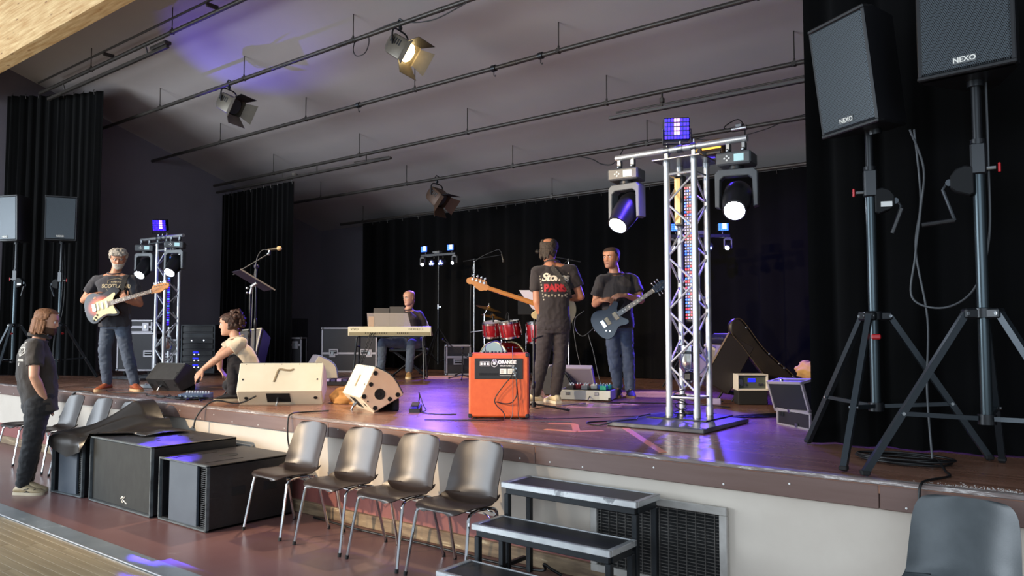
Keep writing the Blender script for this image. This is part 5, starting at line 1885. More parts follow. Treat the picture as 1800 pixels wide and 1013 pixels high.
# guitar amplifier leaning back with a guitar on its stand
t = thing('guitar_amplifier', 'dark guitar combo amplifier tilted back on its stand behind the right truss', 'amplifier', (-3.30, 3.72, DECK_Z), R(38))
Ma = Matrix.Rotation(R(30), 3, 'Y')
c = Vector((.02, 0, .40))
MB().box(c, (.30, .62, .56), Ma, bev=.012).obj('cabinet', mat('amp_brown', '#1f1815', .55, bump=.08, bscale=200), t)
MB().box(c + Ma @ Vector((-.153, 0, -.06)), (.012, .56, .38), Ma).obj('grille_cloth', mat('grille_cloth', '#6d6660', .8, c2='#787068', scale=40), t)
MB().box(c + Ma @ Vector((-.155, 0, .195)), (.012, .56, .10), Ma).obj('control_panel', M_blackplastic, t)
k = MB()
for i in range(9):
    p = c + Ma @ Vector((-.16, -.24 + i * .06, .20))
    k.cyl(p, p + Ma @ Vector((-.025, 0, 0)), .013, n=10)
k.obj('control_knobs', M_steel, t)
MB().box(c + Ma @ Vector((-.155, -.31, 0)), (.012, .012, .56), Ma).obj('edge_trim', mat('trim_tan', '#8d7a64', .5), t)
for y in (-.24, .24):
    MB().cyl((.02, y, .10), (.30, y, .05), .014).cyl((.0, y, .16), (-.10, y, .012), .010).cyl((.14, y, .12), (.06, y, .012), .010).obj('tilt_stand', M_black, t)
MB().box((-.12, -.1, .565), (.10, .14, .03), Ma, bev=.006).obj('pedal_on_top', mat('pedal_pale', '#b9b1a6', .5), t)
# soft case / guitar behind
t = thing('guitar_case', 'dark guitar gig bag leaning behind the tilted guitar amplifier', 'case', (-2.78, 3.80, DECK_Z), R(38))
gp = spline([(-.42, .80), (-.36, .86), (-.28, .83), (-.10, .58), (.06, .42), (.20, .30), (.34, .12), (.36, .02), (.22, .02), (.02, .18), (-.14, .36), (-.30, .58), (-.40, .70)], 4, True)
MB().prism([(p.x, p.y) for p in gp][::-1], (0, -.05, .0), (1, 0, 0), (0, 0, 1), .11, .02).obj('bag', mat('gig_bag', '#1c1712', .45, c2='#272019', scale=8), t, 40)
z_ = MB().tube([(p.x, -.056, p.y) for p in gp], .004, 6, closed=True).obj('piping', mat('bag_piping', '#3f3220', .6), t)
fc = MB()
for p in ((-.25, .77), (-.02, .50), (.08, .40), (.13, .355), (.22, .27)):
    fc.ell((p[0], -.056, p[1]), (.014, .008, .012), n=8, m=5)
fc.obj('bag_clips', M_steel, t)
# small white open-backed amplifier head
t = thing('rack_amplifier', 'small white-framed amplifier with a blue display on the floor behind the half open case', 'amplifier', (-2.86, 3.48, DECK_Z), R(34))
MB().box((0, .06, .16), (.42, .28, .02), bev=.003).box((0, .06, .315), (.42, .28, .012), bev=.003).box((-.2, .06, .235), (.018, .28, .16), bev=.003).box((.2, .06, .235), (.018, .28, .16), bev=.003).obj('frame', mat('amp_offwhite', '#cfc9ba', .5), t)
MB().box((0, .0, .235), (.38, .02, .14)).obj('face', mat('amp_face', '#4b5148', .5), t)
MB().box((.0, -.012, .255), (.10, .006, .035)).obj('display', MATS['display_blue'], t)
q = MB()
for x in (-.14, -.09, .1, .14):
    q.cyl((x, -.01, .21), (x, -.03, .21), .014, n=10)
q.cyl((-.155, -.01, .24), (-.155, -.03, .24), .03, n=14)
q.obj('control_knobs', M_steel, t)
MB().box((0, .06, .075), (.40, .26, .15), bev=.01).obj('support_block', M_blackmatte, t)
t.scale = (.72, .8, .95)

# ================================================================== pedalboards and small floor things
t = thing('pedalboard', 'aluminium pedalboard case with effect pedals on the floor by the right guitarist', 'pedalboard', (-4.48, 2.98, DECK_Z), R(20))
MB().box((0, 0, .06), (.58, .40, .10), bev=.004).obj('case_tray', mat('case_silver', '#b9bdb8', .4, .5), t)
MB().box((0, 0, .108), (.55, .37, .006)).obj('tray_floor', M_blackmatte, t)
for i, (x, y, c_) in enumerate(((-.20, .05, '#1c1c20'), (-.11, .06, '#7c1420'), (-.02, .05, '#a0222c'), (.07, .06, '#d8d4cc'), (.15, .05, '#3054c8'), (.22, .04, '#28b890'), (.20, -.10, '#20a080'), (-.15, -.10, '#26262a'), (.0, -.10, '#8a8a8a'))):
    q = MB().box((x, y, .135), (.07, .115, .045), bev=.005).obj('effect_pedal', mat('pedal_%s' % c_, c_, .4), t)
    MB().cyl((x - .015, y + .03, .157), (x - .015, y + .03, .172), .008, n=8).cyl((x + .015, y + .03, .157), (x + .015, y + .03, .172), .008, n=8).cyl((x, y - .035, .157), (x, y - .035, .168), .009, n=8).obj('pedal_knobs', M_steel, q)
for x in (-.17, .14):
    MB().box((x, -.205, .075), (.045, .01, .035), bev=.003).obj('latch', M_steel, t)
MB().box((.10, .0, .065), (.01, .06, .04)).obj('side_handle', M_black, t)
cr = MB()
for sx in (-1, 1):
    for sy in (-1, 1):
        cr.box((sx * .28, sy * .19, .022), (.03, .03, .03), bev=.004)
cr.obj('corner', M_black, t)
o = thing('case_lid', 'open case lid lined with pale foam standing behind the pedalboard', 'lid', (-4.95, 3.38, DECK_Z), R(20))
Ml = Matrix.Rotation(R(-52), 3, 'X')
cc = Vector((0, .05, .17))
MB().box(cc + Ml @ Vector((0, 0, -.02)), (.50, .37, .012), Ml).obj('lid_panel', mat('lid_panel', '#77727e', .5), o)
MB().box(cc + Ml @ Vector((0, 0, -.008)), (.46, .33, .016), Ml, bev=.003).obj('foam_lining', mat('foam_pale', '#b9a9ae', .8, bump=.3, bscale=60), o)
e = MB()
for sx in (-1, 1):
    e.box(cc + Ml @ Vector((sx * .25, 0, .0)), (.014, .38, .06), Ml)
for sy in (-1, 1):
    e.box(cc + Ml @ Vector((0, sy * .19, .0)), (.51, .014, .06), Ml)
e.obj('lid_profile', M_casealu, o)
t = thing('effect_pedal', 'black foot pedal with a curled cable right of the sideways white monitor', 'pedal', (-5.02, .92, DECK_Z), YAW)
MB().prism([(-.08, .0), (.08, .0), (.08, .06), (-.08, .035)], (.05, 0, 0), (0, 1, 0), (0, 0, 1), .10, .004).obj('housing', M_black, t)
MB().box((0, -.02, .07), (.07, .10, .012), Matrix.Rotation(R(14), 3, 'X'), bev=.004).obj('treadle', M_rubber, t)
cable('pedal_cable', [(-5.02, .95, .86), (-5.05, 1.0, .93), (-5.08, 1.02, .97), (-5.04, 1.0, .93), (-4.95, .95, .86), (-4.9, .93, .82), (-4.93, .90, .81), (-4.85, .86, .807), (-4.7, .85, .806), (-4.55, .95, .806)], .005, M_cable, 'curled cable of the foot pedal beside the sideways white monitor')
t = thing('power_strip', 'small pale power adaptor on the floor under the tilted guitar amplifier', 'adaptor', (-3.15, 3.28, DECK_Z), R(30))
MB().box((0, 0, .03), (.09, .06, .06), bev=.006).obj('housing', mat('adaptor_violet', '#a49ac0', .5), t)
MB().cyl((.045, 0, .03), (.07, 0, .03), .008).obj('plug', M_black, t)
t = thing('mixing_box', 'pale blue effects box with a row of white knobs by the woman\'s outstretched hand', 'effects unit', (-7.95, .46, DECK_Z), R(24))
MB().prism([(-.09, .0), (.09, .0), (.09, .06), (-.09, .045)], (.16, 0, 0), (0, 1, 0), (0, 0, 1), .32, .006).obj('housing', mat('fx_blue', '#56657c', .45), t)
q = MB()
for k in range(9):
    q.cyl((-.13 + k * .034, .03, .052), (-.13 + k * .034, .03, .078), .009, n=8)
q.obj('knobs', M_white, t)
q = MB()
for k in range(4):
    q.cyl((-.12 + k * .07, -.095, .024), (-.12 + k * .07, -.10, .024), .012, n=10)
q.obj('jack_socket', M_steel, t)
rn = random.Random(21)
for j in range(5):
    pts = []
    x, y = -8.3 + j * .16, .42 + .05 * (j % 2)
    for i in range(9):
        pts.append((x + rn.uniform(-.16, .16), y - .1 + rn.uniform(-.13, .13), DECK_Z + .006 + .006 * ((i + j) % 3)))
    cable('floor_cable', pts, .0055, M_cable, 'black cable tangled on the stage around the pale blue effects box', k=6, group='cables around the effects box')
t = thing('multi_effect', 'dark footswitch unit beside the orange shoe of the sunburst guitarist', 'pedal', (-9.75, .95, DECK_Z), R(20))
MB().box((0, 0, .025), (.36, .18, .045), bev=.005).obj('housing', mat('fx_pale', '#7c8288', .5), t)
q = MB()
for k in range(5):
    q.cyl((-.13 + k * .065, -.04, .047), (-.13 + k * .065, -.04, .06), .012, n=10)
q.obj('footswitch', M_steel, t)
t = thing('pedalboard', 'small pedal unit with violet highlights on the floor right of the large white monitor', 'pedalboard', (-8.3, 2.75, DECK_Z), YAW)
MB().box((0, 0, .03), (.42, .22, .05), bev=.005).obj('housing', M_blackplastic, t)
for k in range(5):
    MB().box((-.16 + k * .08, 0, .07), (.06, .11, .04), bev=.005).obj('effect_pedal', mat('pedal_violet%d' % (k % 2), ('#a89ac8', '#3b3560')[k % 2], .4), t)
# yellow cloth behind the white monitors
o = MB().ell((0, 0, .05), (.21, .15, .10), n=56, m=36)
for p in o.v:
    d = (p - Vector((0, 0, .05))).normalized()
    r = 1 - abs(noise.noise(p * 9 + Vector((1, 5, 2)))) * 2.6
    p += d * (.030 * r + .016 * (1 - 3 * abs(noise.noise(p * 19))))
    p.z = max(p.z, .003 + .004 * abs(noise.noise(p * 30)))
ob = o.obj('cloth_bundle', mat('tan_jacket', '#b98446', .8, bump=.5, bscale=9), None, 0)
ob.data.shade_smooth()
ob.location = (-6.15, 1.15, DECK_Z)
ob.rotation_euler = (0, 0, YAW)
tag(ob, 'crumpled tan jacket on the floor between the two white monitors', 'cloth')

# ================================================================== tape marks and sheets on the deck
M_tape = mat('tape_orange', '#cf8058', .5)
M_tapepink = mat('tape_pink', '#cf9a94', .5)


def tape(label, a, b, w, m=M_tape, heads=()):
    a, b = Vector((*a, DECK_Z)), Vector((*b, DECK_Z))
    d = (b - a).normalized()
    n = Vector((-d.y, d.x, 0)) * w / 2
    mb = MB().rings([[a - n, a + n, a + n + Vector((0, 0, .0012)), a - n + Vector((0, 0, .0012))], [b - n, b + n, b + n + Vector((0, 0, .0012)), b - n + Vector((0, 0, .0012))]])
    for p, q in heads:
        p, q = Vector((*p, DECK_Z + .0004)), Vector((*q, DECK_Z + .0004))
        dd = (q - p).normalized()
        nn = Vector((-dd.y, dd.x, 0)) * w / 2
        mb.rings([[p - nn, p + nn, p + nn + Vector((0, 0, .0012)), p - nn + Vector((0, 0, .0012))], [q - nn, q + nn, q + nn + Vector((0, 0, .0012)), q - nn + Vector((0, 0, .0012))]])
    o = mb.obj('floor_tape', m, None, 0)
    tag(o, label, 'tape')
    return o


tape('long orange tape line running from the right truss base towards the stage edge', (-2.93, 1.06), (-2.16, .16), .05)
tape('orange tape arrow on the deck right of the orange amplifier', (-3.36, 1.02), (-3.12, .68), .055, M_tape, (((-3.55, .93), (-3.36, 1.04)), ((-3.36, .62), (-3.10, .66)), ((-3.10, .66), (-2.98, .82))))
tape('pink tape arrow on the deck in front of the pedalboard', (-4.20, 2.62), (-3.98, 2.22), .05, M_tapepink, (((-4.2, 2.16), (-3.96, 2.22)), ((-3.96, 2.22), (-3.78, 2.48))))
tape('pink tape line on the deck right of the pedalboard', (-4.30, 2.55), (-3.75, 2.72), .03, M_tapepink, (((-3.95, 2.78), (-3.72, 2.74)), ((-3.95, 2.58), (-3.72, 2.74))))
tape('orange tape strip on the deck behind the right truss', (-2.48, 2.02), (-2.36, 2.5), .05, M_tape, (((-2.36, 2.5), (-2.0, 2.75)),))
# cable ramp right of the truss
t = thing('cable_loom', 'flat loom of dark cables fanned out on the deck right of the right truss', 'cable', (-2.43, 2.38, DECK_Z), R(60))
for k in range(6):
    MB().tube(spline([(-.42, .015 * (k - 2.5), .008), (-.15, .02 * (k - 2.5), .008), (-.05, .035 * (k - 2.5), .008), (.32, .04 * (k - 2.5), .008)], 4), .006, 6).obj('cable_strand', M_cable, t)
cable('floor_cable', [(-4.35, 2.82, .85), (-4.25, 2.66, .815), (-4.05, 2.75, .807), (-3.6, 3.0, .807), (-3.2, 3.1, .807), (-2.9, 3.0, .807)], .006, M_cable, 'black cable from the pedalboard running right along the deck')
cable('guitar_cable', [(-4.52, 3.20, 1.58), (-4.62, 3.12, 1.48), (-4.72, 3.12, 1.55), (-4.74, 3.15, 1.68), (-4.66, 3.2, 1.76)], .004, M_cablegrey, 'guitar lead looping below the blue guitar')
cable('guitar_cable', [(-4.58, 3.16, 1.5), (-4.50, 3.14, 1.3), (-4.44, 3.12, 1.1), (-4.38, 3.10, .95), (-4.36, 3.08, .93)], .004, M_cablegrey, 'guitar lead hanging from the blue guitar to the pedalboard')
cable('floor_cable', [(-10.6, .42, .806), (-10.2, .55, .806), (-9.8, .35, .806), (-9.4, .25, .806), (-9.0, .42, .806), (-8.7, .30, .806), (-8.4, .35, .806)], .006, M_cable, 'black cable snaking along the deck past the orange shoes')
cable('floor_cable', [(-9.6, .10, .80), (-9.75, .03, .815), (-9.85, -.02, .78), (-9.9, -.05, .66), (-9.95, -.12, .50)], .012, M_cable, 'thick black cable hanging over the stage edge behind the floor man')


# ================================================================== people
def remesh(mb, vox, smooth=2, noise_amp=0.0, nscale=(9, 9, 5), seed=0):
    me = bpy.data.meshes.new('tmp')
    me.from_pydata([tuple(p) for p in mb.v], [], mb.f)
    ob = bpy.data.objects.new('tmp', me)
    COL.objects.link(ob)
    rm = ob.modifiers.new('r', 'REMESH')
    rm.mode = 'VOXEL'
    rm.voxel_size = vox
    if smooth:
        sm = ob.modifiers.new('s', 'SMOOTH')
        sm.factor = .5
        sm.iterations = smooth
    dg = bpy.context.evaluated_depsgraph_get()
    out = bpy.data.meshes.new_from_object(ob.evaluated_get(dg))
    bpy.data.objects.remove(ob)
    bpy.data.meshes.remove(me)
    if noise_amp:
        S = Vector(nscale)
        off = Vector((seed * 7.3, seed * 1.7, seed * 3.1))
        cs = []
        for v in out.vertices:
            q = Vector((v.co.x * S.x, v.co.y * S.y, v.co.z * S.z)) + off
            a = noise.noise(q) + .5 * noise.noise(q * 2.3)
            r = 1 - abs(a) * 2
            cs.append(v.co + v.normal * (noise_amp * r))
        for v, c in zip(out.vertices, cs):
            v.co = c
    out.shade_smooth()
    return out


def mesh_obj(name, me, m, parent=None):
    me.materials.clear()
    for x in (m if isinstance(m, list) else [m]):
        me.materials.append(x)
    o = bpy.data.objects.new(name, me)
    COL.objects.link(o)
    if parent:
        o.parent = parent
    return o


HPROF = [(-11.6, 6.6, 3.0, 1.6), (-11.0, 8.2, 0.6, 3.2), (-9.6, 8.8, -3.0, 4.5), (-7.4, 8.7, -5.6, 5.5), (-5.2, 8.6, -7.0, 6.1), (-3, 8.6, -8.2, 6.6), (-1, 8.6, -9.0, 6.9),
         (.6, 8.6, -9.4, 7.1), (2.6, 9.0, -9.7, 7.3), (5, 8.7, -9.8, 7.4), (7.5, 7.4, -9.1, 6.9), (9.4, 5.2, -7.4, 5.6), (10.8, 2.6, -4.8, 3.6), (11.5, .2, -2.2, 1.2)]
HP = spline([Vector(p) for p in [Vector((a, b, c, d)) for a, b, c, d in HPROF]], 4)


def gs(x, s):
    return math.exp(-(x / s) ** 2)


def head_point(k, a, off=0.0, feat=True):
    """k: profile row, a: angle (0 = right side, 90 = front); centimetres"""
    z, f, b, w = HP[k]
    c, s = math.cos(a), math.sin(a)
    cy, hy = (f + b) / 2 * .55 - .4, None
    fy, by = f - cy, cy - b
    e = .86
    x = (w * 1.06 + off) * math.copysign(abs(c) ** e, c)
    y = cy + ((fy if s > 0 else by) + off) * math.copysign(abs(s) ** e, s)
    if feat and s > 0:
        wz = 1.0 + .35 * max(0, min(1, -z / 3))
        y += 2.3 * gs(x, .95 * wz) * (gs(z + 2.4, 1.5) if z < -2.4 else gs(z + 2.4, 3.0)) * s
        y -= .95 * (gs(x - 3.1, 1.5) + gs(x + 3.1, 1.5)) * gs(z - .5, 1.1)
        y += .35 * (gs(x - 2.8, 2.2) + gs(x + 2.8, 2.2)) * gs(z - 2.3, .8)
        y += .5 * gs(x, 2.3) * (gs(z + 5.9, .5) + gs(z + 7.1, .6)) - .35 * gs(x, 2.3) * gs(z + 6.5, .35)
        y += .6 * gs(x, 2.0) * gs(z + 9.8, 1.1)
        y += .4 * (gs(x - 4.4, 1.6) + gs(x + 4.4, 1.6)) * gs(z + 2.2, 1.6)
    return Vector((x, y, z))


def head_mb(mb, T, k_=1.0):
    n = 44
    rs = []
    for k in range(len(HP)):
        rs.append([T @ (head_point(k, 2 * PI * i / n) * .01 * k_) for i in range(n)])
    mb.rings(rs)
    for s in (-1, 1):
        for p, r in (((s * 7.3, -1.2, .2), (.9, 1.6, 2.6)), ((s * 7.5, -1.8, 1.2), (.7, 1.6, 1.9)), ((s * 7.3, -.8, -1.8), (.8, 1.1, 1.2))):
            c = T @ (Vector(p) * .01 * k_)
            M = T.to_3x3().normalized()
            mb.ell(c, tuple(q * .01 * k_ for q in r), M, 10, 7)
    # hollow of the ear is left to the smoothing


HS = 1.05


def hair_from_head(T, fn, k_=1.0, amp=.5, freq=.35, seed=0):
    """closed shell over the head where fn(x, y, z) gives thickness in cm (negative = none)"""
    n = 52
    rs = []
    for k in range(len(HP)):
        row = []
        for i in range(n):
            a = 2 * PI * i / n
            p0 = head_point(k, a, 0, False)
            t = fn(p0.x, p0.y, p0.z)
            if t > 0:
                t += amp * noise.noise(p0 * freq + Vector((seed, seed * 2, 0)))
            row.append(T @ (head_point(k, a, t if t > 0 else -1.2, False) * .01 * k_))
        rs.append(row)
    return MB().rings(rs)


def hand(mb, w, d, n, side, curl=(.35, .45, .5, .55), spread=.06, thumb=.5, k=1.0, tcurl=.3):
    """w wrist, d direction of the fingers, n palm normal (towards what is grasped), side +1/-1: thumb side = d x n * side"""
    d = Vector(d).normalized()
    n = Vector(n)
    n = (n - d * n.dot(d)).normalized()
    lat = d.cross(n).normalized() * side
    w = Vector(w)
    L = .088 * k
    kn = []
    for i in range(4):
        o = (1.5 - i) * .021 * k
        kp = w + d * (L - .004 * abs(i - 1) * k) + lat * o
        kn.append(kp)
        mb.cap(w + d * .012 + lat * o * .62, kp, .0135 * k, .0115 * k, 10)
    mb.cap(w + d * .02, w + d * .06 + lat * 0, .017 * k, .016 * k, 10)
    lens = ((.042, .026, .020), (.047, .030, .022), (.043, .028, .021), (.034, .021, .018))
    for i in range(4):
        p = kn[i]
        ang = 0
        dd0 = (d + lat * (1.5 - i) * spread).normalized()
        for j in range(3):
            ang += curl[i] * (.8 if j == 0 else 1.0)
            dd = dd0 * math.cos(ang) + n * math.sin(ang)
            q = p + dd * lens[i][j] * k
            mb.cap(p, q, (.0098, .0088, .0080)[j] * k, (.0088, .0080, .0068)[j] * k, 8)
            p = q
    b = w + d * .022 * k + lat * .022 * k
    td = (lat * (1 - .4 * tcurl) + d * thumb * 1.6 + n * .45).normalized()
    p = b
    mb.cap(w + d * .01, b, .015 * k, .014 * k, 10)
    for j, l in enumerate((.042, .032, .026)):
        q = p + td * l * k
        mb.cap(p, q, (.0135, .0105, .0095)[j] * k, (.0105, .0095, .0075)[j] * k, 8)
        p = q
        td = (td + d * .45 + n * tcurl).normalized()


SKIN1 = mat('skin_warm', '#c08a6c', .5, c2='#b37c60', scale=14)
SKIN2 = mat('skin_tan', '#b67c5c', .5, c2='#a86e50', scale=14)
SKIN3 = mat('skin_light', '#cf9f84', .5, c2='#c59276', scale=14)
M_eye = mat('eye_white', '#d8d2cc', .25)
M_iris = mat('eye_iris', '#2c1f18', .2)


def cloth_mat(name, c, c2, bs=60, bump=.25):
    return mat(name, c, .85, c2=c2, scale=5, bump=bump, bscale=bs, sheen=.15)


def shoe(parent, ankle, toe_dir, L, m, msole, h=.10, zf=0.0):
    """ankle: joint above heel; sole at height zf (local)"""
    a = Vector(ankle)
    d = Vector((toe_dir[0], toe_dir[1], 0)).normalized()
    l = Vector((-d.y, d.x, 0))
    heel = Vector((a.x, a.y, zf)) - d * .075
    st = [(0.0, .030, .062), (.03, .040, .092), (.09, .043, h), (.13, .044, h * .92), (.18, .048, .072), (.22, .050, .058), (.26, .046, .046), (.29, .032, .036), (.305, .012, .026)]
    k = L / .305
    rs, rs2 = [], []
    for x, w, hh in st:
        c = heel + d * x * k
        r = []
        for i in range(14):
            an = 2 * PI * i / 14
            y, z = math.cos(an), math.sin(an)
            zz = .022 + (hh - .022) * (.5 + .5 * z)
            ww = w * (1 - .22 * max(0, z)) * (abs(y) ** .8) * math.copysign(1, y)
            r.append(c + l * ww + Vector((0, 0, zz)))
        rs.append(r)
        rs2.append([c + l * (w + .004) * sx + Vector((0, 0, z)) for sx, z in ((-1, 0.0), (1, 0.0), (1, .026), (-1, .026))])
    sh = MB().rings(rs).obj('shoe', m, parent, 60)
    MB().rings(rs2).obj('sole', msole, sh, 40)
    lc = MB()
    for q in range(4):
        x = (.135 + q * .02) * k
        zz = h * (.86 - .14 * q) + .004
        lc.tube([heel + d * x - l * .022 + Vector((0, 0, zz - .012)), heel + d * x + Vector((0, 0, zz)), heel + d * x + l * .022 + Vector((0, 0, zz - .012))], .0035, 6)
    lc.obj('laces', M_white, sh)
    return sh


def human(label, loc, s, J, yaw, hyaw, hpitch, opt, rz=YAW, hroll=0):
    """J: joints as (right, up, near) - right/up in units of s metres, near in metres towards the viewer side"""
    def P(q):
        return Vector((q[0] * s, -q[2], q[1] * s))
    j = {k: P(v) for k, v in J.items()}
    F = Vector((math.sin(yaw), -math.cos(yaw), 0))
    Lt = Vector((math.cos(yaw), math.sin(yaw), 0))
    B = opt.get('build', 1.0)
    k_ = opt.get('head', 1.0) * 1.05
    T = Matrix.Translation(j['head']) @ Matrix.Rotation(hyaw + PI, 4, 'Z') @ Matrix.Rotation(hpitch, 4, 'X') @ Matrix.Rotation(hroll, 4, 'Y') 
    # --- body
    mb = MB()
    head_mb(mb, T, k_)
    hb = T @ Vector((0, -.035 * k_, -.06 * k_))
    mb.cap(j['neck'] - Vector((0, 0, .03)), hb, .058 * B, .054 * k_, 16)

    sh_top = j['neck'] - Vector((0, 0, .02))

    def ring(c, w, d, up=None, n=24, e=.85, tilt=None):
        c = Vector(c)
        return [c + Lt * w * math.copysign(abs(math.cos(a)) ** e, math.cos(a)) + F * d * math.copysign(abs(math.sin(a)) ** e, math.sin(a)) for a in [2 * PI * i / n for i in range(n)]]
    hip = (j['hA'] + j['hB']) / 2
    shm = (j['sA'] + j['sB']) / 2
    halfw = max(abs((j['sB'] - j['sA']).dot(Lt)) / 2, .13)

    def spine(t):
        a, b, c = hip, j.get('waist', hip.lerp(shm, .42)), shm
        return (1 - t) ** 2 * a + 2 * t * (1 - t) * (2 * b - .5 * a - .5 * c) * 1.0 + t * t * c if False else (a.lerp(b, t / .42) if t < .42 else b.lerp(c, (t - .42) / .58))

    def torso(mbx, ex, belly, lower=-.06, hipw=.165):
        axis_up = (shm - hip).normalized()
        st = [(lower, hipw, .118), (.08, hipw - .004, .118), (.25, .152, .112 + belly), (.42, .152, .110 + belly), (.62, .165, .116 + belly * .5), (.80, .172, .114), (.93, halfw * .92, .094), (1.02, halfw * .70, .076), (1.10, .075, .066)]
        rs = []
        for t, w, d in st:
            c = spine(max(0, t)) if t <= 1 else shm + (sh_top - shm) * min(1, (t - 1) / .12)
            if t < 0:
                c = hip + (hip - spine(.3)).normalized() * (-t * .6)
            rs.append([c + Lt * (w * B + ex) * math.copysign(abs(math.cos(a)) ** .85, math.cos(a)) + F * ((d * B + ex) * math.copysign(abs(math.sin(a)) ** .85, math.sin(a)) + (belly * .5 if math.sin(a) > 0 else 0)) for a in [2 * PI * i / 24 for i in range(24)]])
        mbx.rings(rs)
    belly = opt.get('belly', 0.0)
    torso(mb, -.012, belly * .8)
    for X in 'AB':
        sg = 1 if X == 'B' else -1
        mb.cap(shm.lerp(j['s' + X], .55), j['s' + X], .058 * B, .052 * B, 16)
        mb.cap(j['neck'] - Vector((0, 0, .005)), j['s' + X] - Vector((0, 0, .012)), .046 * B, .05 * B, 14)
        mb.cap(j['s' + X], j['e' + X], .052 * B, .041 * B, 16)
        m1 = j['e' + X].lerp(j['w' + X], .32)
        mb.cap(j['e' + X], m1, .040 * B, .043 * B, 16)
        mb.cap(m1, j['w' + X], .043 * B, .027 * B, 16)
        hd = opt.get('hand' + X)
        if hd:
            hand(mb, j['w' + X], hd[0], hd[1], hd[2], **hd[3])
        mb.cap(j['h' + X], j['k' + X], .082 * B, .055 * B, 16)
        m2 = j['k' + X].lerp(j['a' + X], .33)
        mb.cap(j['k' + X], m2, .053 * B, .054 * B, 14)
        mb.cap(m2, j['a' + X], .054 * B, .036, 14)
        fd = opt['foot' + X]
        mb.cap(j['a' + X], j['a' + X] + Vector((fd[0], fd[1], 0)).normalized() * .06 - Vector((0, 0, .055)), .034, .020, 10)
    me = remesh(mb, .0062, 2)
    body = mesh_obj('person', me, opt['skin'])
    body.location = loc
    body.rotation_euler = (0, 0, rz)
    tag(body, label, 'person')
    # --- trousers
    tb = MB()
    tw = opt.get('trouser', 1.0)
    pel = [(hip + Vector((0, 0, .10)), .158, .116), (hip + Vector((0, 0, .04)), .168, .124), (hip - Vector((0, 0, .03)), .172, .124), (hip - Vector((0, 0, .09)), .150, .105)]
    if opt.get('seated'):
        tb.cap(j['hA'], j['hB'], .125 * B, .125 * B)
        tb.cap(hip, spine(.22), .13 * B, .13 * B)
    else:
        tb.rings([ring(c, w * B + .004, d * B + .004) for c, w, d in pel[::-1]])
    for X in 'AB':
        tb.cap(j['h' + X], j['k' + X], .094 * B * tw, .068 * B * tw, 18)
        m2 = j['k' + X].lerp(j['a' + X], .35)
        tb.cap(j['k' + X], m2, .067 * B * tw, .067 * B * tw, 16)
        tb.cap(m2, j['a' + X].lerp(m2, .02), .067 * B * tw, .054 * tw, 16)
    tm = remesh(tb, .0085, 2, opt.get('twrinkle', .0065), (9, 9, 15), 3)
    mesh_obj('trousers', tm, opt['trousers'], body)
    # --- shirt
    sb = MB()
    torso(sb, .008, belly, lower=opt.get('hem', -.10), hipw=.166)
    for X in 'AB':
        sb.cap(shm.lerp(j['s' + X], .5), j['s' + X], .066 * B, .064 * B, 18)
        sb.cap(j['neck'] + (j['s' + X] - j['neck']) * .22 - Vector((0, 0, .022)), j['s' + X] - Vector((0, 0, .006)), .046 * B, .062 * B, 14)
        if opt.get('long'):
            m1 = j['e' + X]
            sb.cap(j['s' + X], m1, .066 * B, .056 * B, 18)
            sb.cap(m1, j['w' + X].lerp(m1, .06), .056 * B, .038 * B, 16)
        else:
            f = opt.get('sleeve', .58)
            e = j['s' + X].lerp(j['e' + X], f)
            d = (j['e' + X] - j['s' + X]).normalized()
            x, y, _ = basis(d)
            st = [(j['s' + X] - d * .02, .064 * B), (j['s' + X].lerp(e, .4), .068 * B), (e, .072 * B)]
            sb.rings([[c + (x * math.cos(2 * PI * i / 18) + y * math.sin(2 * PI * i / 18)) * r for i in range(18)] for c, r in st])
    sm = remesh(sb, .0085, 3, opt.get('swrinkle', .0075), (8, 8, 5.5), 8)
    shirt = mesh_obj('shirt', sm, opt['shirt'], body)
    # collar ring
    cc = sh_top + Vector((0, 0, .035))
    x = Lt
    MB().tube([cc + Lt * .078 * B * math.cos(a) + F * (.082 * B * math.sin(a)) - Vector((0, 0, .022)) * math.sin(a) for a in [2 * PI * i / 20 for i in range(20)]], .0085, 8, closed=True).obj('collar', opt['shirt'], shirt)
    # --- shoes
    for X in 'AB':
        fd = opt['foot' + X]
        shoe(body, j['a' + X], fd, opt.get('shoe_len', .29), opt['shoe'], opt['sole'], zf=fd[2] if len(fd) > 2 else 0.0)
    # --- eyes, brows
    for sx in (-1, 1):
        c = T @ Vector((sx * .031 * k_, .073 * k_, .005 * k_))
        d = (T.to_3x3() @ Vector((0, 1, -.1))).normalized()
        e = MB().ell(c, .0125 * k_, n=12, m=8)
        n0 = len(e.f)
        e.ell(c + d * .0085 * k_, .0058 * k_, n=10, m=6)
        for q in range(n0, len(e.f)):
            e.mi[q] = 1
        e.obj('eye', [M_eye, M_iris], body)
        MB().tube([T @ (Vector((sx * a, b, z)) * k_) for a, b, z in ((.014, .0945, .021), (.030, .0925, .027), (.046, .080, .022))], .0036 * k_, 6).obj('eyebrow', opt.get('brow', opt['hairm']), body)
    mth = MB().tube([T @ (Vector((a, b, -.065)) * k_) for a, b in ((-.022, .080), (-.010, .0905), (0, .0925), (.010, .0905), (.022, .080))], .0032 * k_, 6)
    mth.obj('lips', mat('lips', '#8f4f44', .5), body)
    global HS
    HS = k_
    return body, j, T, shirt, F, Lt


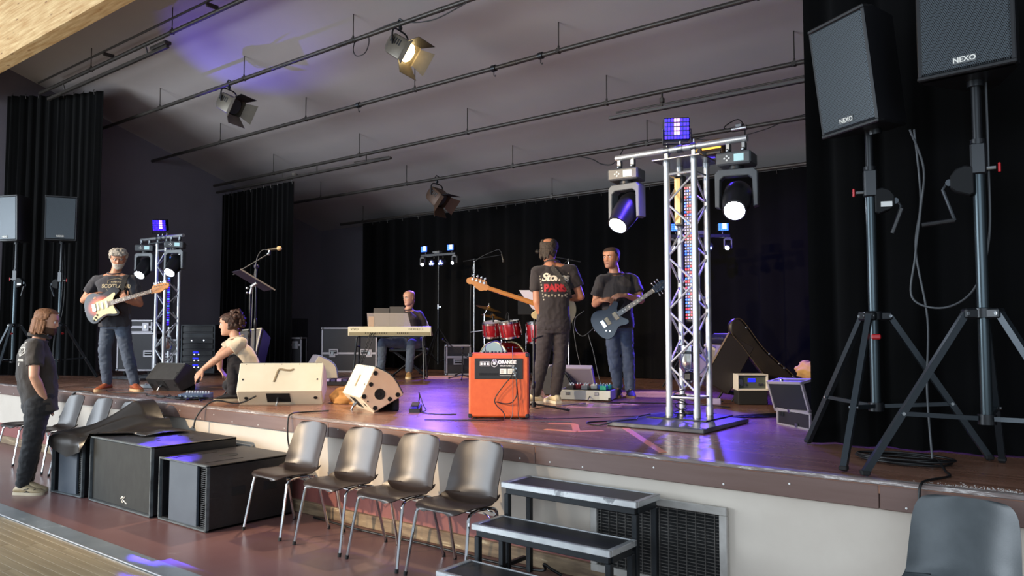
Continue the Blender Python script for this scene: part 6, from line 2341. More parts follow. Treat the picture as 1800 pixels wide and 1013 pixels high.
def shirt_print(shirt, mb, m, name, d, n_off=.003):
    """drape a flat print onto the shirt surface along direction d (pointing towards the shirt)"""
    me = shirt.data
    bv = BVHTree.FromPolygons([v.co for v in me.vertices], [p.vertices for p in me.polygons])
    bm = bmesh.new()
    V = [bm.verts.new(p) for p in mb.v]
    for f in mb.f:
        try:
            bm.faces.new([V[i] for i in f])
        except ValueError:
            pass
    bmesh.ops.triangulate(bm, faces=bm.faces[:])
    for _ in range(3):
        lg = [e for e in bm.edges if e.calc_length() > .018]
        if not lg:
            break
        bmesh.ops.subdivide_edges(bm, edges=lg, cuts=1)
        bmesh.ops.triangulate(bm, faces=bm.faces[:])
    d = Vector(d).normalized()
    dead = []
    for v in bm.verts:
        h = bv.ray_cast(v.co - d * .5, d)
        if h[0] is not None:
            v.co = h[0] - d * n_off
        else:
            dead.append(v)
    bmesh.ops.delete(bm, geom=dead, context='VERTS')
    me2 = bpy.data.meshes.new(name)
    bm.to_mesh(me2)
    bm.free()
    return mesh_obj(name, me2, m, shirt)


def strap(body_mats, name, pts, w, m, nrm, parent):
    """flat band through points; nrm: list of normals"""
    P = spline(pts, 5)
    N = spline(nrm, 5)
    rs = []
    for i, p in enumerate(P):
        d = (P[min(i + 1, len(P) - 1)] - P[max(i - 1, 0)]).normalized()
        n = N[i].normalized()
        sd = d.cross(n).normalized() * w / 2
        n = n * .002
        rs.append([p - sd - n, p + sd - n, p + sd + n, p - sd + n])
    return MB().rings(rs).obj(name, m, parent, 0)


# ---------------------------------------------------------------- electric guitars
def sunburst():
    m = bpy.data.materials.new('sunburst_lacquer')
    m.use_nodes = True
    nt = m.node_tree
    b = nt.nodes['Principled BSDF']
    b.inputs['Roughness'].default_value = .15
    b.inputs['Coat Weight'].default_value = .15
    b.inputs['Specular IOR Level'].default_value = .35
    tc = nt.nodes.new('ShaderNodeTexCoord')
    mp = nt.nodes.new('ShaderNodeMapping')
    mp.inputs['Location'].default_value = (-.19, 0, 0)
    nt.links.new(tc.outputs['Object'], mp.inputs[0])
    mp2 = nt.nodes.new('ShaderNodeMapping')
    mp2.inputs['Scale'].default_value = (5.0, 6.4, 0)
    nt.links.new(mp.outputs[0], mp2.inputs[0])
    ln = nt.nodes.new('ShaderNodeVectorMath')
    ln.operation = 'LENGTH'
    nt.links.new(mp2.outputs[0], ln.inputs[0])
    r = nt.nodes.new('ShaderNodeValToRGB')
    e = r.color_ramp.elements
    e[0].position, e[0].color = .25, lin('#e08a24')
    e[1].position, e[1].color = 1.0, lin('#140a06')
    e.new(.62).color = lin('#a8441a')
    e.new(.84).color = lin('#3a140a')
    nt.links.new(ln.outputs['Value'], r.inputs[0])
    nt.links.new(r.outputs[0], b.inputs['Base Color'])
    return m


def guitar(name, label, org, udir, face, k, outline, bodym, neckm, boardm, headpoly, guard=None, guardm=None, pick=(), strings=6, nut=.76, joint=.30, tuners=(), flip=False, thick=.044, knobs=(), frets=True, rail=None):
    """local: x along the neck from the strap pin, y across, z out of the front; org in world"""
    t = thing(name, label, 'guitar', org)
    u = Vector(udir).normalized()
    n = Vector(face)
    n = (n - u * n.dot(u)).normalized()
    v = n.cross(u)
    M = Matrix((u, v, n)).transposed().to_4x4()
    t.rotation_euler = M.to_euler()
    t.scale = (1, 1, 1)

    def S(q):
        return [(a * k, b * k) for a, b in q]
    ol = S([tuple(p) for p in spline([Vector(p) for p in outline], 4, True)])
    MB().prism(ol, (0, 0, 0), (1, 0, 0), (0, 1, 0), thick, .007).obj('body', bodym, t, 40)
    # neck
    L0, L1 = joint * k, nut * k
    nk = []
    for i in range(9):
        x = L0 - .04 + (L1 - L0 + .04) * i / 8
        w = (.028 - .007 * i / 8)
        nk.append([Vector((x, w * y, z)) for y, z in ((-1, .006), (1, .006), (1, -.004), (.75, -.014), (.3, -.020), (-.3, -.020), (-.75, -.014), (-1, -.004))])
    MB().rings(nk).obj('neck', neckm, t, 40)
    MB().rings([[Vector((x, w * y, z)) for y, z in ((-1, .0065), (1, .0065), (1, .0115), (-1, .0115))] for x, w in ((L0 - .06, .0285), (L1, .0212))]).obj('fingerboard', boardm, t, 0)
    if frets:
        f = MB()
        sc = L1 - .11 * k
        for i in range(1, 22):
            x = L1 - sc * (1 - 2 ** (-i / 12))
            w = .0212 + (.0285 - .0212) * (L1 - x) / (L1 - L0 + .06)
            f.box((x, 0, .0122), (.0022, 2 * w, .0022))
        f.obj('frets', M_steel, t, 0)
        q = MB()
        for i in (3, 5, 7, 9, 12, 15, 17):
            a = L1 - sc * (1 - 2 ** (-i / 12))
            b = L1 - sc * (1 - 2 ** (-(i - 1) / 12))
            q.cyl(((a + b) / 2, 0, .0114), ((a + b) / 2, 0, .0119), .005 if rail is None else .009, n=10)
        q.obj('inlays', M_print, t, 0)
    MB().box((L1, 0, .012), (.005, .044, .008)).obj('nut', M_white, t)
    hp = S([tuple(p) for p in spline([Vector(p) for p in headpoly], 4, True)])
    MB().prism(hp, (0, 0, .004), (1, 0, 0), (0, 1, 0), .016, .003).obj('headstock', neckm if rail is None else bodym, t, 40)
    tn = MB()
    for x, y, sy in tuners:
        x, y = x * k, y * k
        tn.cyl((x, y, -.014), (x, y, .016), .0055, n=10).cyl((x, y, -.014), (x, y, -.026), .011, n=10).cyl((x, y, -.02), (x, y + sy * .035, -.02), .004, n=8)
        tn.ell((x, y + sy * .047, -.02), (.009 if strings == 6 else .013, .013 if strings == 6 else .017, .005), n=12, m=6)
    tn.obj('tuners', M_chrome, t)
    if guard:
        g = S([tuple(p) for p in spline([Vector(p) for p in guard], 3, True)])
        MB().prism(g, (0, 0, .003), (1, 0, 0), (0, 1, 0), .003, .001).obj('pickguard', guardm, t, 40)
    for i, (x, y, w, h, mm) in enumerate(pick):
        p = MB().box((x * k, y * k, .007), (w * k, h * k, .012), Matrix.Rotation(R(0), 3, 'Z'), bev=.003).obj('pickup', mm, t)
        q = MB()
        for s_ in range(6):
            q.cyl((x * k, y * k + (s_ - 2.5) * .0095, .013), (x * k, y * k + (s_ - 2.5) * .0095, .0145), .0028, n=6)
        q.obj('pole_pieces', M_steel, p)
    br = MB().box((.105 * k, 0, .008), (.04 * k, .085 * k, .012), bev=.003)
    for s_ in range(strings):
        br.box((.10 * k, (s_ - strings / 2 + .5) * .0105, .015), (.022, .006, .006))
    br.obj('bridge', M_chrome, t)
    st = MB()
    for s_ in range(strings):
        y0, y1 = (s_ - strings / 2 + .5) * .0105, (s_ - strings / 2 + .5) * .0072
        st.cyl((.105 * k, y0, .018), (L1, y1, .0165), .0007, n=5).cyl((L1, y1, .0165), (L1 + .06 + .02 * s_, y1, .012), .0007, n=5)
    st.obj('strings', M_steel, t, 0)
    kb = MB()
    for x, y in knobs:
        kb.lathe([(.0, .018), (.009, .018), (.012, .006), (.012, .002), (0, .002)], (x * k, y * k, 0), (0, 0, 1), 14)
    if knobs:
        kb.obj('control_knobs', M_blackplastic if rail is None else M_chrome, t)
    MB().cyl((-.002, 0, -thick / 2), (-.014, 0, -thick / 2), .005).ell((-.014, 0, -thick / 2), .008).obj('strap_pin', M_chrome, t)
    return t, t.matrix_world, Matrix.Translation(Vector(org)) @ M


STRAT = [(0, 0), (.003, .06), (.025, .115), (.07, .152), (.12, .155), (.17, .132), (.21, .116), (.25, .124), (.30, .152), (.355, .160), (.395, .138), (.405, .112), (.375, .088), (.335, .058), (.318, .030), (.316, -.028), (.328, -.062), (.352, -.10), (.362, -.128), (.338, -.142), (.29, -.136), (.24, -.118), (.20, -.117), (.15, -.138), (.10, -.163), (.05, -.150), (.012, -.09)]
STRATHEAD = [(.755, .021), (.775, .026), (.79, .05), (.82, .056), (.90, .052), (.955, .040), (.965, .012), (.945, -.012), (.92, -.010), (.89, -.024), (.85, -.034), (.80, -.030), (.775, -.022), (.755, -.021)]
GUARD = [(.125, .042), (.16, .055), (.22, .062), (.29, .085), (.345, .105), (.36, .085), (.325, .040), (.315, -.03), (.33, -.085), (.34, -.12), (.315, -.125), (.25, -.105), (.18, -.108), (.10, -.140), (.065, -.128), (.075, -.100), (.125, -.055)]
PRS = [(0, 0), (.004, .06), (.025, .115), (.07, .150), (.125, .152), (.17, .128), (.205, .108), (.24, .108), (.275, .125), (.31, .140), (.342, .128), (.35, .108), (.33, .085), (.305, .058), (.298, .03), (.298, -.028), (.305, -.055), (.325, -.085), (.338, -.112), (.322, -.128), (.285, -.122), (.245, -.105), (.21, -.106), (.165, -.132), (.11, -.158), (.055, -.148), (.015, -.09)]
PRSHEAD = [(.73, .021), (.75, .03), (.80, .040), (.86, .042), (.885, .02), (.872, 0), (.89, -.02), (.865, -.042), (.80, -.042), (.75, -.032), (.73, -.021)]
BASSO = [(0, 0), (.01, .08), (.05, .14), (.11, .165), (.17, .145), (.23, .118), (.29, .125), (.37, .165), (.44, .178), (.475, .150), (.46, .115), (.41, .075), (.385, .04), (.38, -.03), (.40, -.075), (.425, -.115), (.40, -.145), (.34, -.14), (.28, -.118), (.22, -.125), (.15, -.16), (.08, -.165), (.025, -.11)]
BASSHEAD = [(.955, .022), (.975, .028), (.99, .055), (1.03, .060), (1.12, .054), (1.165, .044), (1.19, .018), (1.18, -.012), (1.15, -.022), (1.12, -.014), (1.08, -.034), (1.02, -.052), (.985, -.034), (.955, -.022)]
M_maple = mat('maple_neck', '#c88a44', .3, c2='#b9783a', scale=6, stretch=(.3, 4, 4), coat=.4)
M_rosewood = mat('rosewood', '#4a2c20', .45, c2='#3a2018', scale=10)
M_pick = mat('pickup_cream', '#d9cba4', .4)
M_pickblk = mat('pickup_black', '#1d1d1f', .4)


def wv(body, q):
    """point in a person's frame to world"""
    return Matrix.Translation(body.location) @ Matrix.Rotation(body.rotation_euler.z, 4, 'Z') @ Vector(q)


def wd_(body, d):
    return Matrix.Rotation(body.rotation_euler.z, 3, 'Z') @ Vector(d)


# ---------------------------------------------------------------- 1: guitarist with the sunburst guitar
s = .00708
opt = dict(skin=SKIN1, shirt=cloth_mat('tee_charcoal', '#33333a', '#2d2d33'), trousers=cloth_mat('jeans_greyblue', '#3d4757', '#4a5464', 200), hairm=mat('hair_grey', '#8f897f', .7, c2='#b0aaa0', scale=60, bump=.6, bscale=90),
           shoe=mat('shoe_orange', '#a8562c', .6, c2='#8f4522', scale=9), sole=mat('sole_cream', '#c9a87c', .7), footA=(-.12, -1), footB=(.75, -.75), belly=.025, build=1.04, head=1.02,
           handA=((.85, -.35, -.25), (.1, .9, -.3), 1, dict(curl=(.3, .35, .4, .45), thumb=.4)),
           handB=((-.55, -.15, .75), (-.2, .95, .1), -1, dict(curl=(.75, .8, .85, .9), thumb=.6)), sleeve=.62)
J = dict(head=(-12, 232, .02), neck=(-19, 205, .0), sA=(-50, 193, .0), sB=(13, 193, .0), eA=(-71, 158, .02), wA=(-42, 166, .22), eB=(28, 152, .02), wB=(21, 156, .24),
         waist=(-16, 150, .0), hA=(-26, 120, 0), hB=(-5, 120, 0), kA=(-30, 70, .04), kB=(9, 68, .04), aA=(-27, 15, 0), aB=(25, 14, .05))
p1_, j, T, sh, F, Lt = human('grey-haired guitarist in a dark Scotland T-shirt and jeans playing the sunburst guitar', (-9.72, .50, DECK_Z), s, J, R(8), R(26), R(-20), opt)


def curly(x, y, z):
    t = 1.7
    if y > 2.5 and z < 5.5:
        return -1
    if y > -1.5 and z < 1.0:
        return -1
    if z < -5.5:
        return -1
    return t


hm = hair_from_head(T, curly, HS, 1.3, .55, 2)
rn = random.Random(5)
for _ in range(70):
    k = rn.randrange(26, len(HP) - 2)
    a = rn.uniform(0, 2 * PI)
    p = head_point(k, a, 1.9, False)
    if curly(p.x, p.y, p.z) > 0:
        hm.ell(T @ (p * .0102), .013 + rn.uniform(0, .006), n=8, m=5)
mesh_obj('hair', remesh(hm, .007, 1, .002, (60, 60, 60)), opt['hairm'], p1_)


def beardf(x, y, z):
    return .55 if (z < -4.6 and y > -2) or (z < -1 and -1.0 < y < 2.2) else -1


mesh_obj('beard', remesh(hair_from_head(T, beardf, HS, .3, .8, 1), .005, 1), mat('beard_white', '#bdb6aa', .8, bump=.5, bscale=120), p1_)
MB().tube([T @ Vector(q) for q in ((-.062, .06, .008), (-.05, .086, .006), (-.012, .092, .008), (0, .095, .01), (.012, .092, .008), (.05, .086, .006), (.062, .06, .008))], .0018, 6).obj('glasses', M_blackplastic, p1_)
# chest print
pm = MB()
o0 = (-14 * s, -.5, 182 * s)
text_mb('SCOTLAND', .062, (o0[0] + .045, -.5, o0[2]), (1, 0, 0), (0, 0, 1), pm, bold=.0025)
text_mb('EDINBURGH', .022, (o0[0] + .045, -.5, o0[2] + .055), (1, 0, 0), (0, 0, 1), pm, bold=.0006)
for q in (((-.10, .04), (-.10, .075), (0, .105), (.10, .075), (.10, .04)), ((-.10, -.04), (-.06, -.075), (0, -.095), (.06, -.075), (.10, -.04))):
    for a, b in zip(q, q[1:]):
        pm.box((o0[0] + .045 + (a[0] + b[0]) / 2, -.5, o0[2] + (a[1] + b[1]) / 2), (math.hypot(b[0] - a[0], b[1] - a[1]) + .006, .0008, .007), Matrix.Rotation(-math.atan2(b[1] - a[1], b[0] - a[0]), 3, 'Y'))
shirt_print(sh, pm, mat('print_cream', '#b9ab8c', .8), 'chest_print', (0, 1, 0), .004)
ud = wd_(p1_, (.955, -.06, .27))
fc = wd_(p1_, (.05, -1, .12))
og = wv(p1_, (-48 * s, -.265, 139 * s))
g1, _, GM = guitar('electric_guitar', 'sunburst electric guitar with a cream pickguard held by the grey-haired guitarist', og, ud, fc, 1.12, STRAT, sunburst(), M_maple, M_rosewood, STRATHEAD, GUARD, mat('pickguard_cream', '#d8c795', .35),
                   [(.15, -.002, .022, .078, M_white), (.20, 0, .022, .078, M_white), (.25, 0, .022, .078, M_white)], tuners=[(.80 + .026 * i, .040 - .002 * i, 1) for i in range(6)], knobs=((.12, -.085), (.10, -.112), (.075, -.135)))
sp = [j['sB'] + Vector((-.04, -.09, .03)), j['sB'] + Vector((-.05, -.14, -.06)), j['sB'] + Vector((-.03, -.185, -.2)), Vector((3 * s, -.22, 158 * s)), Vector((-3 * s, -.25, 170 * s - .03))]
strap(None, 'strap', [j['sB'] + Vector((-.05, .05, .055)), j['sB'] + Vector((-.045, -.04, .062)), j['sB'] + Vector((-.045, -.11, .01)), j['sB'] + Vector((-.05, -.16, -.10)), j['sB'] + Vector((-.05, -.19, -.20)), Vector((0 * s, -.235, 158 * s))], .06, M_blackmatte,
      [Vector((0, .3, 1)), Vector((0, -.3, 1)), Vector((0, -.9, .4)), Vector((0, -1, .1)), Vector((0, -1, 0)), Vector((0, -1, 0))], p1_)

# ---------------------------------------------------------------- 2: right guitarist, blue guitar
s = .0064
opt = dict(skin=SKIN1, shirt=cloth_mat('tee_dark', '#2c2a2e', '#262428'), trousers=cloth_mat('jeans_blue', '#39445a', '#4a5770', 200), hairm=mat('hair_brown', '#3a2a20', .7, bump=.5, bscale=120),
           shoe=mat('shoe_navy', '#2a2a34', .6), sole=mat('sole_tan', '#c59a6a', .6), footA=(-.35, -1), footB=(-.05, -1), belly=.02, build=1.03,
           handA=((.85, -.3, .05), (.2, .6, -.8), 1, dict(curl=(.8, .85, .9, .95), thumb=.5)),
           handB=((-.95, -.15, .0), (0, .5, -.85), -1, dict(curl=(.45, .5, .55, .6), thumb=.5)), sleeve=.66)
J = dict(head=(-17, 244, .03), neck=(-9, 216, .0), sA=(-34, 204, .03), sB=(22, 207, -.03), eA=(-45, 163, .0), wA=(-38, 168, .24), eB=(34, 169, .06), wB=(4, 176, .24),
         waist=(-6, 165, .0), hA=(-15, 130, 0), hB=(5, 130, 0), kA=(-14, 74, .05), kB=(11, 72, .05), aA=(-6, 18, 0), aB=(14, 14, .05))
p2_, j, T, sh, F, Lt = human('short-haired guitarist in a dark T-shirt and blue jeans wearing the blue guitar', (-4.36, 3.50, DECK_Z), s, J, R(-12), R(-38), R(-3), opt)


def shortf(x, y, z):
    if y > 4.5 and z < 6.6:
        return -1
    if y > 1.5 and z < 4.0:
        return -1
    if y > -2.6 and z < 1.2 and abs(x) > 3:
        return -1
    if z < -5:
        return -1
    return .75


mesh_obj('hair', remesh(hair_from_head(T, shortf, HS, .25, 1.0, 4), .005, 1), opt['hairm'], p2_)
ud = wd_(p2_, (.80, -.16, .55))
fc = wd_(p2_, (-.12, -1, .18))
og = wv(p2_, (-49 * s, -.25, 117 * s))
M_bluegtr = mat('guitar_blue', '#1c2c42', .14, c2='#152236', scale=5, coat=.15, spec=.35)
g2, _, GM2 = guitar('electric_guitar', 'dark blue electric guitar with a light fingerboard hanging on the right guitarist', og, ud, fc, 1.03, PRS, M_bluegtr, mat('mahogany_neck', '#5c3322', .35), mat('board_pale', '#8d8a82', .4, c2='#5d5a54', scale=30), PRSHEAD,
                    None, None, [(.16, 0, .042, .085, M_pick), (.26, 0, .042, .085, M_pick)], nut=.735, joint=.29, tuners=[(.765 + .035 * i, .028, 1) for i in range(3)] + [(.765 + .035 * i, -.028, -1) for i in range(3)], knobs=((.12, -.10), (.09, -.075)), rail=1)
strap(None, 'strap', [j['sB'] + Vector((-.06, .05, .05)), j['sB'] + Vector((-.06, -.04, .058)), j['sB'] + Vector((-.075, -.11, 0)), j['sB'] + Vector((-.10, -.15, -.12)), j['sB'] + Vector((-.14, -.18, -.24)), Vector((-14 * s, -.22, 150 * s))], .055, M_blackmatte,
      [Vector((0, .3, 1)), Vector((0, -.3, 1)), Vector((0, -.9, .4)), Vector((0, -1, .1)), Vector((0, -1, 0)), Vector((0, -1, 0))], p2_)

# ---------------------------------------------------------------- 3: bass player from behind
s = .00585
opt = dict(skin=SKIN2, shirt=cloth_mat('tee_brownblack', '#2c2526', '#262021'), trousers=cloth_mat('trousers_brownblack', '#2a2427', '#322b2e', 90), hairm=mat('hair_darkgrey', '#30261d', .75, c2='#43372c', scale=50, bump=.6, bscale=80),
           shoe=mat('shoe_cream', '#cfc3a4', .55), sole=mat('sole_white', '#d9d2c0', .6), footA=(-.85, -.25), footB=(-.35, .8), build=1.0,
           handA=((.2, .0, -1), (1, .1, 0), 1, dict(curl=(.3, .3, .35, .4), thumb=.9)),
           handB=((-.75, .6, .0), (0, .6, -.7), 1, dict(curl=(.5, .55, .6, .65), thumb=.5)), sleeve=.62)
J = dict(head=(17, 268, -.03), neck=(22, 243, .0), sA=(-5, 228, .0), sB=(55, 232, .0), eA=(-5, 176, .03), wA=(3, 150, .0), eB=(72, 186, -.02), wB=(56, 184, -.20),
         waist=(24, 180, 0), hA=(11, 138, 0), hB=(37, 138, 0), kA=(5, 76, -.03), kB=(36, 80, -.05), aA=(-8, 18, .02), aB=(27, 18, -.02))
p3_, j, T, sh, F, Lt = human('bass player seen from behind in a dark T-shirt printed in white and red', (-4.62, 2.30, DECK_Z), s, J, R(178), R(158), R(-16), opt)


def balding(x, y, z):
    if y > 1.0 and z < 7:
        return -1
    if z > 5.5 and math.hypot(x, y + 6.0) < 4.6:
        return -1
    if y > -.8 and z < 0 and abs(x) > 4:
        return -1
    if z < -8.5:
        return -1
    return 1.2 if z > -2 else 1.8


hm = hair_from_head(T, balding, HS, .6, .7, 6)
rn = random.Random(8)
for i in range(26):
    x = rn.uniform(-6.0, 4.0)
    hm.cap(T @ Vector((x * .01, -.085 + rn.uniform(-.01, .01), -.02)), T @ Vector((x * .0105 - .004, -.078 + rn.uniform(-.02, .01), -.105 + rn.uniform(-.025, .02))), .012, .006, 8)
mesh_obj('hair', remesh(hm, .006, 1, .002, (50, 50, 20)), opt['hairm'], p3_)
# back print: script word in white, red block word, small white arc words
cx, cz = 26 * s, 209 * s
pm = text_mb('Stones', .115, (cx, -.2, cz + .055), (1, 0, 0), (0, 0, 1), bold=.004, shear=.3, sp=.88)
# little row of white marks along the sides and below
for k in range(9):
    pm.box((cx - .155 + .008 * k * .6, -.2, cz + .07 - k * .030), (.012, .001, .015))
    pm.box((cx + .135 - .002 * k, -.2, cz + .10 - k * .030), (.012, .001, .015))
for k in range(7):
    text_mb('1234567'[k], .03, (cx - .10 + k * .032, -.2, cz - .125 - .012 * math.sin(k * 1.2)), (1, 0, 0), (0, 0, 1), pm, bold=.001) if False else pm.box((cx - .10 + k * .034, -.2, cz - .125 - .008 * (k % 2)), (.018, .001, .022))
shirt_print(sh, pm, mat('print_offwhite', '#d8cdb8', .8), 'back_print', (0, 1, 0), .004).data.update()
pr = text_mb('PARIS', .10, (cx, -.2, cz - .055), (1, 0, 0), (0, 0, 1), bold=.005, sp=.9)
shirt_print(sh, pr, mat('print_red', '#b02a30', .8), 'back_print', (0, 1, 0), .0045)
M_strapp = mat('strap_pattern', '#1d1a19', .8, c2='#45403a', scale=70)


def strap_on(shirt, pts, w, m, parent, nm, d):
    me = shirt.data
    bv = BVHTree.FromPolygons([v.co for v in me.vertices], [p.vertices for p in me.polygons])
    P = spline([Vector(p) for p in pts], 6)
    q, nn = [], []
    for p in P:
        h = bv.ray_cast(p - Vector(d) * .6, Vector(d))
        q.append((h[0] if h[0] is not None else p) - Vector(d) * .006)
        nn.append(-Vector(d))
    rs = []
    for i, p in enumerate(q):
        t_ = (q[min(i + 1, len(q) - 1)] - q[max(i - 1, 0)]).normalized()
        sd = t_.cross(nn[i]).normalized() * w / 2
        rs.append([p - sd, p + sd, p + sd + nn[i] * .003, p - sd + nn[i] * .003])
    return MB().rings(rs).obj(nm, m, parent, 0)


strap_on(sh, [(12 * s, 0, 247 * s), (18 * s, 0, 240 * s), (32 * s, 0, 222 * s), (45 * s, 0, 202 * s), (53 * s, 0, 182 * s)], .05, M_strapp, p3_, 'strap', (0, 1, 0))
ud = wd_(p3_, (-.94, -.10, .31))
fc = wd_(p3_, (-.05, 1, .05))
og = wv(p3_, (62 * s, .24, 152 * s))
g3, _, GM3 = guitar('bass_guitar', 'bass guitar with a maple neck held by the player seen from behind', og, ud, fc, 1.0, BASSO, mat('bass_cream', '#cdb98a', .3, coat=.4), M_maple, M_rosewood, BASSHEAD, None, None, [(.2, 0, .03, .09, M_pickblk)], 4, .955, .38,
                    [(1.01 + .042 * i, .034, 1) for i in range(4)], knobs=((.1, -.1),), frets=True)

# ---------------------------------------------------------------- 4: man on the hall floor, seen from behind-left
s = .00541
opt = dict(skin=SKIN3, shirt=cloth_mat('polo_charcoal', '#38332f', '#322d2a'), trousers=cloth_mat('trousers_black', '#17181b', '#1f2023', 70), hairm=mat('hair_auburn', '#6b452a', .6, c2='#8a5f3c', scale=20, stretch=(8, 8, 1), bump=.5, bscale=60),
           shoe=mat('shoe_beige', '#b9a684', .6), sole=mat('sole_offwhite', '#c5b79c', .6), footA=(.9, -.12), footB=(1, -.1), build=1.04, belly=.03, trouser=1.08,
           handA=((-.15, .0, -1), (.3, .5, 0), 1, dict(curl=(.3, .3, .35, .4))),
           handB=((-.22, .05, -1), (-.3, .6, 0), -1, dict(curl=(.25, .3, .35, .4))), sleeve=.66)
J = dict(head=(13, 301, .0), neck=(-1, 271, .0), sA=(-25, 258, -.10), sB=(8, 258, .13), eA=(-6, 206, -.25), wA=(12, 164, -.11), eB=(17, 206, .21), wB=(25, 166, .105),
         waist=(-4, 205, 0), hA=(-3, 155, -.07), hB=(11, 155, .08), kA=(-14, 84, -.08), kB=(4, 84, .10), aA=(-22, 20, -.08), aB=(-10, 19, .09))
p4_, j, T, sh, F, Lt = human('long-haired man in a dark polo shirt and black trousers standing on the hall floor', (-8.14, -1.05, 0), s, J, R(138), R(102), R(-12), opt)


def longf(x, y, z):
    if y > 3.2 and z < 8.2:
        return -1
    if y > .8 and z < 2:
        return -1
    if z < -9.5:
        return -1
    return 1.5 + (.9 if z < 0 else 0)


hm = hair_from_head(T, longf, HS, .5, .5, 3)
rn = random.Random(2)
for i in range(60):
    a = rn.uniform(R(150), R(390))
    k = rn.randrange(14, 30)
    p = head_point(k, a, 1.8, False)
    if p.y > 1.8:
        continue
    hm.cap(T @ (p * .01), T @ (Vector((p.x * 1.12, p.y * 1.08 + .3, -12.5 + rn.uniform(-2, 2))) * .01), .015, .007, 8)
mesh_obj('hair', remesh(hm, .006, 1, .0025, (50, 50, 14)), opt['hairm'], p4_)


def beard2(x, y, z):
    return .9 if (z < -5.0 and y > -1.5) or (z < -1.5 and -.5 < y < 2.0) else -1


mesh_obj('beard', remesh(hair_from_head(T, beard2, HS, .3, .8, 1), .005, 1), mat('beard_brown', '#4a3020', .8, bump=.5, bscale=120), p4_)
MB().tube([j['neck'] + Lt * .085 * math.cos(a) + F * (.088 * math.sin(a) + .006) + Vector((0, 0, .022 - .018 * math.sin(a))) for a in [2 * PI * i / 24 for i in range(24)]], [.016] * 24, 8, closed=True).obj('polo_collar', opt['shirt'], p4_)
# geometric line crest on the back (flat print), facing -F
bx = -F
side = Vector((0, 0, 1)).cross(bx).normalized()
oc = j['neck'] + Vector((0, 0, -.12)) + bx * .5 + side * .03
pm = MB()


def ln_(a, b, w=.006):
    A = oc + side * a[0] + Vector((0, 0, a[1]))
    B_ = oc + side * b[0] + Vector((0, 0, b[1]))
    pm.cyl(A, B_, w / 2, n=5)


hexa = [(-.075, .075), (.0, .09), (.075, .075), (.055, -.02), (0, -.05), (-.055, -.02)]
for i in range(6):
    ln_(hexa[i], hexa[(i + 1) % 6], .009)
for a, b in (((-.075, .075), (0, -.05)), ((.075, .075), (0, -.05)), ((-.055, -.02), (0, .09)), ((.055, -.02), (0, .09)), ((-.065, .03), (.065, .03)), ((0, .09), (0, -.05)), ((-.03, .08), (-.03, .03)), ((.03, .08), (.03, .03))):
    ln_(a, b, .007)
text_mb('TECHNIC', .026, oc + Vector((0, 0, -.085)), side, (0, 0, 1), pm, bold=.001) if False else None
for k in range(7):
    pm.box(oc + side * (-.045 + k * .015) + Vector((0, 0, -.085)), (.009, .009, .022))
ln_((0, -.11), (0, -.14), .012)
shirt_print(sh, pm, mat('print_white', '#d0cdc6', .8), 'back_crest', F, .004)
# star-like dark mark on the near shoe
st = MB()
nb = j['aB']
for a, b in (((.03, .05), (.075, .062)), ((.075, .062), (.055, .04)), ((.055, .04), (.085, .03)), ((.085, .03), (.035, .028)), ((.105, .035), (.14, .06))):
    st.tube([Vector((nb.x + a[0] + .01, nb.y - .047, a[1])), Vector((nb.x + b[0] + .01, nb.y - .047, b[1]))], .005, 6)
st.obj('shoe_mark', M_blackmatte, p4_)

# ---------------------------------------------------------------- 5: keyboard player, seated
s = .0091
opt = dict(skin=SKIN3, shirt=cloth_mat('henley_brown', '#3a302c', '#332a27'), trousers=cloth_mat('jeans_grey', '#4b5868', '#5a6778', 200), hairm=mat('hair_none', '#6b4a3a', .7), brow=mat('brow_dark', '#3a2a22', .8),
           shoe=mat('shoe_tan', '#b9935c', .6), sole=mat('sole_cream2', '#d2c09a', .6), footA=(-.2, -1), footB=(.12, -1), build=1.0, long=True, seated=True, hem=-.03,
           handA=((.3, -.95, -.05), (0, .1, -1), 1, dict(curl=(.3, .35, .35, .4))),
           handB=((-.2, -.95, -.05), (0, .1, -1), -1, dict(curl=(.3, .35, .35, .4))))
J = dict(head=(-3, 140, .05), neck=(-6, 119, .02), sA=(-25, 110, .03), sB=(15, 110, -.02), eA=(-36, 84, .02), wA=(-24, 84, .33), eB=(28, 84, .02), wB=(20, 84, .33),
         waist=(0, 86, .0), hA=(-10, 60, .0), hB=(10, 60, .0), kA=(-44, 61, .36), kB=(7, 60, .42), aA=(-46, 12, .36), aB=(3, 13, .42))
p5_, j, T, sh, F, Lt = human('bald man in a dark brown henley shirt seated behind the cream stage piano', (-8.98, 4.76, DECK_Z), s, J, R(-22), R(-40), R(-8), opt)
MB().tube(spline([T @ Vector(q) for q in ((.079, -.005, 0), (.083, .0, -.03), (.085, -.01, -.10), (.09, -.04, -.2))], 4), .002, 6).obj('earpiece_wire', M_blackplastic, p5_)
MB().ell(T @ Vector((.079, .0, 0)), .009, n=8, m=6).obj('earpiece', M_blackplastic, p5_)

